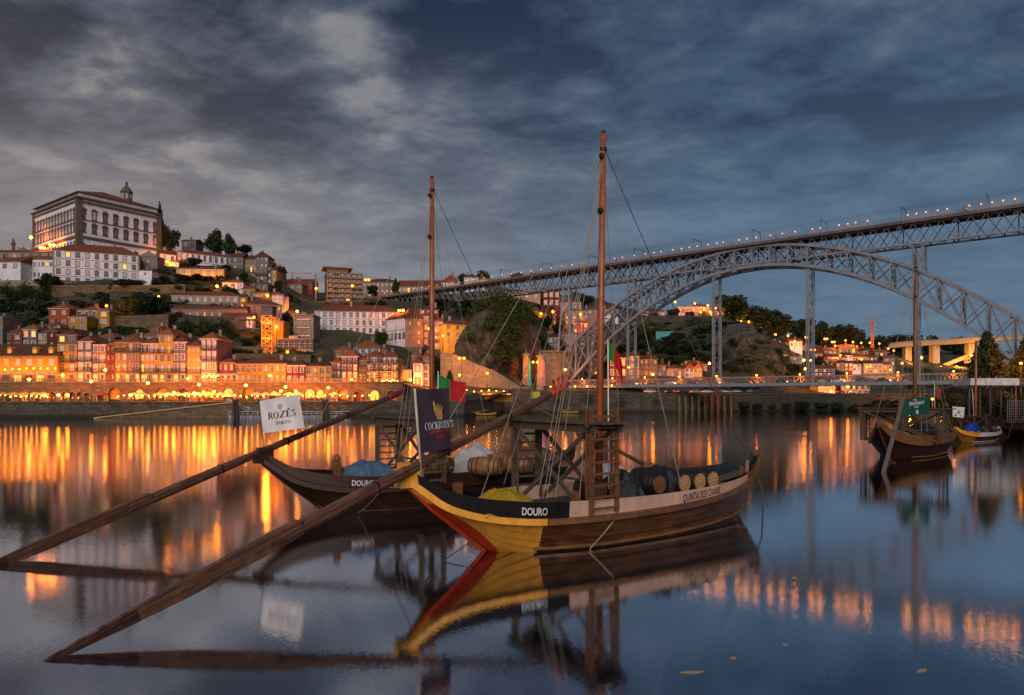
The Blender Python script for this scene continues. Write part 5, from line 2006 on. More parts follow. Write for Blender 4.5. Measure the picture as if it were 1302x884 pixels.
for i, (a, b, pb_, pt_, y, m, r, lb) in enumerate((
        (98, 112, 438, 432, 234, BROWN, TILE, 'low brown attic house behind the dark blue slate house'),
        (113, 125, 438, 431.5, 236, WHITEP, TILE_O, 'low white attic house behind the pink and maroon house'),
        (126, 146, 438, 428.5, 236, REDP, TILE_O, 'low red attic house with skylights behind the dark red end wall'),
        (158, 178, 436, 429, 238, GREYP, TILE, 'grey attic house behind the lilac house with awnings'),
        (180, 200, 436, 426.5, 239, CREAM, TILE_O, 'cream attic house behind the balconied ochre house'),
        (191, 206, 432, 419.6, 243, PINKP, TILE_O, 'pink attic house behind the tallest yellow house'))):
    house('attic_house', lb, a, b, pb_, pt_, y, None, 8, m, 1, 2, 'hip', 1.8, r, lit=.1, found=14)

# ---- mid slope
house('hillside_block', 'long weathered pink block with two rows of windows on the slope', 218, 304, 396, 375.5, 288, 291, 11, plaster('dusty_pink', (.33, .25, .19)), 2, 9, 'hip', 2.6, TILE, lit=.12, sur=SUR_W, found=14, win=(.3, .5))
house('hillside_block', 'long low pale pink building with red roof just below the weathered block', 218, 312, 406, 392.6, 278, 280, 8, PINKP, 1, 10, 'gx', 1.8, TILE, lit=.2, sur=SUR_S, found=14, win=(.24, .38))
house('hillside_block', 'pale pink block with three window rows beside the lift tower', 311.5, 358.5, 413, 386, 284, 290, 11, PINKP, 3, 6, 'hip', 2.6, TILE, lit=.08, sur=SUR_S, found=14, win=(.3, .5))
house('hillside_house', 'long white house with red roof next to the lift walkway', 283, 322, 416, 402, 274, 276, 8, WHITEP, 1, 4, 'gx', 1.9, TILE, lit=.1, sur=SUR_S, found=16, win=(.2, .4))
house('hillside_house', 'small stone lodge with glowing wall below the lift bridge', 345, 360, 424, 409, 270, None, 8, OCHRE, 1, 1, 'flat', 1, METALR, lit=1, found=14)
house('terrace_cafe', 'flat roofed glass cafe terrace glowing orange beside the lift', 350, 398, 446, 431.5, 262, None, 9, BEIGE, 1, 7, 'flat', 1, CONC, lit=.35, curt=0, sur=SUR_D, found=14, wide=True, win=(.8, .7), cat='cafe')
house('concrete_house', 'modern grey concrete house with strip windows near the long white building', 373, 398.5, 432, 401, 284, None, 10, CONC, 3, 1, 'flat', 1, CONC, lit=.0, sur=SUR_D, found=14, wide=True, win=(.7, .22))
t, w, H = house('convent_building', 'long white four-storey building with red roof and thirteen window columns', 400, 508, 434.5, 394.6, 300, 306, 14, WHITEP, 4, 13, 'hip', 3.6, TILE, lit=.0, sur=SUR_S, sides='L', scols=2, found=14, win=(.38, .52), bands=4, curt=.35, cat='building')
ar = MB()
for i in range(11):
    x = w * (i + .5) / 11
    ar.box(x - w / 22 + .5, x + w / 22 - .5, -.15, .02, -2.2, -.6)
ar.build('arcade_opening', SUR_D, t)
t, w, H = house('church_building', 'white church side with grey roof and stone corner piers', 491, 516, 437, 406.5, 293, 283, 9, WHITEP, 2, 5, 'gx', 2.6, TILE_D, lit=.0, sur=SUR_D, skip=(1,), found=14, bands=2, win=(.4, .45), cat='church', chim=0)
house('stone_gable', 'old granite gable front with bricked windows beside the church', 515.5, 538, 440.5, 405, 283, 286, 10, mat('brown_granite', (.30, .20, .15), .9, 'stone', 1.0, .4, .4), 3, 2, 'gy', 5.2, TILE_D, lit=.0, sur=SUR_S, found=14, win=(.22, .4), cat='church', chim=0)
house('town_house', 'narrow pink house behind the lamp on the climbing street', 538.5, 551, 440, 402, 292, None, 10, PINKP, 4, 2, 'hip', 1.8, TILE, lit=.05, sur=SUR_W, found=14)
house('town_house', 'narrow cream house with balconies against the yellow building', 551.3, 564, 444, 408, 290, None, 10, CREAM, 4, 2, 'hip', 1.8, TILE, lit=.05, balc=(1, 2), found=14)
house('hillside_house', 'bright yellow house with wide red roof above the cliff', 564.3, 610, 447, 411.5, 284, 290, 10, plaster('bright_yellow', (.72, .42, .06)), 4, 4, 'hip', 2.4, TILE, lit=.05, sur=SUR_S, found=14, win=(.22, .4), skip=(0,))
house('town_house', 'dark red roofed house behind the stone gable', 533, 558, 400, 394, 305, None, 10, REDP, 1, 3, 'hip', 2.6, TILE_D, lit=.0, found=14)

# ---- concrete apartment block and its neighbours
t, w, H = house('apartment_block', 'tall concrete apartment block with six balconied floors', 416, 461, 384, 346.5, 346, 352, 15, CONC, 6, 6, 'flat', 1, CONC, lit=.06, sur=SUR_D, found=10, win=(.62, .6), curt=.6, cat='building', sides='L', scols=3)
for j in range(6):
    MB().box(-.3, w + .2, -1.4, .0, H / 6 * j - .15, H / 6 * j + .9).build('balcony', mat('ochre_concrete', (.20, .17, .11), .85), t)
pn = MB()
for i in range(7):
    pn.box(w * i / 6 - .15, w * i / 6 + .15, -1.42, .02, -2, H)
pn.box(-5.6, -5.0, 2, 8, -3, H - .5)
pn.build('concrete_pier', CONC, t)
MB().box(-2, w * .72, -2.0, 12, H + 2.4, H + 2.8).box(0, w * .6, .5, 10, H + .3, H + 2.4).build('roof_pavilion', CONC, t)
house('stone_building', 'long grey stone building behind the apartment block', 461, 506, 374, 358.5, 398, None, 14, GREYP, 2, 8, 'hip', 3.0, TILE_D, lit=.05, found=12, win=(.3, .45))
house('long_house', 'long low house with bright red roof above the deck end', 506, 561, 374, 364, 400, None, 12, BEIGE, 1, 10, 'gx', 4.4, TILE, lit=.05, found=12)
house('villa', 'white villa with pyramid red roof above the bridge deck', 561, 584.5, 376, 359, 402, None, 11, WHITEP, 2, 3, 'hip', 5.6, TILE_O, lit=.0, found=10)
house('villa', 'white villa with twin red roofs near the castle wall', 590, 608, 370, 352.5, 405, None, 11, WHITEP, 2, 4, 'hip', 2.6, TILE, lit=.0, found=10)
house('villa', 'small white annex beside the twin roofed villa', 607, 620, 370, 354.5, 407, None, 9, WHITEP, 2, 2, 'hip', 2.4, TILE, lit=.0, found=10)
cs = thing('castle_wall', 'old granite castle wall with battlements above the bridge deck', 'wall', P(620, 372, 408))
cw = MB().box(0, 8.6, 0, 3, -4, 7.4)
for i in range(6):
    cw.box(i * 1.5, i * 1.5 + .85, 0, .8, 7.4, 8.6)
cw.build('battlement_wall', STONE, cs)
house('ruined_house', 'ruined house with orange patched wall near the apartment block', 359, 384, 386, 361, 366, None, 10, plaster('stained_rose', (.34, .18, .15)), 3, 3, 'gy', 3, TILE, lit=.0, found=10)
house('town_house', 'low house with long red roof behind the ruined one', 358, 398, 372, 358.5, 392, None, 10, REDP, 1, 5, 'gx', 2.4, TILE, lit=.0, found=10)

# ---- houses on the upper ridge east of the palace
house('hillside_house', 'white gabled house beside the palace corner lamps', 204, 224, 344, 322, 342, 346, 11, WHITEP, 2, 2, 'gx', 3.0, TILE, lit=.0, sur=SUR_S, found=10, win=(.3, .45))
t, w, H = house('long_house', 'long white villa with tall grey windows on the ridge', 226, 293, 343, 320, 346, 360, 12, WHITEP, 2, 9, 'hip', 2.8, TILE, lit=.0, sur=SUR_S, found=12, win=(.34, .6), skip=(0,), bands=3, base_m=STONE)
house('hillside_house', 'small white house with dormer in front of the long villa', 215, 241, 344, 333.5, 332, None, 8, WHITEP, 1, 2, 'hip', 2.2, TILE, lit=.0, found=8)
house('hillside_house', 'white flat fronted house rising behind the long villa', 231, 249, 326, 306, 372, None, 9, GREYP, 2, 2, 'gx', 1.6, TILE, lit=.0, found=8)
t, w, H = house('floodlit_house', 'yellow house with upward floodlights between its windows', 224, 285, 362, 341.5, 322, 325, 10, YELLOW, 2, 6, 'gx', 1.6, TILE, lit=.05, sur=SUR_W, found=8, win=(.3, .55))
FLOOD_HOUSE = (t, w, H)
for a, b, pb_, pt_, y, m, r, fl, cl, lb in (
        (293, 309, 354, 326, 352, GREYP, 'gx', 3, 4, 'grey balconied terrace house beside the long white villa'),
        (309, 326, 356, 329, 354, BEIGE, 'gx', 3, 4, 'stained beige terrace house with iron balconies on the ridge'),
        (325, 341, 358, 326, 352, GREYP, 'gy', 4, 3, 'ruined grey house with high bare gable on the ridge'),
        (340, 345.5, 362, 338, 352, BROWN, 'gx', 3, 1, 'sliver of a brown house beside the narrow yellow one'),
        (345.5, 351.5, 368, 342.5, 350, YELLOW, 'gx', 3, 1, 'narrow bright yellow house at the end of the ridge'),
        (351.5, 357, 368, 343, 356, GREYP, 'gx', 3, 1, 'narrow dark house closing the ridge row')):
    house('terrace_house', lb, a, b, pb_, pt_, y, None, 9, m, fl, cl, r, 2.6, TILE_D, lit=.03, sur=SUR_D, found=12, balc=(1,) if cl > 1 else ())
for a, b, pb_, pt_, y, m, rm_, fl, cl, lt_, lb in (
        (283, 309, 371, 359, 312, WHITEP, TILE_O, 1, 3, 0, 'white cottage with orange roof below the ridge row'),
        (308, 324, 380, 367, 306, YELLOW, TILE, 1, 2, 0, 'pale yellow cottage stacked below the white cottage'),
        (318, 341, 378, 361.5, 318, SLATE, TILE, 2, 3, 0, 'dark slate clad house among the pale cottages'),
        (322, 342, 386, 372.5, 303, YELLOW, TILE, 1, 2, .4, 'yellow cottage with one glowing window near the slate clad house'),
        (340, 360, 392, 374.5, 306, WHITEP, TILE, 2, 3, .1, 'white cottage with mansard roof above the pale pink block'),
        (304.5, 314, 402, 378, 290, OCHRE, TILE_D, 3, 1, .9, 'slim stair tower with three glowing windows beside the weathered block')):
    house('cottage', lb, a, b, pb_, pt_, y, None, 8, m, fl, cl, 'hip', 1.9, rm_, lit=lt_, sur=SUR_S, found=12)

# ---- bishop's palace
pal, w, H = house('palace', 'great white and granite palace with rows of ornate windows on the hilltop', 98.7, 203.5, 330, 248.5, 315, 345.7, 51, plaster('palace_white', (.74, .71, .74)), 3, 8, 'hip', 7.4, TILE, sur=SUR_P, lit=.0, skip=(0, 1, 2), found=10, cat='palace', chim=0)
fl = H / 3
tr = MB()
tr.box(-.4, w + .4, -.5, .05, H * .345, H * .385)
tr.box(-.2, w + .2, -.3, .05, H * .63, H * .645)
tr.box(-.5, w + .5, -.8, 51.6, H - 2.9, H - 2.2)
tr.box(-.9, w + .9, -1.3, 52, H - 1.1, H - .3)
tr.box(-.5, .05, -.4, 51.4, H * .345, H * .385)
tr.box(-.3, .05, -.4, 51.2, H * .63, H * .645)
tr.build('cornice', SUR_P, pal)
for x in (.6, w - .6):
    MB().box(x - 1.2, x + 1.2, -.45, .1, -6, H - .3).build('corner_pilaster', SUR_P, pal)
MB().box(-.48, .1, -.3, 1.6, -6, H - .3).build('corner_pilaster', SUR_P, pal)
MB().box(-.48, .1, 49.4, 51.2, -6, H - .3).build('corner_pilaster', SUR_P, pal)
at = MB().box(1, w - 1, .8, 50, H - .3, H + 1.8)
at.build('attic_wall', plaster('palace_white', (.7, .66, .69)), pal)
for o in pal.children:
    if o.name.startswith('roof'):
        o.location.z += 1.9
for i in range(8):
    x = (i + .5) * w / 8
    add_win(pal, x, 0, H * .66, 1.6, 3.9, SUR_P, 0, 0, .12, ornate=True)
    add_win(pal, x, 0, H * .455, 1.6, 3.4, SUR_P, 0, 0, .12, ornate=True)
    add_win(pal, x, 0, H * .18, 2.5, 2.9, SUR_P, 0, 0, .1, oval=True)
for i in range(14):
    y = 1.8 + (i + .5) * 48.5 / 14
    add_win(pal, 0, y, H * .66, 1.5, 3.9, SUR_P, -math.pi / 2, .0, .12, ornate=True)
    add_win(pal, 0, y, H * .455, 1.5, 3.4, SUR_P, -math.pi / 2, .0, .12, ornate=True)
    add_win(pal, 0, y, H * .20, 1.5, 2.6, SUR_P, -math.pi / 2, .0, .2, arch=True)
lan = MB()
lan.lathe([(2.6, 0), (2.6, 4.2), (3.0, 4.3), (3.0, 4.7), (2.6, 5.2), (1.7, 6.7), (.7, 7.7), (.5, 8.2)], 8, 0, (w * .68, 9, H + 4.6))
lan.ball((w * .68, 9, H + 13.6), .75, 10)
lan.ball((w * .68, 9, H + 14.5), .4, 8)
lo = lan.build('lantern_turret', SUR_P, pal)
for k in range(8):
    a = math.pi / 8 + k * math.pi / 4
    MB().box(-.5, .5, -.12, .06, 0, 2.6).build('pane', CURT, lo, loc=(w * .68 + 2.42 * math.cos(a), 9 + 2.42 * math.sin(a), H + 5.6), rz=a + math.pi / 2)

# ---- white monastery in front of it
t, w, H = house('monastery', 'long white three-storey monastery with red roof below the palace', 68, 176, 361, 317, 300, 313, 15, WHITEP, 4, 9, 'hip', 4.6, TILE, lit=.05, sur=SUR_S, found=10, win=(.36, .56), bands=4, base_m=STONE, cat='building', curt=.35)
t, w, H = house('monastery_wing', 'low white monastery wing with small upper windows beside the parapet', 26, 67.6, 356, 329, 302, 303, 14, WHITEP, 2, 8, 'gx', 2.8, TILE, lit=.1, sur=SUR_S, found=10, win=(.34, .35), cat='building')
house('monastery_wing', 'white monastery end wing with two windows at the picture edge', -40, 26, 356, 333, 297, 296, 12, WHITEP, 2, 5, 'gx', 3.0, TILE, lit=.0, sur=SUR_S, found=10, win=(.26, .4), cat='building', skip=(0,))
house('long_house', 'long tiled range behind the monastery wings', -40, 66, 330, 320.5, 318, 318, 12, BEIGE, 1, 10, 'gx', 2.2, TILE_D, lit=.0, found=8)
house('hillside_house', 'small stone outbuilding against the palace foot', 177, 200, 340, 326, 322, None, 7, GREYP, 1, 1, 'gy', 2.2, METALR, lit=.0, found=8, win=(.1, .3))
house('hillside_house', 'low white shed with red roof under the stone outbuilding', 176, 193, 353, 343.5, 306, None, 6, WHITEP, 1, 1, 'gx', 1.0, TILE, lit=.0, found=8, win=(.1, .2))
sp = thing('church_pinnacle', 'slender stone pinnacle on the skyline beside the monastery roofs', 'pinnacle', P(17, 322, 345))
MB().lathe([(1.1, -6), (1.0, 0), (1.4, .3), (.8, 1.2), (.7, 4), (1.3, 4.5), (.7, 5.2), (.5, 6.6), (.15, 7.8)], 10).build('shaft', SUR_P, sp)
sp = thing('church_dome', 'small dark dome with finial behind the monastery roof', 'dome', P(30, 322, 340))
MB().lathe([(2.6, -4), (2.6, 0), (2.2, 1.2), (1.2, 2.2), (.3, 2.9), (.12, 4.2)], 12).build('cupola', SUR_P, sp)

# ---- middle of the valley, seen through the arch
for nm, a, b, pb_, pt_, y, m, rm_, fl, cl, lt_, rf, lb in (
        ('stone_building', 641, 687, 392, 371, 372, BEIGE, TILE_D, 2, 4, .12, 'flat', 'broad stone building with white windows behind the ivy cliff'),
        ('town_house', 690, 712, 390, 370, 378, DRED, TILE_D, 2, 3, 0, 'gx', 'dark red corrugated house beside the broad stone building'),
        ('town_house', 712, 739, 396, 384, 382, CREAM, TILE, 2, 4, .2, 'hip', 'cream house with tile roof behind the iron trestle'),
        ('town_house', 681, 707, 413, 400, 352, MAROON, TILE_D, 2, 5, .3, 'flat', 'maroon painted house above the funicular track'),
        ('town_house', 683, 704, 430, 422, 334, REDP, TILE, 1, 3, 0, 'hip', 'low house with red roof beside the funicular'),
        ('town_house', 687, 712, 452, 429, 326, GREYP, TILE_D, 3, 3, .03, 'gx', 'grey rendered house behind the stone abutment'),
        ('town_house', 718, 742, 412, 396, 372, OCHRE, TILE_O, 3, 3, .3, 'hip', 'ochre house glowing beneath the high deck trestle'),
        ('town_house', 728, 748, 424, 411, 360, REDP, TILE, 2, 3, .1, 'hip', 'red house with lit window stacked under the ochre one'),
        ('town_house', 742, 764, 406, 394, 384, PINKP, TILE, 2, 4, .1, 'hip', 'pink house behind the brown mast rigging'),
        ('town_house', 714, 734, 440, 424, 344, CREAM, TILE_D, 2, 3, .05, 'hip', 'cream house half hidden by the trestle legs'),
        ('town_house', 736, 758, 446, 428, 342, BROWN, TILE, 3, 3, .1, 'hip', 'brown house low behind the arch foot'),
        ('town_house', 766, 786, 402, 394, 400, WHITEP, TILE_O, 1, 3, 0, 'hip', 'white cottage high behind the arch chord'),
        ('town_house', 748, 766, 478, 456, 322, OCHRE, TILE, 2, 3, .4, 'gx', 'glowing ochre house right behind the arch foot'),
        ('warehouse', 775, 796, 480, 455, 300, DRED, TILE, 2, 3, 0, 'gx', 'dark red warehouse beside the flag with orange roof'),
        ('town_house', 796, 813, 478, 453, 302, GREYP, TILE_O, 3, 3, .08, 'gx', 'pale grey house with orange roof by the hanger'),
        ('town_house', 813, 836, 478, 457, 306, BROWN, TILE_O, 3, 4, .05, 'gx', 'brown boarded house with dark gable over the low deck'),
        ('town_house', 836, 847, 480, 465, 308, GREYP, TILE, 2, 2, .0, 'hip', 'small grey house squeezed beside the boarded one'),
        ('town_house', 847, 872, 481, 469, 309, OCHRE, TILE_O, 1, 5, .4, 'hip', 'long orange roofed house glowing over the low deck'),
        ('town_house', 871, 882, 480, 468, 307, WHITEP, TILE_O, 2, 2, 0, 'gy', 'white gabled house first of a pair by the low deck'),
        ('town_house', 882, 893, 480, 468, 307.5, CREAM, TILE_O, 2, 2, 0, 'gy', 'cream gabled house second of a pair by the low deck'),
        ('town_house', 866, 900, 474, 463.5, 320, REDP, TILE_O, 1, 5, 0, 'hip', 'red house with broad orange roof behind the gabled pair'),
        ('hillside_house', 875, 888, 456, 448.5, 358, WHITEP, METALR, 1, 3, 0, 'flat', 'small white house alone on the green slope'),
        ('long_house', 862, 902, 404, 391, 434, PINKP, METALR, 2, 9, .05, 'flat', 'long pale school building on top of the far cliff'),
        ('villa', 880, 900, 396, 389.5, 446, CREAM, TILE, 1, 4, 0, 'hip', 'low cream villa with red roof on the cliff top'),
        ('long_house', 902, 926, 408, 396, 436, PINKP, TILE, 2, 5, .3, 'hip', 'pink house lit by lamps beside the cliff top pines'),
        ('long_house', 812, 846, 404, 396, 446, CREAM, TILE, 1, 6, .1, 'hip', 'cream house glimpsed through the arch lattice'),
        ('town_house', 786, 812, 424, 410, 402, BEIGE, TILE_D, 2, 4, .15, 'hip', 'beige terrace house behind the arch lattice')):
    house(nm, lb, a, b, pb_, pt_, y, None, 9, m, fl, cl, rf, 2.2, rm_, lit=lt_, sur=SUR_W if cl % 2 else SUR_S, found=10)
# mural wall
mw = thing('mural_wall', 'graffiti wall in turquoise and white on the far slope', 'wall', P(834, 437, 379))
x0 = 0
for px0, px1, r1, r0, m in ((834, 856, 422.5, 438, mat('turquoise_paint', (.10, .42, .40), .7, 'plain', .5, .45, col2=(.03, .20, .20))), (856, 872, 429, 439, mat('lilac_graffiti', (.50, .44, .55), .7, 'plain', .6, .5, col2=(.16, .12, .22))), (872, 886, 430, 441, mat('white_graffiti', (.62, .62, .64), .7, 'plain', .6, .5, col2=(.10, .20, .32)))):
    a, b = P(px0, r0 - 1, 379) - mw.location, P(px1, r1 - 1, 379) - mw.location
    MB().box(a.x, b.x, 0, .6, a.z - 4, b.z).build('painted_panel', m, mw)

for lb, pts in (('stone garden wall stepping behind the low yellow terrace', [(300, 248, 466, 449), (395, 250, 468, 451)]), ('long garden wall above the low yellow terrace', [(352, 262, 452, 433), (400, 264, 454, 436)]),
                ('dark stone wall stepping under the white cottages', [(286, 300, 386, 372), (345, 301, 392, 380)]), ('terrace wall across the green slope above the gabled pair', [(838, 346, 466, 455), (905, 346, 464, 453)]),
                ('upper terrace wall crossing the green slope', [(842, 400, 432, 421), (912, 396, 430, 420)]), ('broken terrace wall over the rocky slope', [(905, 352, 440, 428), (930, 352, 438, 428)]),
                ('garden wall under the hill road lamps', [(970, 372, 440, 428), (1004, 382, 452, 440)]), ('terrace wall by the tree clump below the far cottages', [(1004, 400, 478, 468), (1046, 404, 480, 470)]),
                ('old stone wall behind the trestle legs', [(700, 338, 450, 436), (760, 338, 456, 442)]), ('stone wall beneath the palace trees', [(176, 312, 372, 357), (214, 318, 370, 354)])):
    wall_line('garden_wall', lb, [(a_, y_, r0_ + 6, r1_) for a_, y_, r0_, r1_ in pts], 1.2, STONE_D if len(lb) % 2 else STONE)

# ---- far hillside beyond the bridge
random.seed(41)
FAR = [
    (1005, 1020, 468, 452, 420, WHITEP, 'white block on the hill nearest the trestle column'), (1030, 1062, 478, 469, 400, REDP, 'long red roofed shed beside the tall street lamp'),
    (1048, 1064, 452, 446, 470, PINKP, 'pink house high on the far hill'), (1066, 1088, 449, 442, 500, OCHRE, 'ochre house with three windows high on the far hill'),
    (1088, 1100, 451, 445, 500, CREAM, 'cream house beside the ochre one on the far hill'), (1052, 1066, 461, 454, 450, WHITEP, 'white gabled house in the middle of the far hill'),
    (1064, 1076, 462, 455, 452, LILAC, 'lilac house beside the white gabled one'), (1074, 1084, 460, 452, 455, WHITEP, 'narrow white house next to the lilac one'),
    (1083, 1102, 462, 454, 456, ORANGEP, 'orange terrace under a lamp on the far hill'), (1100, 1116, 463, 455, 458, BROWN, 'brown house at the end of the upper terrace'),
    (1063, 1084, 471, 462, 440, ORANGEP, 'long arcaded house glowing orange on the far hill'), (1084, 1099, 471, 463, 441, WHITEP, 'white house beside the glowing arcaded one'),
    (1098, 1122, 474, 462.5, 438, BEIGE, 'broad beige house with red roof low on the far hill'), (1122, 1135, 474, 464, 440, YELLOW, 'yellow house with glowing wall near the viaduct'),
    (1040, 1054, 465, 458, 446, GREYP, 'grey house beside the tree clump on the far hill'), (1056, 1068, 468, 461, 445, BEIGE, 'small beige house tucked over the arcade'),
    (1112, 1130, 455, 448, 480, BROWN, 'dark brown house under the hilltop crane'), (1124, 1138, 464, 456, 462, GREYP, 'grey tower house near the viaduct end'),
    (1098, 1114, 452, 446, 490, CREAM, 'cream cottage below the hilltop crane'), (1030, 1046, 456, 450, 462, PINKP, 'pink cottage above the tall street lamp'),
    (1016, 1032, 450, 443, 470, GREYP, 'grey cottage beside the hill road lamps'), (1002, 1016, 447, 440, 468, CREAM, 'cream cottage at the top of the hill road'),
    (985, 1003, 449, 440, 440, WHITEP, 'white cottage over the rocky slope'), (966, 984, 440, 432, 430, PINKP, 'pink roadside cottage above the rocky slope'),
    (905, 918, 446, 438, 362, BEIGE, 'beige cottage perched over the gabled pair'), (918, 932, 434, 426, 376, WHITEP, 'white cottage at the lip of the rocky slope'), (974, 988, 452, 443, 366, CREAM, 'cream cottage low on the rocky shoulder'),
    (988, 1002, 460, 451, 372, OCHRE, 'ochre cottage beside the dark bushes of the shoulder'), (1003, 1018, 462, 454, 398, PINKP, 'pink cottage next to the trestle column foot'), (1004, 1020, 441, 434, 450, WHITEP, 'white cottage tucked under the hill road bend'),
    (950, 966, 430, 421, 425, BEIGE, 'beige roadside cottage under the pines'), (1026, 1042, 428, 420, 560, WHITEP, 'white villa with red roof among the hilltop pines'),
]
for a, b, pb_, pt_, y, m, lb in FAR:
    house('hillside_house', lb, a, b, pb_ + 1, pt_, y, None, 9, m, 1 if pb_ - pt_ < 8 else 2, max(2, int((b - a) / 5)), 'hip' if a % 2 else 'gx', 2.4, random.choice((TILE, TILE_D, TILE_O)), lit=.25, sur=SUR_W, found=10, chim=1)
# lit building on the embankment below the low deck
t, w, H = house('embankment_building', 'white columned building glowing behind the low bridge deck', 1040, 1062, 505, 487, 318, None, 9, CREAM, 2, 6, 'flat', 1, CONC, lit=.6, sur=SUR_W, found=4, cat='building', win=(.5, .7))
t, w, H = house('embankment_building', 'long white building with green shutters and lit ground floor by the river', 1069, 1106, 505, 487, 322, None, 9, CREAM, 2, 10, 'flat', 1, CONC, lit=.45, sur=GREENW, found=4, cat='building', win=(.5, .7))
t, w, H = house('shop_arcade', 'row of glowing shop arches on the embankment under the low deck', 812, 912, 500, 492.5, 292, 302, 8, BEIGE, 1, 22, 'flat', 1, CONC, lit=1.0, sur=SUR_S, found=3, cat='building', win=(.6, .75), wide=True)

# ---- arcade below the upper street
arc = thing('street_arcade', 'long granite arcade of vaults carrying the upper street', 'arcade', (*WX(-190, 211), 4.5))
ax0, ay0 = WX(-190, 211)
ax1, ay1 = WX(512, 214)
av = Vector((ax1 - ax0, ay1 - ay0, 0))
L = av.length
arc.rotation_euler = (0, 0, math.atan2(av.y, av.x))
AH = 6.25
OPEN = []
for px, wd, ht, kind in ((9.5, 1.7, 2.6, 0), (28, 2.0, 3.0, 1), (46.5, 1.6, 2.4, 0), (65, 2.2, 3.0, 0), (81, 1.9, 3.0, 1), (90.5, 1.9, 3.0, 0), (99.5, 1.9, 3.0, 0), (108.5, 1.7, 2.8, 0), (126, 2.0, 2.6, 0), (143, 3.6, 4.4, 2), (174, 3.0, 3.9, 3), (203, 3.6, 4.4, 2), (231, 3.4, 4.0, 0), (262, 3.2, 4.0, 2), (287, 3.4, 4.2, 3), (313, 3.6, 4.4, 2),
                         (345, 2.6, 3.4, 3), (372, 2.8, 3.6, 2), (391, 3.2, 4.0, 3), (404, 2.4, 3.8, 3), (434, 3.4, 4.2, 2), (452, 2.2, 3.2, 4), (474, 2.8, 3.6, 3), (496, 2.6, 3.4, 2), (-20, 2.2, 3, 1), (-50, 2.2, 3, 0)):
    x = ((px - CX) / F * 211.5 - ax0) / math.cos(math.atan2(av.y, av.x))
    OPEN.append((x, wd / 2 * 1.0, ht, kind))
OPEN.sort()
body = MB()
xs = 0.0
for x, hw, ht, kind in OPEN:
    if x - hw < xs:
        continue
    body.box(xs, x - hw, 0, 1.2, -1, AH)
    n = 8
    for i in range(n):                                     # spandrel over each vault
        a0, a1 = math.pi * (1 - i / n), math.pi * (1 - (i + 1) / n)
        xa, xb = x + hw * math.cos(a0), x + hw * math.cos(a1)
        za, zb_ = ht - hw + hw * math.sin(a0), ht - hw + hw * math.sin(a1)
        body.add([(xa, 0, za), (xb, 0, zb_), (xb, 0, AH), (xa, 0, AH), (xa, 1.2, za), (xb, 1.2, zb_), (xb, 1.2, AH), (xa, 1.2, AH)], [(0, 1, 2, 3), (5, 4, 7, 6), (0, 4, 5, 1), (3, 2, 6, 7)])
    rim = MB()
    for i in range(10):
        a0, a1 = math.pi * (1 - i / 10), math.pi * (1 - (i + 1) / 10)
        rim.bar((x + (hw + .18) * math.cos(a0), -.04, ht - hw + (hw + .18) * math.sin(a0)), (x + (hw + .18) * math.cos(a1), -.04, ht - hw + (hw + .18) * math.sin(a1)), .14, .36, up=(0, 1, 0))
    rim.box(x - hw - .34, x - hw - .02, -.11, .03, 0, ht - hw).box(x + hw + .02, x + hw + .34, -.11, .03, 0, ht - hw)
    ro = rim.build('arch', STONE_L, arc)
    back = MB().box(x - hw, x + hw, 1.0, 1.15, 0, ht)
    back.build('archway_back', (SUR_D, PANE_L, OCHRE, PANE_Y, REDP)[kind], ro)
    xs = x + hw
body.box(xs, L, 0, 1.2, -1, AH)
body.build('arcade_wall', STONE, arc)
MB().box(0, L, -.4, 1.0, AH - .25, AH).build('cornice', STONE_L, arc)
bal = MB()
bal.box(0, L, -.25, .0, AH + .85, AH + 1.05).box(0, L, -.22, -.02, AH, AH + .12)
x = 0
while x < L:
    bal.box(x, x + .2, -.2, -.04, AH + .1, AH + .9)
    x += .55
bal.build('balustrade', STONE_L, arc)

# steps, ramps, jetty on the quay
rp = thing('quay_ramp', 'stone boat ramp sloping along the quay wall down to the water', 'ramp', (*WX(120, 193.5), 0))
b = Vector((*WX(292, 196.5), 0)) - rp.location
c_ = Vector((*WX(372, 199.0), 0)) - rp.location
m_ = MB()
up = Vector((0, 0, 4.3))
dn = Vector((.3, 4.2, 0))
m_.add([(0, 0, -.6), b + Vector((0, 0, -.6)), b + up, (0, 0, .05), dn + Vector((0, 0, -.6)), b + dn + Vector((0, 0, -.6)), b + dn + up, dn + Vector((0, 0, .05))], [(0, 1, 2, 3), (5, 4, 7, 6), (3, 2, 6, 7), (1, 5, 6, 2), (4, 0, 3, 7)])
m_.build('ramp_body', STONE, rp)
m_ = MB()
m_.add([b + Vector((0, 0, -.6)), c_ + Vector((0, 0, -.6)), c_ + Vector((0, 0, 3.2)), b + up, b + dn + Vector((0, 0, -.6)), c_ + dn + Vector((0, 0, -.6)), c_ + dn + Vector((0, 0, 3.2)), b + dn + up], [(0, 1, 2, 3), (5, 4, 7, 6), (3, 2, 6, 7), (1, 5, 6, 2)])
m_.build('landing', STONE, rp)
MB().bar((0, -.12, .1), b + up + Vector((0, -.12, .12)), .5, .28).build('lit_edge_strip', mat('lit_edge_tint', (.62, .40, .16), .8), rp)  # strip added along the ramp, its ochre painting the lamplit edge
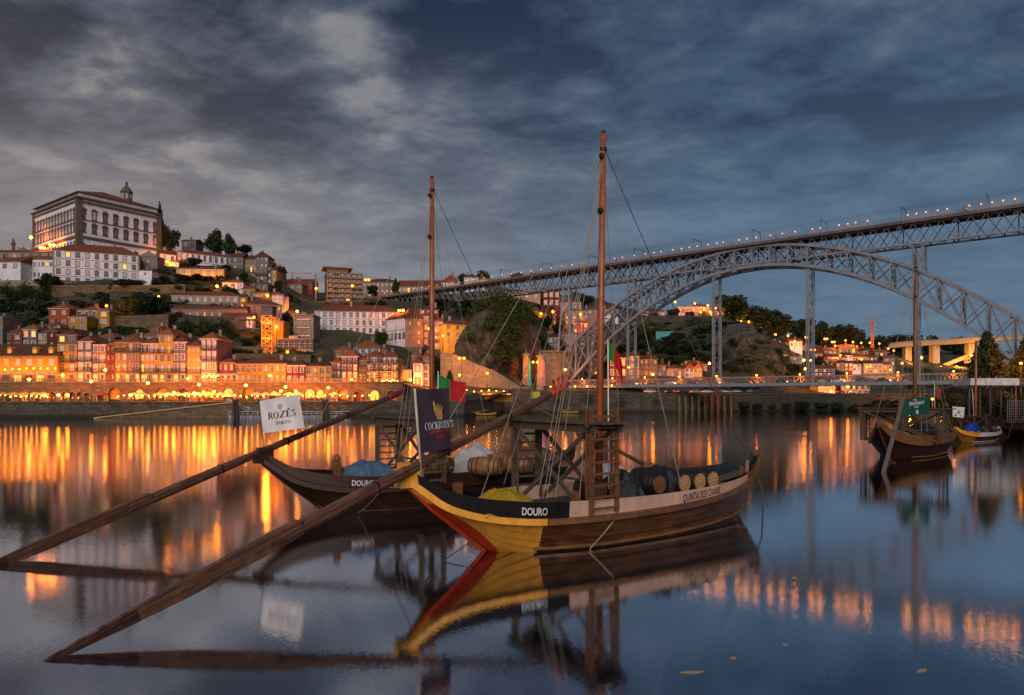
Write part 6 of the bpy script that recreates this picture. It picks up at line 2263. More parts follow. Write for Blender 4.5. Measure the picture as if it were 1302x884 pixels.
for lb, px0, px1, y in (('grey floating pontoon with railings below the gangway', 290, 335, 194), ('low floating pontoon with white fenders beyond the white banner', 384, 446, 195)):
    pj = thing('floating_pontoon', lb, 'pontoon', (*WX(px0, y), 0))
    wd = WX(px1, y)[0] - WX(px0, y)[0]
    MB().box(0, wd, 0, 3, -.3, .75).build('hull', mat('pontoon_grey', (.22, .20, .19), .7), pj)
    r_ = MB()
    for i in range(int(wd / 1.4) + 1):
        r_.box(i * 1.4 - .04, i * 1.4 + .04, .05, .12, .75, 1.9)
    r_.box(0, wd, .04, .12, 1.85, 1.95).box(0, wd, .05, .11, 1.3, 1.37)
    r_.build('railing', SASH, pj)
    f_ = MB()
    for i in range(0, int(wd), 3):
        f_.tube([(i + .6, -.15, .1), (i + .6, -.15, .8)], .22, 8)
    f_.build('fender', SASH, pj)
gw = thing('gangway', 'sloping white railed gangway from the quay to the pontoon', 'gangway', P(289, 512, 199))
q = P(318, 524, 196) - gw.location
g_ = MB().bar((0, 0, 0), q, 1.6, .2)
g_.build('walkway', CONC, gw)
g_ = MB()
for oy in (-.8, .8):
    o_ = Vector((0, oy, 0))
    g_.bar(o_ + Vector((0, 0, 1.1)), q + o_ + Vector((0, 0, 1.1)), .1)
    for i in range(9):
        p_ = q * (i / 8) + o_
        g_.bar(p_, p_ + Vector((0, 0, 1.1)), .07)
    for i in range(8):
        g_.bar(q * (i / 8) + o_, q * ((i + 1) / 8) + o_ + Vector((0, 0, 1.1)), .06)
g_.build('railing', SASH, gw)
for px, n_ in ((297.5, 'beside the gangway'), (301.5, 'in the water by the gangway foot'), (411.5, 'beyond the white banner'), (415.8, 'paired beside another near the white banner')):
    o = thing('mooring_pile', f'dark mooring pile standing {n_}', 'pile', (*WX(px, 193), 0))
    MB().tube([(0, 0, -2), (0, 0, 5.0)], .42, 10).build('shaft', mat('dark_pile', (.05, .04, .035), .7), o)
    MB().lathe([(.46, 5.0), (.46, 5.15), (.1, 5.5)], 10).build('cap', SUR_D, o)

# square and road between the houses and the abutment
t, w, H = house('cafe_pavilion', 'glowing white cafe pavilion at the corner of the square', 507, 523, 492, 471, 238, None, 6, CREAM, 2, 3, 'flat', 1, CONC, lit=1, sur=SUR_W, found=4, win=(.75, .75), wide=True, cat='cafe')
kk = thing('road_underpass', 'sloped concrete road ramp with a lit opening beneath', 'ramp', (*WX(594, 225), 4.9))
rr = MB()
e0, e1 = Vector((0, 0, 0)), Vector((15.5, 6, 0))
rr.add([(0, 0, .4), (15, 10, 3.4), (15, 16, 3.4), (0, 8, .4), (0, 0, 0), (15, 10, 2.6), (15, 16, 2.6), (0, 8, 0)], [(0, 1, 2, 3), (4, 7, 6, 5), (0, 4, 5, 1), (1, 5, 6, 2), (3, 2, 6, 7)])
rr.build('ramp_slab', mat('asphalt', (.06, .055, .055), .9), kk)
MB().box(2.5, 15, 13, 13.6, -.5, 3.2).build('back_wall', OCHRE, kk)
for i in range(5):
    MB().box(4 + i * 2.2, 5.6 + i * 2.2, 11.5, 11.7, 2.0, 2.25).build('light_strip', PANE_Y, kk)
sb = thing('stone_block', 'square stone bridgehead block beside the road ramp', 'wall', (*WX(651, 250), 4.9))
MB().box(0, 7.0, 0, 9, -4, 4.3).build('wall_body', STONE_D, sb)
MB().box(-.2, 7.2, -.25, 9, 4.3, 4.7).build('coping', STONE_L, sb)
yl = thing('signboard', 'bright yellow green panel on the quay below the bridgehead', 'panel', (*WX(671.5, 252), 5.4))
MB().box(0, 4.4, 0, .2, 0, 2.6).build('panel', mat('yellow_green_panel', (.40, .42, .02), .6), yl)
MB().box(-.1, 4.5, -.05, .25, 2.6, 2.75).build('frame', SUR_D, yl)

# gate obelisks and banners by the abutment
TEAL = mat('teal_banner_cloth', (.02, .35, .36), .7)
VIOL = mat('violet_banner_cloth', (.30, .12, .34), .7)
for px, r1, r0, ban, lb in ((668.5, 447, 494, TEAL, 'stone obelisk hung with a teal banner by the bridgehead'), (686.5, 449, 494, VIOL, 'stone obelisk hung with a violet banner by the bridgehead')):
    o = thing('gate_obelisk', lb, 'obelisk', P(px, r0, 282))
    h = (r0 - r1) / F * 282
    s_ = MB()
    s_.add([(-1.5, -1.5, -3), (1.5, -1.5, -3), (1.5, 1.5, -3), (-1.5, 1.5, -3), (-1.05, -1.05, h - 1.6), (1.05, -1.05, h - 1.6), (1.05, 1.05, h - 1.6), (-1.05, 1.05, h - 1.6)], [(0, 1, 5, 4), (1, 2, 6, 5), (2, 3, 7, 6), (3, 0, 4, 7), (4, 5, 6, 7)])
    s_.build('shaft', STONE_L, o)
    k_ = MB().box(-1.5, 1.5, -1.5, 1.5, h - 1.6, h - 1.0).lathe([(1.1, 0), (.7, .7), (.25, 1.1), (.45, 1.5), (.1, 2.0)], 10, 0, (0, 0, h - 1.0))
    k_.build('finial', mat('bronze_green', (.12, .20, .15), .7), o)
    MB().sheet([(1.1, -1.62, 1.2), (2.3, -1.5, 1.0), (1.75, -1.5, h - 3.4), (1.12, -1.6, h - 2.6)], .05, (0, 1, 0)).build('hanging_cloth', ban, o)

# funicular track
fu = thing('funicular_track', 'steep funicular track climbing behind the ivy cliff', 'track', P(684, 450, 306))
q = P(664, 398, 330) - fu.location
m_ = MB()
m_.bar((0, 0, 0), q, 4.2, 1.0)
m_.build('track_bed', CONC, fu)
m_ = MB()
for ox in (-1.4, -.5, .5, 1.4):
    m_.bar((ox, 0, .6), q + Vector((ox, 0, .6)), .14, .2)
m_.build('rail', IRON_D, fu)
MB().bar(q * .45 + Vector((1.6, -.6, 1)), q * .80 + Vector((1.6, -.6, 1)), .35, .3).build('light_strip', PANE_L, fu)

# ---- lift tower of lit steel lattice
lt_ = thing('lift_tower', 'steel lattice lift tower glowing orange on the hillside', 'tower', P(341.5, 459, 260))
hh = (459 - 402) / F * 260
orm = mat('orange_lit_steel', (.55, .30, .10), .6)
m_ = MB()
for sx in (-1.9, 1.9):
    for sy in (-1.9, 1.9):
        m_.bar((sx, sy, -4), (sx, sy, hh), .30)
for i in range(6):
    z, z2 = hh * i / 6, hh * (i + 1) / 6
    for (a, b_) in (((-1.9, -1.9), (1.9, -1.9)), ((-1.9, 1.9), (1.9, 1.9)), ((-1.9, -1.9), (-1.9, 1.9)), ((1.9, -1.9), (1.9, 1.9))):
        m_.bar((*a, z2), (*b_, z2), .20)
        m_.bar((*a, z), (*b_, z2), .13)
        m_.bar((*b_, z), (*a, z2), .13)
m_.build('lattice_shaft', orm, lt_)
MB().box(-2.2, 2.2, -2.2, 2.2, hh, hh + 3.2).box(-2.6, 2.6, -2.6, 2.6, hh + 3.2, hh + 3.5).build('lift_head', SLATE, lt_)
m_ = MB()
m_.box(-11, -1.9, -1.2, 1.6, hh - 5.2, hh - 4.6)
m_.box(-11, -1.9, -1.4, 1.8, hh - 1.6, hh - 1.3)
for i in range(8):
    m_.box(-10.8 + i * 1.25, -10.6 + i * 1.25, -1.2, -1.0, hh - 4.6, hh - 1.5)
m_.box(-11, -1.9, -1.25, -1.15, hh - 3.6, hh - 3.4)
m_.build('walkway', IRON_D, lt_)

# ---- concrete viaduct far up the river
CONY = mat('pale_concrete', (.36, .29, .19), .8, 'plain', .2, .15)
vd = thing('concrete_bridge', 'pale concrete bridge floodlit yellow behind the iron arch', 'bridge', P(1100, 444, 620))
Y_ = 620
a, b_, c2 = P(1100, 444, 640) - vd.location, P(1150, 438.5, 620) - vd.location, P(1330, 428, 560) - vd.location
m_ = MB()
for p_, q_ in ((a, b_), (b_, c2)):
    m_.bar(p_, q_, 12, 3.6)
    m_.bar(p_ + Vector((0, 0, 2.2)), q_ + Vector((0, 0, 2.2)), 13, .6)
m_.build('deck', CONY, vd)
for px, r1, r0, y, wd in ((1153, 441, 462, 619, 5.5), (1188, 439, 466, 607, 6), (1233, 437, 452, 592, 5.5)):
    p_, q_ = P(px, r0 + 10, y) - vd.location, P(px, r1, y) - vd.location
    MB().bar(p_, q_, wd, 6, up=(0, 1, 0)).build('pier', CONY, vd)
m_ = MB()
pts = [P(1182, 471, 606), P(1205, 463, 602), P(1233, 452, 594), P(1256, 450, 588), P(1275, 459, 580), P(1300, 478, 572)]
for p_, q_ in zip(pts, pts[1:]):
    m_.bar(p_ - vd.location, q_ - vd.location, 9, 3.2)
m_.build('arch_strut', CONY, vd)
cr = thing('tower_crane', 'thin tower crane standing on the far hilltop', 'crane', P(1109, 444, 520))
m_ = MB()
hh = (444 - 409) / F * 520
for sx in (-.7, .7):
    for sy in (-.7, .7):
        m_.bar((sx, sy, 0), (sx, sy, hh), .3)
for i in range(10):
    m_.bar((-.7, -.7, hh * i / 10), (.7, -.7, hh * (i + 1) / 10), .2)
m_.build('crane_mast', mat('orange_crane', (.45, .20, .08), .6), cr)
MB().bar((2.2, 0, hh - 3), (-3, 0, hh + 4.5), .6, .9).bar((0, 0, hh - 1), (2.6, 0, hh - 1.5), .7, .9).build('jib', mat('orange_crane', (.45, .2, .08)), cr)
cr = thing('tower_crane', 'horizontal crane jib seen above the ridge row', 'crane', P(372, 372, 460))
hh = (372 - 347) / F * 460
m_ = MB()
m_.bar((0, 0, 0), (0, 0, hh), .6)
m_.build('crane_mast', mat('orange_crane', (.45, .2, .08)), cr)
MB().bar((-8, 0, hh), (13, 0, hh - .4), .25, .6).bar((-8, 0, hh + .9), (13, 0, hh), .12).build('jib', mat('pale_crane', (.40, .26, .20), .6), cr)

# ---- Gaia bank under the end of the bridge
gb = thing('bank_wall', 'rough ivy-grown stone bank wall behind the small moored boats', 'wall', (52, 60, 0))
pts = [(52, 60), (93, 122), (112, 178), (150, 205)]
m_, g_ = MB(), []
for (xa, ya), (xb, yb) in zip(pts, pts[1:]):
    d_ = Vector((xb - xa, yb - ya, 0)).normalized()
    n_ = Vector((d_.y, -d_.x, 0)) * 9
    a_, b2 = Vector((xa - 52, ya - 60, 0)), Vector((xb - 52, yb - 60, 0))
    m_.add([a_ + Vector((0, 0, -2)), b2 + Vector((0, 0, -2)), b2 + n_ + Vector((0, 0, -2)), a_ + n_ + Vector((0, 0, -2)), a_ + Vector((0, 0, 8)), b2 + Vector((0, 0, 8)), b2 + n_ + Vector((0, 0, 8)), a_ + n_ + Vector((0, 0, 8))],
           [(0, 4, 5, 1), (4, 7, 6, 5), (1, 5, 6, 2), (3, 0, 4, 7)])
m_.build('wall_body', mat('rough_bank_stone', (.19, .155, .10), .95, 'rock', 3.0, .5, .6), gb)
struct(MB().add([(54, 58, 7.9), (94, 120, 7.9), (113, 177, 7.9), (152, 203, 7.9), (420, 260, 9), (420, 40, 9)], [(0, 5, 4, 3, 2, 1)]).build('bank_ground', PAVE))
aw = thing('quay_canopy', 'long flat white canopy roof above the bank wall', 'canopy', P(1234, 490, 112))
wd = (1296 - 1234) / F * 112
MB().box(0, wd, 0, 4.5, 0, 1.15).build('roof_slab', mat('white_canopy', (.66, .60, .56), .7), aw)
m_ = MB()
for i in range(5):
    m_.box(.4 + i * (wd - 1) / 4, .6 + i * (wd - 1) / 4, 1.0, 1.2, -5, 0)
m_.build('post', IRON_D, aw)
fn = thing('wire_fence', 'tall pale wire mesh fence panel on the bank', 'fence', P(1281, 537, 100))
m_ = MB()
for i in range(13):
    m_.box(i * .3 - .02, i * .3 + .02, 0, .05, 0, 3.2)
for i in range(9):
    m_.box(0, 3.6, 0, .05, i * .4, i * .4 + .03)
m_.build('mesh_panel', mat('galvanised_wire', (.40, .38, .38), .5), fn)
bp = thing('access_ramp', 'pale steel ramp slanting down at the bank edge', 'ramp', P(1274, 461, 128))
q = P(1305, 484, 122) - bp.location
MB().bar((0, 0, 0), q, 2.5, .8).build('ramp_slab', CONY, bp)
# ---------------------------------------------------------------- trees and shrubs
LEAF = [mat('leaf_green_%s' % n, c, .75, 'leaf', .5, .5, rnd=.5, spec=.2) for n, c in (('deep', (.030, .048, .016)), ('mid', (.048, .075, .018)), ('olive', (.075, .085, .022)))]
IVY = mat('ivy_leaves', (.060, .085, .014), .75, 'leaf', .35, .65, rnd=.3, spec=.2)
PINE = mat('pine_needles', (.030, .055, .018), .75, 'leaf', 1, .5, rnd=.3, spec=.2)
BARK = mat('tree_bark', (.065, .045, .032), .9, 'wood', 1, .5, .4)
_rng = random.Random(5)


def leaf_quad(mb, p, s, rng):
    a = Vector((rng.gauss(0, 1), rng.gauss(0, 1), rng.gauss(0, .7))).normalized()
    b = a.cross(Vector((rng.gauss(0, 1), rng.gauss(0, 1), rng.gauss(0, 1)))).normalized()
    a, b = a * s, b * s * .62
    mb.add([p - a, p + b * .9, p + a, p - b], [(0, 1, 2, 3)])


def crown_mesh(name, kind, seed, n, leaf, m):
    """unit tree: crown about 1 wide, from z .25 to 1"""
    rng = random.Random(seed)
    mb = MB()
    lobes = []
    if kind == 'round':
        for i in range(15):
            a, r = rng.uniform(0, 6.28), rng.uniform(.0, .36)
            lobes.append((Vector((r * math.cos(a), r * math.sin(a), rng.uniform(.26, .82))), rng.uniform(.12, .23)))
    elif kind == 'wide':
        for i in range(16):
            a, r = rng.uniform(0, 6.28), rng.uniform(.05, .40)
            lobes.append((Vector((r * math.cos(a), r * math.sin(a), rng.uniform(.50, .86) - r * .3)), rng.uniform(.10, .18)))
    elif kind == 'cone':
        for i in range(26):
            t = (i + .5) / 26
            a, r = i * 2.4, .40 * (1 - t) ** .8
            lobes.append((Vector((r * .7 * math.cos(a), r * .7 * math.sin(a), .16 + .80 * t)), .05 + .14 * (1 - t)))
    elif kind == 'bush':
        for i in range(9):
            a, r = rng.uniform(0, 6.28), rng.uniform(.0, .36)
            lobes.append((Vector((r * math.cos(a), r * math.sin(a), rng.uniform(.15, .62))), rng.uniform(.18, .30)))
    tot = sum(l[1] ** 2 for l in lobes)
    for c, r in lobes:
        k = int(n * r * r / tot)
        for q in range(k):
            d = Vector((rng.gauss(0, 1), rng.gauss(0, 1), rng.gauss(0, 1))).normalized()
            p = c + d * r * (rng.random() ** .45) * Vector((1, 1, .8)).length / 1.6
            leaf_quad(mb, p, leaf * rng.uniform(.6, 1.3), rng)
    return mb.mesh(name, m), lobes


def trunk_mesh(lobes, kind, seed):
    rng = random.Random(seed)
    mb = MB()
    top = .9 if kind == 'cone' else .55
    mb.tube([(0, 0, -.05), (.01, 0, .12), (-.008, .01, .35), (.01, 0, top)], [.035, .027, .021, .008], 8)
    for c, r in lobes[:7]:
        z = rng.uniform(.15, .4) if kind != 'cone' else max(.1, c.z - .06)
        mb.tube([(0, 0, z), (c.x * .5, c.y * .5, (z + c.z) / 2 + .03), (c.x * .92, c.y * .92, c.z)], [.014, .009, .004], 5)
    return mb.mesh('trunk', BARK)


KIND = {}
for k, m, n, lf_ in (('round', LEAF[1], 2600, .045), ('round2', LEAF[0], 2600, .045), ('wide', LEAF[0], 2800, .040), ('cone', PINE, 3000, .040), ('bush', LEAF[1], 1500, .075), ('bush2', LEAF[0], 1500, .075), ('bush3', LEAF[2], 1500, .07)):
    base = k.rstrip('23')
    vs_ = []
    for s_ in range(2):
        cm, lb_ = crown_mesh('crown', base, hash(k) % 97 * 0 + len(k) * 7 + s_ * 3 + ord(k[-1]), n, lf_, m)
        vs_.append((cm, trunk_mesh(lb_, base, s_)))
    KIND[k] = vs_


def tree(name, label, px, r0, r1, y, wpx, kind='round', cat='tree', group=None):
    h = (r0 - r1) / F * y
    w = wpx / F * y
    rng = random.Random(int(px * 10 + y))
    th = thing(name, label, cat, P(px, r0, y), rng.uniform(0, 6.28), group)
    cm, tm = KIND[kind][rng.randrange(2)]
    a = link('trunk', tm, th)
    b = link('crown', cm, th)
    wf = w / .9
    a.scale = b.scale = (wf, wf, h)
    return th


T = [
    ('conifer', 'tall dark conifer right beside the palace corner', 203, 324, 256, 348, 17, 'cone'),
    ('tree', 'dark round tree behind the palace corner', 209, 322, 284, 348, 17, 'round2'),
    ('tree', 'smaller dark tree next to the palace grounds', 222, 322, 291, 352, 16, 'round2'),
    ('tree', 'big tree crowning the ridge over the long villa', 274, 328, 289, 378, 26, 'round'),
    ('tree', 'second big tree crowning the ridge', 292, 330, 296, 380, 19, 'round'),
    ('tree', 'low spreading tree on the ridge behind the terrace houses', 311, 330, 311, 384, 26, 'wide'),
    ('tree', 'spreading tree in front of the white monastery', 65, 372, 346, 292, 34, 'wide'),
    ('tree', 'small bush tree at the monastery plinth', 141, 370, 360, 296, 9, 'round'),
    ('tree', 'wide dark tree group at the monastery corner', 164, 371, 354, 300, 36, 'wide'),
    ('tree', 'round tree under the stone outbuilding', 207, 368, 350, 303, 22, 'round2'),
    ('tree', 'rounded dark tree above the orange red house', 100, 398, 379, 276, 26, 'bush2'),
    ('tree', 'leafy tree on the terrace below the monastery wall', 160, 402, 378, 276, 22, 'round'),
    ('tree', 'large dark tree on the terrace beside the trellis', 182, 404, 370, 274, 36, 'round2'),
    ('tree', 'dark tree against the weathered pink block', 208, 402, 374, 277, 22, 'round2'),
    ('tree', 'bushy tree hanging over the low terrace wall', 47, 402, 377, 280, 18, 'bush'),
    ('tree', 'dark shrub on the terrace over the dark red roofs', 22, 404, 380, 280, 22, 'bush2'),
    ('tree', 'small tree by the yellow floodlit house', 225, 352, 340, 328, 12, 'bush2'),
    ('tree', 'small dark tree beside the terrace house balconies', 310, 354, 345, 340, 10, 'bush2'),
    ('tree', 'round tree in the garden beside the floodlit house', 290, 348, 336, 336, 14, 'round2'),
    ('tree', 'bush in the yard of the small white house', 248, 338, 326, 334, 16, 'bush2'),
    ('tree', 'dark tree below the narrow yellow house', 354, 376, 356, 338, 14, 'round2'),
    ('tree', 'bushy tree beside the ruined house', 370, 396, 372, 330, 20, 'round2'),
    ('tree', 'dark climbing tree beside the concrete house', 364, 430, 396, 300, 18, 'round2'),
    ('tree', 'street tree in front of the long white building', 485, 440, 421, 286, 19, 'round'),
    ('tree', 'dark tree by the apartment block corner', 474, 378, 362, 360, 16, 'round2'),
    ('conifer', 'pointed conifer above the end of the high deck', 503, 374, 353, 372, 12, 'cone'),
    ('tree', 'dark tree behind the villas on the skyline', 588, 366, 347, 412, 16, 'round2'),
    ('tree', 'skyline tree behind the twin roofed villa', 612, 370, 343, 420, 24, 'round2'),
    ('tree', 'olive tree behind the castle wall', 656, 366, 344, 410, 26, 'wide'),
    ('tree', 'olive tree on the skyline past the castle wall', 680, 364, 346, 412, 18, 'wide'),
    ('tree', 'round clipped tree beside the broad stone building', 668, 398, 386, 356, 11, 'bush2'),
    ('tree', 'round clipped tree above the maroon house', 682, 396, 385, 356, 12, 'bush2'),
    ('tree', 'broad dark tree on the skyline behind the trestle', 738, 398, 371, 402, 32, 'round2'),
    ('tree', 'palm-like young tree below the rampart', 572, 490, 470, 245, 14, 'cone'),
    ('tree', 'tall round tree beside the trestle column on the cliff', 934, 416, 374, 420, 51, 'round'),
    ('tree', 'large dark pine next to the tall round tree', 958, 424, 388, 432, 45, 'round2'),
    ('tree', 'dark pine in the hilltop row above the road', 978, 428, 392, 446, 40, 'round2'),
    ('tree', 'dark pine in the hilltop row over the road lamps', 1000, 432, 400, 460, 37, 'round2'),
    ('tree', 'pine among the hilltop villas', 1022, 438, 404, 500, 35, 'round2'),
    ('tree', 'pine behind the trestle column on the hilltop', 1044, 444, 408, 520, 35, 'round2'),
    ('tree', 'broad pine on the hilltop over the cottages', 1068, 446, 412, 540, 40, 'round2'),
    ('tree', 'dark pine at the end of the hilltop row', 1084, 446, 412, 545, 29, 'round2'),
    ('tree', 'low dark tree beside the hilltop crane', 1098, 452, 426, 560, 21, 'round2'),
    ('tree', 'low tree on the far side of the hilltop crane', 1118, 454, 426, 600, 32, 'round2'),
    ('tree', 'dark skyline tree above the concrete bridge', 1140, 454, 424, 640, 35, 'round2'),
    ('tree', 'dark skyline tree behind the mast of the end-on boat', 1164, 454, 424, 660, 37, 'round2'),
    ('tree', 'skyline tree where the concrete bridge meets the hill', 1190, 454, 426, 680, 35, 'round2'),
    ('tree', 'skyline tree beyond the concrete bridge deck', 1215, 456, 428, 700, 35, 'round2'),
    ('tree', 'dark tree on the slope beside the long red shed', 1042, 476, 452, 420, 22, 'round2'),
    ('tree', 'ivy dark tree near the viaduct tower house', 1132, 462, 448, 470, 10, 'round2'),
    ('tree', 'tree beside the columned embankment building', 1066, 510, 488, 312, 8, 'round2'),
    ('tree', 'dark tree on the slope behind the gabled pair', 906, 476, 452, 330, 26, 'round2'),
    ('tree', 'dark tree on the green slope under the mural', 852, 462, 438, 352, 28, 'round2'),
    ('tree', 'bushy tree over the boarded house', 838, 462, 430, 356, 24, 'round2'),
    ('tree', 'dark cypress-like tree beside the mural wall', 826, 446, 416, 370, 12, 'cone'),
    ('tree', 'shrubby tree above the white house on the slope', 866, 458, 440, 360, 24, 'round2'),
    ('tree', 'clipped tree lit by lamps on the cliff top', 855, 404, 391, 426, 14, 'bush2'),
    ('tree', 'clipped tree in front of the pale school', 877, 405, 394, 426, 12, 'bush2'),
    ('tree', 'lamp-lit tree at the corner of the school', 895, 406, 393, 428, 12, 'bush3'),
    ('tree', 'dark bush by the school parapet near the hanger', 832, 405, 394, 428, 12, 'bush2'),
    ('tree', 'dark tree beside the funicular track', 694, 420, 402, 338, 18, 'round2'),
    ('tree', 'dark tree below the clipped pair by the funicular', 700, 410, 396, 350, 14, 'bush2'),
    ('tree', 'bushy tree on the slope above the stone pier', 594, 392, 378, 316, 20, 'bush2'),
    ('tree', 'dark shrub tree beside the yellow cliff house', 616, 396, 380, 312, 18, 'bush2'),
    ('conifer', 'large dark conifer on the bank under the arch', 1255, 490, 419, 124, 52, 'cone'),
    ('conifer', 'lamp-lit conifer half out of view beside the arch foot', 1304, 492, 428, 122, 46, 'cone'),
]
for nm, lb, px, r0, r1, y, w_, k in T:
    tree(nm, lb, px, r0, r1, y, w_, k)
# detailed crown for the big conifer nearest the viewer
random.seed(3)
SH = [('hedge bushes on the hillside terraces', 'round green bush on the ivy terrace', [(6, 398, 384, 284, 20), (34, 396, 386, 284, 18), (70, 398, 386, 284, 18), (84, 400, 390, 282, 14), (8, 412, 402, 266, 18), (30, 414, 404, 266, 20), (50, 413, 404, 266, 16), (128, 408, 398, 264, 14), (140, 424, 412, 258, 18), (160, 424, 413, 258, 20), (180, 424, 414, 258, 20), (118, 424, 416, 258, 16)]),
      ('bushes below the long pink block', 'dark bush clinging to the slope below the pink block', [(224, 424, 408, 266, 20), (240, 428, 410, 268, 22), (258, 430, 410, 268, 22), (274, 432, 414, 268, 20), (230, 440, 424, 258, 20), (250, 444, 430, 256, 18), (325, 452, 440, 262, 16), (358, 455, 440, 262, 16), (316, 440, 428, 266, 14), (330, 436, 424, 268, 14)]),
      ('bushes on the high slope under the ridge', 'low bush on the high slope under the ridge', [(212, 366, 354, 312, 14), (226, 368, 358, 314, 16), (196, 372, 362, 308, 16), (184, 374, 364, 306, 16), (240, 372, 364, 316, 14), (262, 373, 366, 318, 14), (282, 377, 370, 318, 12), (334, 384, 376, 312, 12), (352, 398, 386, 318, 14), (378, 394, 384, 330, 14), (388, 396, 388, 330, 12), (362, 410, 396, 308, 16), (372, 420, 408, 300, 14), (416, 392, 384, 336, 14), (440, 392, 384, 336, 14), (470, 392, 382, 338, 16), (484, 390, 380, 338, 16)]),
      ('bushes on the slope under the high deck', 'dark bush on the slope beneath the high deck', [(545, 388, 376, 330, 16), (560, 390, 378, 328, 18), (576, 392, 380, 322, 16), (586, 398, 388, 312, 14), (604, 402, 392, 306, 16), (626, 392, 380, 306, 16), (640, 388, 376, 312, 18), (654, 392, 382, 312, 14), (540, 455, 444, 280, 14), (552, 470, 452, 274, 16), (548, 482, 466, 262, 16), (560, 468, 456, 272, 12)]),
      ('bushes across the slope behind the arch', 'dark bush on the slope behind the iron arch', [(690, 436, 424, 320, 14), (708, 424, 412, 336, 14), (760, 440, 424, 350, 18), (776, 444, 428, 348, 20), (794, 450, 436, 340, 22), (812, 448, 434, 346, 20), (822, 456, 442, 338, 20), (846, 470, 456, 326, 20), (862, 466, 452, 332, 20), (880, 464, 452, 332, 20), (896, 462, 448, 336, 20), (800, 424, 412, 372, 18), (818, 430, 416, 366, 18), (900, 446, 434, 350, 16), (890, 440, 430, 362, 16), (872, 448, 440, 352, 16)]),
      ('bushes on the rocky slope past the hangers', 'dark bush on the rocky slope past the hangers', [(918, 474, 458, 326, 18), (932, 480, 466, 322, 18), (948, 482, 470, 320, 18), (930, 440, 428, 344, 14), (960, 426, 416, 366, 14), (985, 452, 440, 350, 18), (996, 464, 450, 346, 18), (1008, 474, 460, 344, 18), (975, 484, 474, 322, 14), (990, 488, 476, 326, 16), (1012, 492, 480, 330, 18), (1030, 490, 480, 336, 14), (925, 500, 492, 290, 16), (940, 500, 490, 292, 18), (900, 498, 490, 288, 14), (956, 500, 491, 294, 16)]),
      ('bushes along the foot of the river wall', 'shrub growing at the foot of the river wall', [(946, 520, 508, 281, 16), (962, 521, 511, 284, 14), (1000, 521, 510, 290, 18), (1020, 522, 508, 292, 22), (1044, 522, 510, 296, 20), (1064, 522, 509, 298, 18), (1086, 522, 512, 301, 16), (1104, 522, 511, 303, 16), (1118, 522, 506, 305, 20), (890, 517, 510, 273, 10), (980, 520, 511, 287, 14), (1130, 522, 508, 306, 20), (1146, 522, 505, 307, 22)]),
      ('ivy clumps on the bank wall', 'ivy clump hanging on the bank wall behind the boats', [(1186, 520, 498, 176, 20), (1200, 530, 500, 160, 20), (1216, 516, 496, 148, 18), (1232, 532, 506, 138, 22), (1248, 516, 496, 131, 18), (1266, 530, 504, 124, 22), (1280, 512, 494, 120, 18), (1296, 528, 504, 115, 22), (1240, 538, 520, 134, 16), (1288, 542, 524, 117, 16), (1208, 538, 522, 150, 16)])]
for grp, lb, lst in SH:
    for i, (px, r0, r1, y, w_) in enumerate(lst):
        tree('shrub', lb, px, r0, r1, y, w_, ('bush', 'bush2', 'bush3', 'bush2')[i % 4], 'shrub', grp)


_sr = random.Random(31)
for grp, lb, n_, (xa, xb), (ya, yb) in (('wild bushes on the slope between lift and terrace', 'wild dark bush on the slope between the lift and the yellow terrace', 36, (272, 400), (244, 300)), ('wild bushes on the green slope', 'wild dark bush on the green slope under the cliff top wall', 34, (800, 915), (330, 410)),
                                       ('wild bushes on the rocky shoulder', 'wild dark bush on the rocky shoulder below the hill road', 32, (905, 1010), (326, 420)), ('wild bushes on the monastery slope', 'wild dark bush on the slope below the monastery wall', 36, (0, 240), (262, 292)),
                                       ('wild bushes behind the trestle', 'wild dark bush on the slope behind the iron trestle', 16, (690, 800), (325, 400)), ('wild bushes on the palace slope', 'wild dark bush on the slope under the ridge houses', 26, (180, 350), (300, 335)), ('wild bushes below the viaduct', 'wild dark bush on the slope below the concrete viaduct', 10, (1010, 1230), (400, 560))):
    for i in range(n_):
        px, y = _sr.uniform(xa, xb), _sr.uniform(ya, yb)
        r0 = rows_at(y, ground_z((px - CX) / F * y, y) - .6)
        w_ = _sr.uniform(9, 20)
        tree('shrub', lb, px, r0, r0 - w_ * _sr.uniform(.5, .75), y, w_, _sr.choice(('bush', 'bush2', 'bush2', 'bush3')), 'shrub', grp)


def ivy(name, label, spots, seed, leaf=.42, m=None, parent_cat='ivy'):
    """leaves clinging over a face: spots = (px, row, y, radius in px, count)"""
    rng = random.Random(seed)
    base = P(*spots[0][:3])
    mb = MB()
    for px, r, y, rad, n in spots:
        c = P(px, r, y)
        rr = rad / F * y
        for k in range(n * 2):
            d = Vector((rng.gauss(0, .5), rng.gauss(0, .22), rng.gauss(0, .5)))
            leaf_quad(mb, c + d * rr - base, leaf * rng.uniform(.6, 1.4), rng)
    o = mb.build(name, m or IVY, None, False, base)
    return tag(o, label, parent_cat)


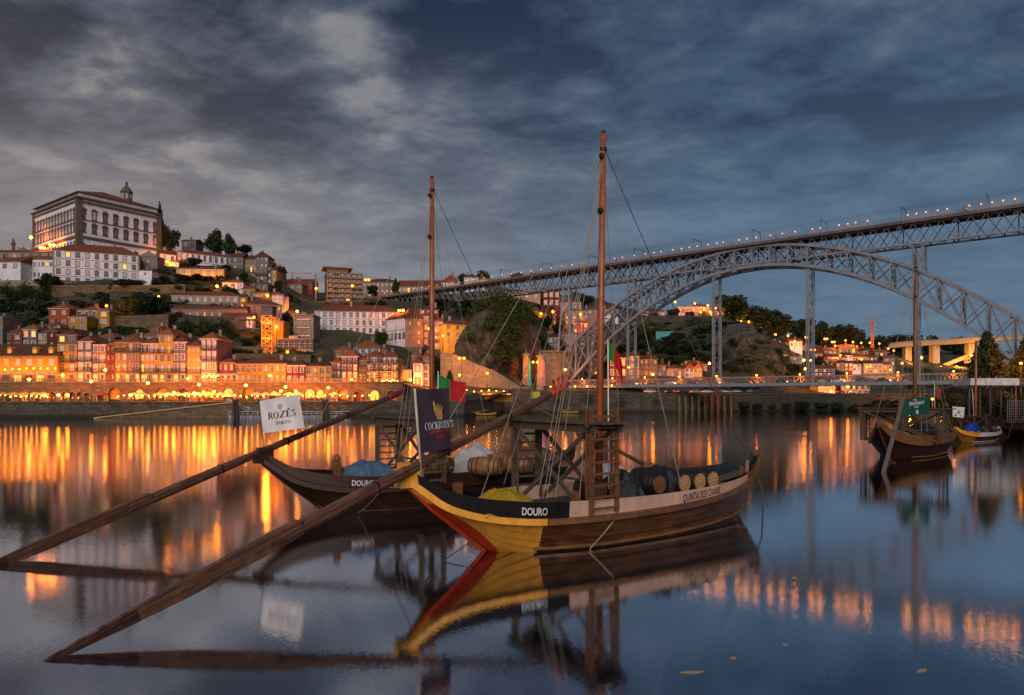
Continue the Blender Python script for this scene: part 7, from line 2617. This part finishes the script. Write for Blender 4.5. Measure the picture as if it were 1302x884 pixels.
ug, base = MB(), P(200, 380, 290)
for (xa, xb), (ya, yb), n_ in (((0, 240), (260, 292), 70), ((180, 350), (300, 335), 50), ((272, 400), (244, 300), 90), ((690, 915), (325, 410), 110), ((905, 1010), (326, 420), 70), ((1010, 1260), (400, 560), 60), ((545, 640), (300, 335), 40)):
    for i in range(n_):
        px, y = _sr.uniform(xa, xb), _sr.uniform(ya, yb)
        x = (px - CX) / F * y
        q = Vector((x, y, ground_z(x, y) + .3))
        rr = _sr.uniform(1.0, 2.6) * y / 300
        for k in range(70):
            leaf_quad(ug, q + Vector((_sr.gauss(0, .6), _sr.gauss(0, .6), abs(_sr.gauss(0, .32)))) * rr - base, .42 * y / 300 * _sr.uniform(.6, 1.4), _sr)
struct(ug.build('undergrowth', LEAF[0], None, False, base), 'stuff')
iv = [(640, 384, 287, 14, 500), (650, 392, 282, 14, 600), (640, 400, 276, 16, 700), (652, 408, 274, 14, 600), (644, 418, 268, 14, 700), (652, 428, 266.5, 12, 600), (646, 438, 264.5, 12, 600), (638, 446, 264, 9, 400), (650, 446, 265, 10, 400), (628, 392, 284, 12, 400), (616, 392, 286, 12, 400), (606, 398, 284, 9, 250), (632, 408, 275, 9, 300), (598, 428, 266, 7, 180), (660, 388, 292, 9, 260), (668, 396, 300, 9, 260), (664, 406, 290, 8, 220), (676, 404, 310, 9, 220), (608, 390, 290, 9, 260), (630, 382, 291, 9, 300), (620, 412, 272, 6, 120), (656, 398, 284, 9, 300)]
ivy('ivy_curtain', 'thick yellow green ivy spilling down the brown cliff', iv, 4, .45)
ivy('ivy_curtain', 'dark ivy hanging over the wall below the pink block', [(236 + i * 8, 414 + (i % 3) * 5, 268.5, 9, 160) for i in range(8)] + [(240 + i * 9, 432, 266.5, 8, 120) for i in range(7)], 5, .4, LEAF[0])
ivy('ivy_curtain', 'ivy over the monastery terrace wall', [(4 + i * 9, 368 + (i % 3) * 5, 289, 10, 150) for i in range(7)], 6, .4, LEAF[0])
ivy('ivy_curtain', 'clipped hedge on the low wall over the dark red roofs', [(6 + i * 6, 404 + (i % 2) * 3, 260.5, 7, 140) for i in range(7)], 7, .4, LEAF[1], 'hedge')
ivy('ivy_curtain', 'hedge below the trellis wall', [(112 + i * 7, 424 + (i % 2) * 4, 254, 7, 140) for i in range(12)], 8, .4, LEAF[0], 'hedge')
ivy('ivy_curtain', 'dark ivy strip between church bastion and rampart', [(540 + (i % 3) * 8, 450 + i * 5, 262, 8, 120) for i in range(9)], 9, .4, LEAF[0])
ivy('ivy_curtain', 'green growth over the grey rock slope', [(930, 470, 322, 14, 300), (945, 462, 327, 12, 260), (920, 452, 332, 12, 240), (952, 478, 319, 12, 260), (975, 470, 328, 10, 200), (935, 438, 340, 8, 120), (985, 480, 326, 10, 180)], 10, .5, LEAF[0])
ivy('ivy_curtain', 'dark stains of creeper on the tall river wall', [(712, 510, 254.6, 7, 60), (748, 508, 258, 8, 70), (790, 512, 262, 8, 60), (835, 510, 266, 6, 40)], 12, .3, LEAF[0])

# ---------------------------------------------------------------- lamps
LPOST = mat('lamp_post_iron', (.05, .045, .045), .5)


def lamp_light(par, loc, power, col=ORANGE, soft=.3, spot=False):
    l_ = D.lights.new('lamp_light', 'SPOT' if spot else 'POINT')
    l_.energy, l_.color, l_.shadow_soft_size = power, col, max(.9, soft)
    o = link('lamp_light', l_, par, loc)
    if spot:                                   # hooded lamp thrown toward the house fronts
        l_.spot_size, l_.spot_blend = R(168), .5
        if spot == 2:
            l_.spot_size = R(150)
            return o
        o.rotation_euler = Vector((0, 1, -.32)).to_track_quat('-Z', 'Y').to_euler()
    return o


def street_lamp(label, px, r, y, h=5.0, power=3500, heads=1, rad=.36, col=ORANGE, group=None, glow=None, soft=1.3):
    p = P(px, r, y)
    th = thing('street_lamp', label, 'lamp', p - Vector((0, 0, h)), 0, group)
    b = MB()
    b.lathe([(.20, -1.0), (.18, .5), (.09, .7), (.07, h - .5)], 8)
    xs = (0,) if heads == 1 else (-.85, .85)
    if heads == 2:
        b.bar((-.85, 0, h - .3), (.85, 0, h - .3), .09)
        b.bar((0, 0, h - .6), (0, 0, h - .25), .1)
    b.build('post', LPOST, th)
    for x in xs:
        c = MB().lathe([(.28, h + rad * .75), (.36, h + rad * .8), (.10, h + rad * 1.5)], 8, 0, (x, -.02, 0))
        g = MB().ball((x, -.02, h), rad, 10).build('lantern', glow or BULB, th, True)
        c.build('lantern_cap', LPOST, g)
        lamp_light(th, (x, -.75, h - .1), power / len(xs), col, soft, True)
    return th


LAMPS = [
    # lower quay and terrace
    (37, 482.5, 196.5, 4.8, 2600, 1, 'slim quay lamp before the arcade near the long restaurant'), (116, 485, 196.5, 4.8, 2600, 1, 'slim quay lamp before the arcade under the pink house'),
    (188, 487, 197, 4.8, 2600, 1, 'slim quay lamp before the arcade under the ochre balconies'), (253, 489, 198.5, 4.6, 2600, 1, 'slim quay lamp beside the head of the boat ramp'),
    (312.5, 490, 200, 4.6, 2600, 1, 'slim quay lamp above the gangway'), (363, 492, 202, 4.4, 2600, 1, 'slim quay lamp behind the white banner'),
    (134, 470.5, 216, 4.6, 4200, 1, 'bright lamp in the lane beside the dark red end wall'), (79.5, 477, 216, 3.4, 2200, 1, 'terrace lamp at the end of the restaurant'),
    (239, 481.5, 216, 3, 2600, 1, 'lamp at the foot of the ochre and lilac houses'), (343, 477.5, 217, 5, 4500, 1, 'starry bright lamp in front of the long yellow terrace'),
    (417.5, 493, 204, 4.2, 4200, 1, 'bright quay lamp below the end of the yellow terrace'), (447, 482.5, 220, 3, 3000, 1, 'lamp beside the glassed balconies'),
    (466, 487.5, 219, 3, 2600, 1, 'lamp in front of the timber galleries'), (57, 502.7, 198, 2.4, 2400, 1, 'globe lamp amid the parasols under the restaurant'),
    (74.5, 502.5, 198, 2.4, 2400, 1, 'globe lamp amid the parasols beside the vaults'), (86, 502.5, 199, 2.4, 1500, 1, 'small globe lamp among quay tables'),
    (166, 502.5, 199, 2.4, 2400, 1, 'globe lamp amid the parasols near the lit vault'), (221, 499.5, 200, 3, 4200, 1, 'brightest globe lamp on the quay by the wide vault'),
    (211, 502, 200, 2.4, 2200, 1, 'globe lamp beside the brightest one on the quay'), (247, 500, 201, 2.6, 3200, 1, 'globe lamp on the quay near the boat ramp'),
    (259, 498.5, 201, 3, 3200, 1, 'globe lamp on the quay above the ramp landing'), (272, 498, 202, 3, 2800, 1, 'globe lamp beside the ramp landing vault'),
    (357, 497.5, 204, 2.6, 3000, 1, 'globe lamp behind the white banner top'), (376, 497.5, 204, 2.8, 3000, 1, 'globe lamp beside the white banner edge'),
    # square and ramparts
    (499, 460, 230, 6, 6000, 2, 'starry twin lamp standing on the square'), (587, 455.5, 250, 6, 3000, 2, 'pale twin lamp before the rampart'),
    (584.5, 477, 246, 4, 3000, 1, 'lamp at the foot of the rampart'), (619.5, 474.5, 252, 5, 3600, 1, 'lamp on the road beside the rampart'),
    (545, 418, 280, 5, 3500, 1, 'bright lamp glowing behind the brown mast'), (563, 427, 279, 5, 1700, 1, 'bright lamp in front of the yellow cliff house'),
    (510, 395, 292, 5, 7000, 2, 'starry orange twin lamp above the church roof'), (522, 483, 232, 4, 3500, 1, 'lamp beside the white chapel door'),
    (548, 484, 232, 4, 3800, 1, 'lamp glowing at the foot of the cream house'), (680.5, 460.5, 276, 6, 4500, 2, 'twin lamp between the two gate obelisks'),
    (719, 470, 288, 6, 4000, 1, 'lamp just behind the foot of the arch'), (799.5, 467, 292, 5, 5000, 1, 'starry lamp by the pale grey house over the low deck'),
    (830, 476, 300, 3, 1200, 1, 'small lamp before the brown boarded house'), (902, 462, 300, 7, 4500, 1, 'orange lamp beside the trestle column over the low deck'),
    # ridge and palace
    (39.5, 302, 330, 6, 9000, 1, 'lamp glowing at the far corner of the palace'), (53.5, 315, 320, 4, 6000, 2, 'twin lamp behind the monastery roof'), (66, 311.5, 321, 4, 8000, 2, 'bright twin lamp at the palace flank'),
    (202.5, 328.5, 330, 5, 7000, 1, 'lamp at the palace corner by the white gabled house'), (213, 332.5, 331, 4, 8000, 1, 'starry bright lamp on the white gabled house corner'), (135.5, 389, 266, 5, 6000, 1, 'starry orange lamp over the ochre end house'),
    (202, 377.5, 290, 4, 1500, 1, 'dim lamp behind the dark terrace trees'), (378, 396, 306, 6, 6000, 1, 'starry orange lamp above the concrete house'), (402, 367, 336, 5, 2500, 1, 'lamp on the corner of the apartment block'),
    (448, 363.5, 338, 5, 700, 1, 'lamp on the front of the apartment block'), (467, 356, 370, 5, 4000, 2, 'twin lamp under the canopy behind the apartment block'), (323, 403.5, 268, 4, 3500, 1, 'square bright lamp beside the lift walkway'),
    (351.5, 415.5, 262, 4, 6000, 1, 'very bright lamp at the glowing lodge'), (365.5, 447.5, 254, 4, 4000, 1, 'lamp on the cafe terrace wall'), (276, 364, 306, 4, 5000, 1, 'lamp at the foot of the floodlit house'), (340, 376, 300, 3, 800, 1, 'small lamp among the cottages'),
    # valley through the arch
    (645, 383, 356, 4, 2500, 1, 'lamp at the corner of the broad stone building'), (703, 396.5, 340, 5, 6000, 1, 'bright lamp above the maroon house'), (738, 400, 352, 5, 6000, 1, 'starry lamp among the houses beneath the high deck'), (688, 399, 342, 3, 3000, 1, 'lamp at the green lit shop by the funicular'),
    (858.5, 384, 430, 6, 5000, 1, 'orange lamp touching the lower arch chord'), (883.5, 386, 440, 6, 4000, 1, 'lamp over the school roof'), (900, 388.5, 430, 6, 4000, 1, 'lamp beside the pines near the school'), (903, 396.5, 416, 4, 8000, 1, 'bright lamp in front of the pink cliff house'),
    (909.5, 392, 418, 5, 8000, 1, 'bright lamp behind the trestle on the cliff'), (891, 397, 420, 4, 6000, 1, 'lamp lighting the school corner tree'),
    (942, 409, 410, 5, 8000, 1, 'starry orange lamp below the tall round tree'), (952, 409.5, 412, 5, 6000, 1, 'orange lamp in pair below the tall round tree'), (966, 417, 408, 5, 9000, 1, 'bright starry lamp on the cliff road'),
    (986, 425.5, 425, 4, 5000, 1, 'lamp on the hill road by the beige cottage'), (1002, 427, 440, 5, 8000, 1, 'bright lamp halfway along the hill road'), (1010.5, 434, 442, 4, 6000, 1, 'orange lamp at the bend of the hill road'),
    (1026, 429, 470, 5, 9000, 2, 'bright twin lamp on the hill road behind the hanger'), (1050, 431, 480, 5, 9000, 2, 'bright twin lamp among the pines'), (1059.5, 435, 476, 5, 8000, 2, 'white twin lamp over the far cottages'), (1062, 440, 472, 4, 5000, 1, 'lamp in front of the pink far house'),
    (1075, 433, 500, 5, 9000, 1, 'tall lamp glowing under the broad pine'), (1084.5, 435, 502, 5, 9000, 1, 'tall lamp above the ochre far house'), (1095, 436, 510, 4, 4000, 1, 'dim lamp next to the cream far house'), (1106, 436, 512, 5, 6000, 1, 'lamp at the foot of the hilltop crane'), (1118, 437, 520, 4, 5000, 1, 'lamp beside the hilltop crane'),
    (1129.5, 443.5, 500, 4, 6000, 1, 'lamp over the viaduct end'), (1136.5, 446, 490, 4, 5000, 1, 'lamp at the viaduct tower house'), (1034, 445, 440, 5, 6000, 2, 'twin lamp over the grey far cottage'), (1068.5, 452, 446, 4, 5000, 1, 'lamp on the white gabled far house'), (1095.5, 457, 448, 4, 5000, 1, 'lamp in front of the orange far terrace'),
    (1102.5, 467, 430, 4, 4000, 1, 'lamp at the broad beige far house'), (1132, 470.5, 430, 4, 3000, 1, 'lamp at the yellow viaduct house'), (1031.5, 458.5, 300, 9, 9000, 1, 'starry bright lamp on a tall pole over the low deck'), (1022, 458, 310, 9, 4000, 1, 'small lamp beside the starry tall one'), (1024, 469, 320, 4, 3000, 1, 'lamp at the end of the long red shed'),
    (1163.5, 455, 300, 9, 5000, 1, 'lamp on a pole behind the tall boat mast'), (1171.5, 455, 298, 9, 6000, 1, 'lamp on a pole beside the tall boat mast'), (1185.5, 507.5, 130, 3, 2500, 1, 'starry lamp shining over the green banner'), (1078, 492, 312, 3, 2500, 1, 'lamp before the columned embankment building'), (1056.5, 497.5, 312, 3, 2500, 1, 'low lamp beside the columned embankment building'),
    (1298, 462, 118, 5, 2600, 1, 'lamp under the conifer near the arch end'), (1147, 462, 420, 4, 6000, 1, 'lamp on the slope under the viaduct'),
]
for px, r, y, h, pw_, hd, lb in LAMPS:
    pw_ *= .4 if 580 < px < 625 and y > 240 else 1
    pw_ *= 2.4 if y < 235 else 1.0 if lb.find('palace') >= 0 or lb.find('monastery') >= 0 else 1.8 if y > 400 else 2.6
    street_lamp(lb, px, r, y, h, pw_ * LAMP_GAIN, hd, .24 if y < 150 else .40 if y < 235 else .5 if y < 330 else .66, col=(ORANGE, ORANGE, AMBER, ORANGE, AMBER)[int(px) % 5], soft=2.6 if y < 330 else 1.5, glow=BULBH if y > 330 or y < 150 or 235 < y < 285 else None)
# warm floods on the floodlit house, the lift, the viaduct and the rampart
t, w, H = FLOOD_HOUSE
for i in range(6):
    for j in (0, 1):
        o = MB().box(-.18, .18, -.45, -.12, 0, .3).build('wall_light', PANE_Y, t, loc=(w * (.2 + i * .14), 0, H * (.06 + .46 * j)))
        lamp_light(o, (0, -.9, .5), 420 * LAMP_GAIN, AMBER, .2)
for z in (1.5, 8, 14):
    o = MB().box(-.3, .3, -.3, .3, z, z + .4).build('floodlight', PANE_Y, lt_)
    lamp_light(o, (0, -2.8, z + .6), 3200 * LAMP_GAIN, ORANGE, .4)
for px, r, y in ((1153, 462, 610), (1190, 468, 598), (1236, 452, 584), (1215, 466, 592)):
    o = MB().box(-1, 1, -.5, .5, -.5, .5).build('floodlight', BULB, vd, loc=P(px, r, y) - vd.location)
    lamp_light(o, (0, -6, 1), 22000 * LAMP_GAIN, (1, .36, .04), 1)
# cafe lights over the terraces
STRING = emat('cafe_light', (1.0, .235, .018), 46)
random.seed(12)
for k, (pxa, pxb, r, y, n, pw_, lb) in enumerate(((-30, 70, 469, 215.6, 12, 1500, 'string of glowing cafe lights under the restaurant awning'), (258, 277, 478, 217, 8, 2600, 'dense string of cafe lights before the lilac balconied house'), (486, 505, 484, 220, 8, 3000, 'dense string of cafe lights at the corner cafe'), (0, 60, 503.5, 204, 10, 1100, 'string of cafe lights over the quay tables under the restaurant'), (150, 235, 503.5, 204, 12, 1100, 'string of cafe lights over the quay tables before the wide vaults'), (240, 335, 503.5, 206, 14, 1300, 'string of cafe lights over the quay tables near the ramp'), (366, 470, 503, 208, 12, 1300, 'string of cafe lights over the quay tables behind the banner'), (700, 840, 491, 284, 10, 1800, 'string of lights along the road behind the low deck'), (565, 650, 497, 240, 10, 1500, 'string of lights along the riverside road'))):
    a = P(pxa, r, y)
    b_ = P(pxb, r, y)
    th = thing('light_string', lb, 'lights', a)
    m_ = MB()
    g_ = MB()
    for i in range(n):
        p_ = (b_ - a) * (i / (n - 1)) + Vector((0, 0, random.uniform(-.3, .3)))
        MB().ball(p_, .22 if y < 290 else .42, 8).build('bulb', STRING, th, True)
        if i % 2 == 0:
            lamp_light(th, p_ + Vector((0, -.6, 0)), pw_ * .95 * LAMP_GAIN, AMBER if k % 2 else ORANGE, .6, True)
    m_.tube([(0, 0, .3), b_ - a + Vector((0, 0, .3))], .03, 4)
    m_.build('cable', LPOST, th)

# ---------------------------------------------------------------- parasols, people, cars
PAR = [mat('cream_canvas', (.62, .50, .34), .85), mat('yellow_canvas', (.62, .40, .10), .85), mat('maroon_canvas', (.25, .06, .04), .85)]


def parasol(label, px, y, z, rad, m, group):
    th = thing('parasol', label, 'parasol', ((px - CX) / F * y, y, z), random.uniform(0, 1), group)
    MB().tube([(0, 0, 0), (0, 0, 2.7)], .05, 6).lathe([(.35, 0), (.35, .12)], 10).build('pole', LPOST, th)
    n = 8
    vs = [(0, 0, 2.95)] + [(rad * math.cos(2 * math.pi * i / n), rad * math.sin(2 * math.pi * i / n), 2.25) for i in range(n)] + [(rad * math.cos(2 * math.pi * i / n), rad * math.sin(2 * math.pi * i / n), 2.0) for i in range(n)]
    MB().add(vs, [(0, 1 + i, 1 + (i + 1) % n) for i in range(n)] + [(1 + i, 9 + i, 9 + (i + 1) % n, 1 + (i + 1) % n) for i in range(n)]).build('canopy', m, th)
    return th


for px in (-6, 8, 23, 39, 54, 70):
    parasol('cream parasol on the restaurant terrace above the vaults', px, 215, 10.9, 2.0, PAR[0], 'parasols on the restaurant terrace')
for px in (-12, 4, 17, 31, 44, 55):
    parasol('wide yellow lit parasol on the quay below the restaurant', px, 203, 4.6, 2.1, PAR[1], 'parasols on the quay below the restaurant')
for px in (172, 180, 203, 214, 226, 238, 252, 266):
    parasol('cream parasol on the quay in front of the wide vaults', px, 204, 4.6, 1.9, PAR[0], 'parasols on the quay by the wide vaults')
for px in (130, 158):
    parasol('dark maroon parasol on the quay by the small vaults', px, 203, 4.6, 1.8, PAR[2], 'dark parasols on the quay')
for px in (281, 294, 326, 338, 350, 368, 380, 425, 440):
    parasol('pale parasol on the quay between ramp and banner', px, 206, 4.6, 1.8, PAR[0], 'parasols on the quay past the ramp')
for px in (279, 288, 298):
    parasol('white parasol on the upper street by the low red house', px, 217.5, 10.9, 2.0, PAR[0], 'parasols on the upper street')

# people: one continuous body grown over a skeleton, three poses
CL = [mat('cloth_%s' % n, c, .85) for n, c in (('navy', (.04, .05, .10)), ('black', (.03, .03, .03)), ('red', (.42, .05, .04)), ('white', (.6, .56, .5)), ('green', (.06, .16, .10)), ('tan', (.36, .26, .15)))]
SKIN = mat('skin_tone', (.45, .26, .17), .6)
HAIR = mat('dark_hair', (.03, .02, .015), .8)


def person_mesh(step, arm):
    me = D.meshes.new('person')
    V = [(0, 0, .95), (0, 0, 1.22), (0, 0, 1.42), (0, 0, 1.52), (0, -.01, 1.66), (.19, 0, 1.40), (.24, .02 - arm * .5, 1.12), (.23, -.06 - arm, .86), (-.19, 0, 1.40), (-.24, .04 + arm * .3, 1.12), (-.24, .02 + arm * .5, .84),
         (.10, 0, .90), (.11, -step * .5, .50), (.11, -step * .6, .06), (.11, -step * .6 - .14, .03), (-.10, 0, .90), (-.11, step * .4, .50), (-.11, step * .8, .06), (-.11, step * .8 - .14, .03), (0, -.01, 1.76)]
    E_ = [(0, 1), (1, 2), (2, 3), (3, 4), (4, 19), (2, 5), (5, 6), (6, 7), (2, 8), (8, 9), (9, 10), (0, 11), (11, 12), (12, 13), (13, 14), (0, 15), (15, 16), (16, 17), (17, 18)]
    rad = [.16, .15, .17, .06, .10, .07, .05, .04, .07, .05, .04, .10, .07, .05, .04, .10, .07, .05, .04, .08]
    me.from_pydata(V, E_, [])
    o = D.objects.new('person', me)
    COL.objects.link(o)
    md = o.modifiers.new('skin', 'SKIN')
    for i, sv in enumerate(me.skin_vertices[0].data):
        sv.radius = (rad[i], rad[i] * .8)
        sv.use_root = i == 0
    o.modifiers.new('sub', 'SUBSURF').levels = 1
    bpy.context.view_layer.update()
    out = D.meshes.new_from_object(o.evaluated_get(bpy.context.evaluated_depsgraph_get()))
    D.objects.remove(o)
    return out


PM = [person_mesh(.0, .0), person_mesh(.28, .10), person_mesh(.16, -.08)]
_pc = {}
hairm = MB().lathe([(.02, 1.60), (.105, 1.64), (.112, 1.72), (.09, 1.80), (.02, 1.83)], 8, 0, (0, .015, 0)).mesh('hair', HAIR, True)


def person(label, px, y, z, ci, pi, group, rz):
    k = (ci, pi)
    if k not in _pc:
        m_ = PM[pi].copy()
        m_.materials.clear()
        for q in (CL[ci], SKIN, CL[(ci + 1) % 2]):
            m_.materials.append(q)
        for p_ in m_.polygons:
            cz = p_.center.z
            p_.material_index = 1 if cz > 1.50 or (abs(p_.center.x) > .19 and cz < .98) else 2 if cz < .92 else 0
            p_.use_smooth = True
        _pc[k] = m_
    o = link('person', _pc[k], None, ((px - CX) / F * y, y, z), rz)
    tag(o, label, 'person', group)
    link('hair', hairm, o)
    return o


random.seed(77)
NM = ('navy', 'black', 'red', 'white', 'green', 'tan')
for grp, where, pxs, y0, y1, z in (
        ('people on the quay by the restaurant', 'standing among the quay tables below the restaurant', range(2, 112, 6), 198.5, 201.5, 4.52),
        ('people on the quay by the vaults', 'walking past the wide vaults on the quay', range(116, 240, 6), 199.5, 203, 4.52),
        ('people on the quay past the ramp', 'walking on the quay between ramp and square', range(262, 480, 9), 204, 208, 4.52)):
    for px in pxs:
        ci = random.randrange(6)
        person(f'person in {NM[ci]} top {where}', px + random.uniform(-2, 2), random.uniform(y0, y1), z, ci, random.randrange(3), grp, random.uniform(0, 6.28))
for px in (783, 826, 870, 930, 986, 992, 1003, 1226, 1228):
    s = s_at(px)
    ci = random.randrange(6)
    o = person(f'person in {NM[ci]} top looking over the railing of the high deck', px, 200, 0, ci, random.randrange(3), 'people on the high bridge deck', random.uniform(0, 6.28))
    o.location = BP(s, .6, ZD - .13)
for px in (1241, 1246, 1258, 1266, 1274):
    ci = random.randrange(6)
    person(f'person in {NM[ci]} top on the bank above the white canopy', px, 121 + (px % 3), 7.95, ci, random.randrange(3), 'people on the bank', random.uniform(0, 6.28))

# cars on the embankment and the low deck
CARM = [mat('car_paint_%s' % n, c, .3, 'plain', 1, .1, spec=.6) for n, c in (('white', (.6, .6, .62)), ('silver', (.35, .36, .38)), ('red', (.4, .03, .03)), ('dark', (.04, .045, .06)))]
TAIL = emat('tail_lamp', (1, .08, .03), 8)
HEADL = emat('head_lamp', (1, .85, .6), 12)
TYRE = mat('tyre_rubber', (.02, .02, .02), .8)


def car_proto(m, label, group):
    th = thing('parked_car', label, 'car', (0, 0, 0), 0, group)
    b = MB()
    prof = [(-2.1, .3), (-2.15, .75), (-1.9, .92), (-1.5, .98), (-.9, 1.42), (.7, 1.45), (1.35, .98), (2.0, .85), (2.15, .6), (2.1, .3)]
    vs = [(x, -.84, z) for x, z in prof] + [(x, .84, z) for x, z in prof]
    n = len(prof)
    b.add(vs, [tuple(range(n - 1, -1, -1)), tuple(range(n, 2 * n))] + [(i, (i + 1) % n, n + (i + 1) % n, n + i) for i in range(n)])
    b.build('body', m, th)
    MB().box(-1.2, 1.0, -.86, .86, 1.0, 1.34).build('side_window', PANE, th)
    for x in (-1.3, 1.35):
        for y in (-.8, .8):
            MB().lathe([(.32, -.1), (.32, .1)], 12, 0, (x, y, .32), 'y').build('wheel', TYRE, th)
    for y in (-.6, .6):
        MB().box(-2.18, -2.12, y - .15, y + .15, .65, .8).build('tail_light', TAIL, th)
        MB().box(2.1, 2.17, y - .15, y + .15, .58, .72).build('headlight', HEADL, th)
    return th


random.seed(9)
cps = [car_proto(CARM[i], '', None) for i in range(4)]
used = [False] * 4
CN = ('white', 'silver', 'red', 'dark')


def put_car(i, loc, rz, label, group):
    if not used[i]:
        o = cps[i]
        used[i] = True
        o.location = loc
        o.rotation_euler = (0, 0, rz)
        o['label'] = label
        o['group'] = group
    else:
        o = clone(cps[i], loc, rz, None, label, group)


for k, px in enumerate((826, 838, 852, 868, 884, 899, 912, 920, 928, 937, 945, 953, 962, 1068, 1086)):
    i = (0, 1, 0, 3, 1, 0, 2, 0, 1, 0, 3, 0, 1, 2, 0)[k]
    x, y = WX(px, shore_y(px) + 7)
    put_car(i, (x, y, 7.62), R(18), f'{CN[i]} car parked along the embankment above the river wall', 'cars parked on the embankment')
for k, px in enumerate((770, 800, 822, 848, 872, 905, 940, 990, 1060, 1120)):
    i = (3, 1, 3, 0, 3, 1, 3, 3, 0, 3)[k]
    put_car(i, BP(s_at(px), 2.6 if k % 2 else 5.8, 10.82), BANG if k % 2 else BANG + math.pi, f'{CN[i]} car driving over the low bridge deck', 'cars on the low bridge deck')

# lamps over the low deck carriageway
LD = None
for k in range(13):
    s = -98 + k * 15.5
    if LD is None:
        LD = thing('deck_lamp', 'small orange lamp over the low bridge deck', 'lamp', BP(s, 4.3, 10.82), BANG, 'lamps along the low bridge deck')
        MB().bar((0, 4, 0), (0, 4, 3.4), .1).bar((0, 4, 3.4), (0, 3, 3.6), .08).build('post', IRON_D, LD)
        MB().ball((0, 3, 3.3), .22, 8).build('lamp_globe', BULB, LD, True)
        lamp_light(LD, (0, 2.2, 2.9), 9000 * LAMP_GAIN, ORANGE, .25, 2)
    else:
        clone(LD, BP(s, 4.3, 10.82), BANG)

# small skiffs below the far quay
SK = mat('skiff_paint', (.45, .26, .05), .6)
for px, y, lb, sc_ in ((618, 222, 'small yellow skiff moored under the far quay wall', 1.0), (725, 252, 'small open skiff moored beneath the stained river wall', .9)):
    o = thing('skiff', lb, 'boat', (*WX(px, y), 0), R(12))
    o.scale = (sc_,) * 3
    b = MB()
    rows = []
    for i in range(17):
        x = -3.4 + 6.8 * i / 16
        wv = 1.0 * max(0.02, 1 - abs(x / 3.45) ** 2.2)
        zs = .7 + .5 * abs(x / 3.4) ** 2.2
        rows.append([(x, -wv, zs), (x, -wv * .8, .2 + .25 * abs(x / 3.4) ** 3), (x, 0, -.1 + .5 * abs(x / 3.4) ** 4), (x, wv * .8, .2 + .25 * abs(x / 3.4) ** 3), (x, wv, zs)])
    b.grid(rows).build('hull', SK, o)
    s_ = MB()
    for x in (-1.5, 0, 1.5):
        s_.box(x - .15, x + .15, -.8, .8, .5, .56)
    s_.build('thwart', WOOD_G, o)
    MB().bar((-5, -.6, 1.0), (.5, .2, 1.8), .1).build('boom', SK, o)
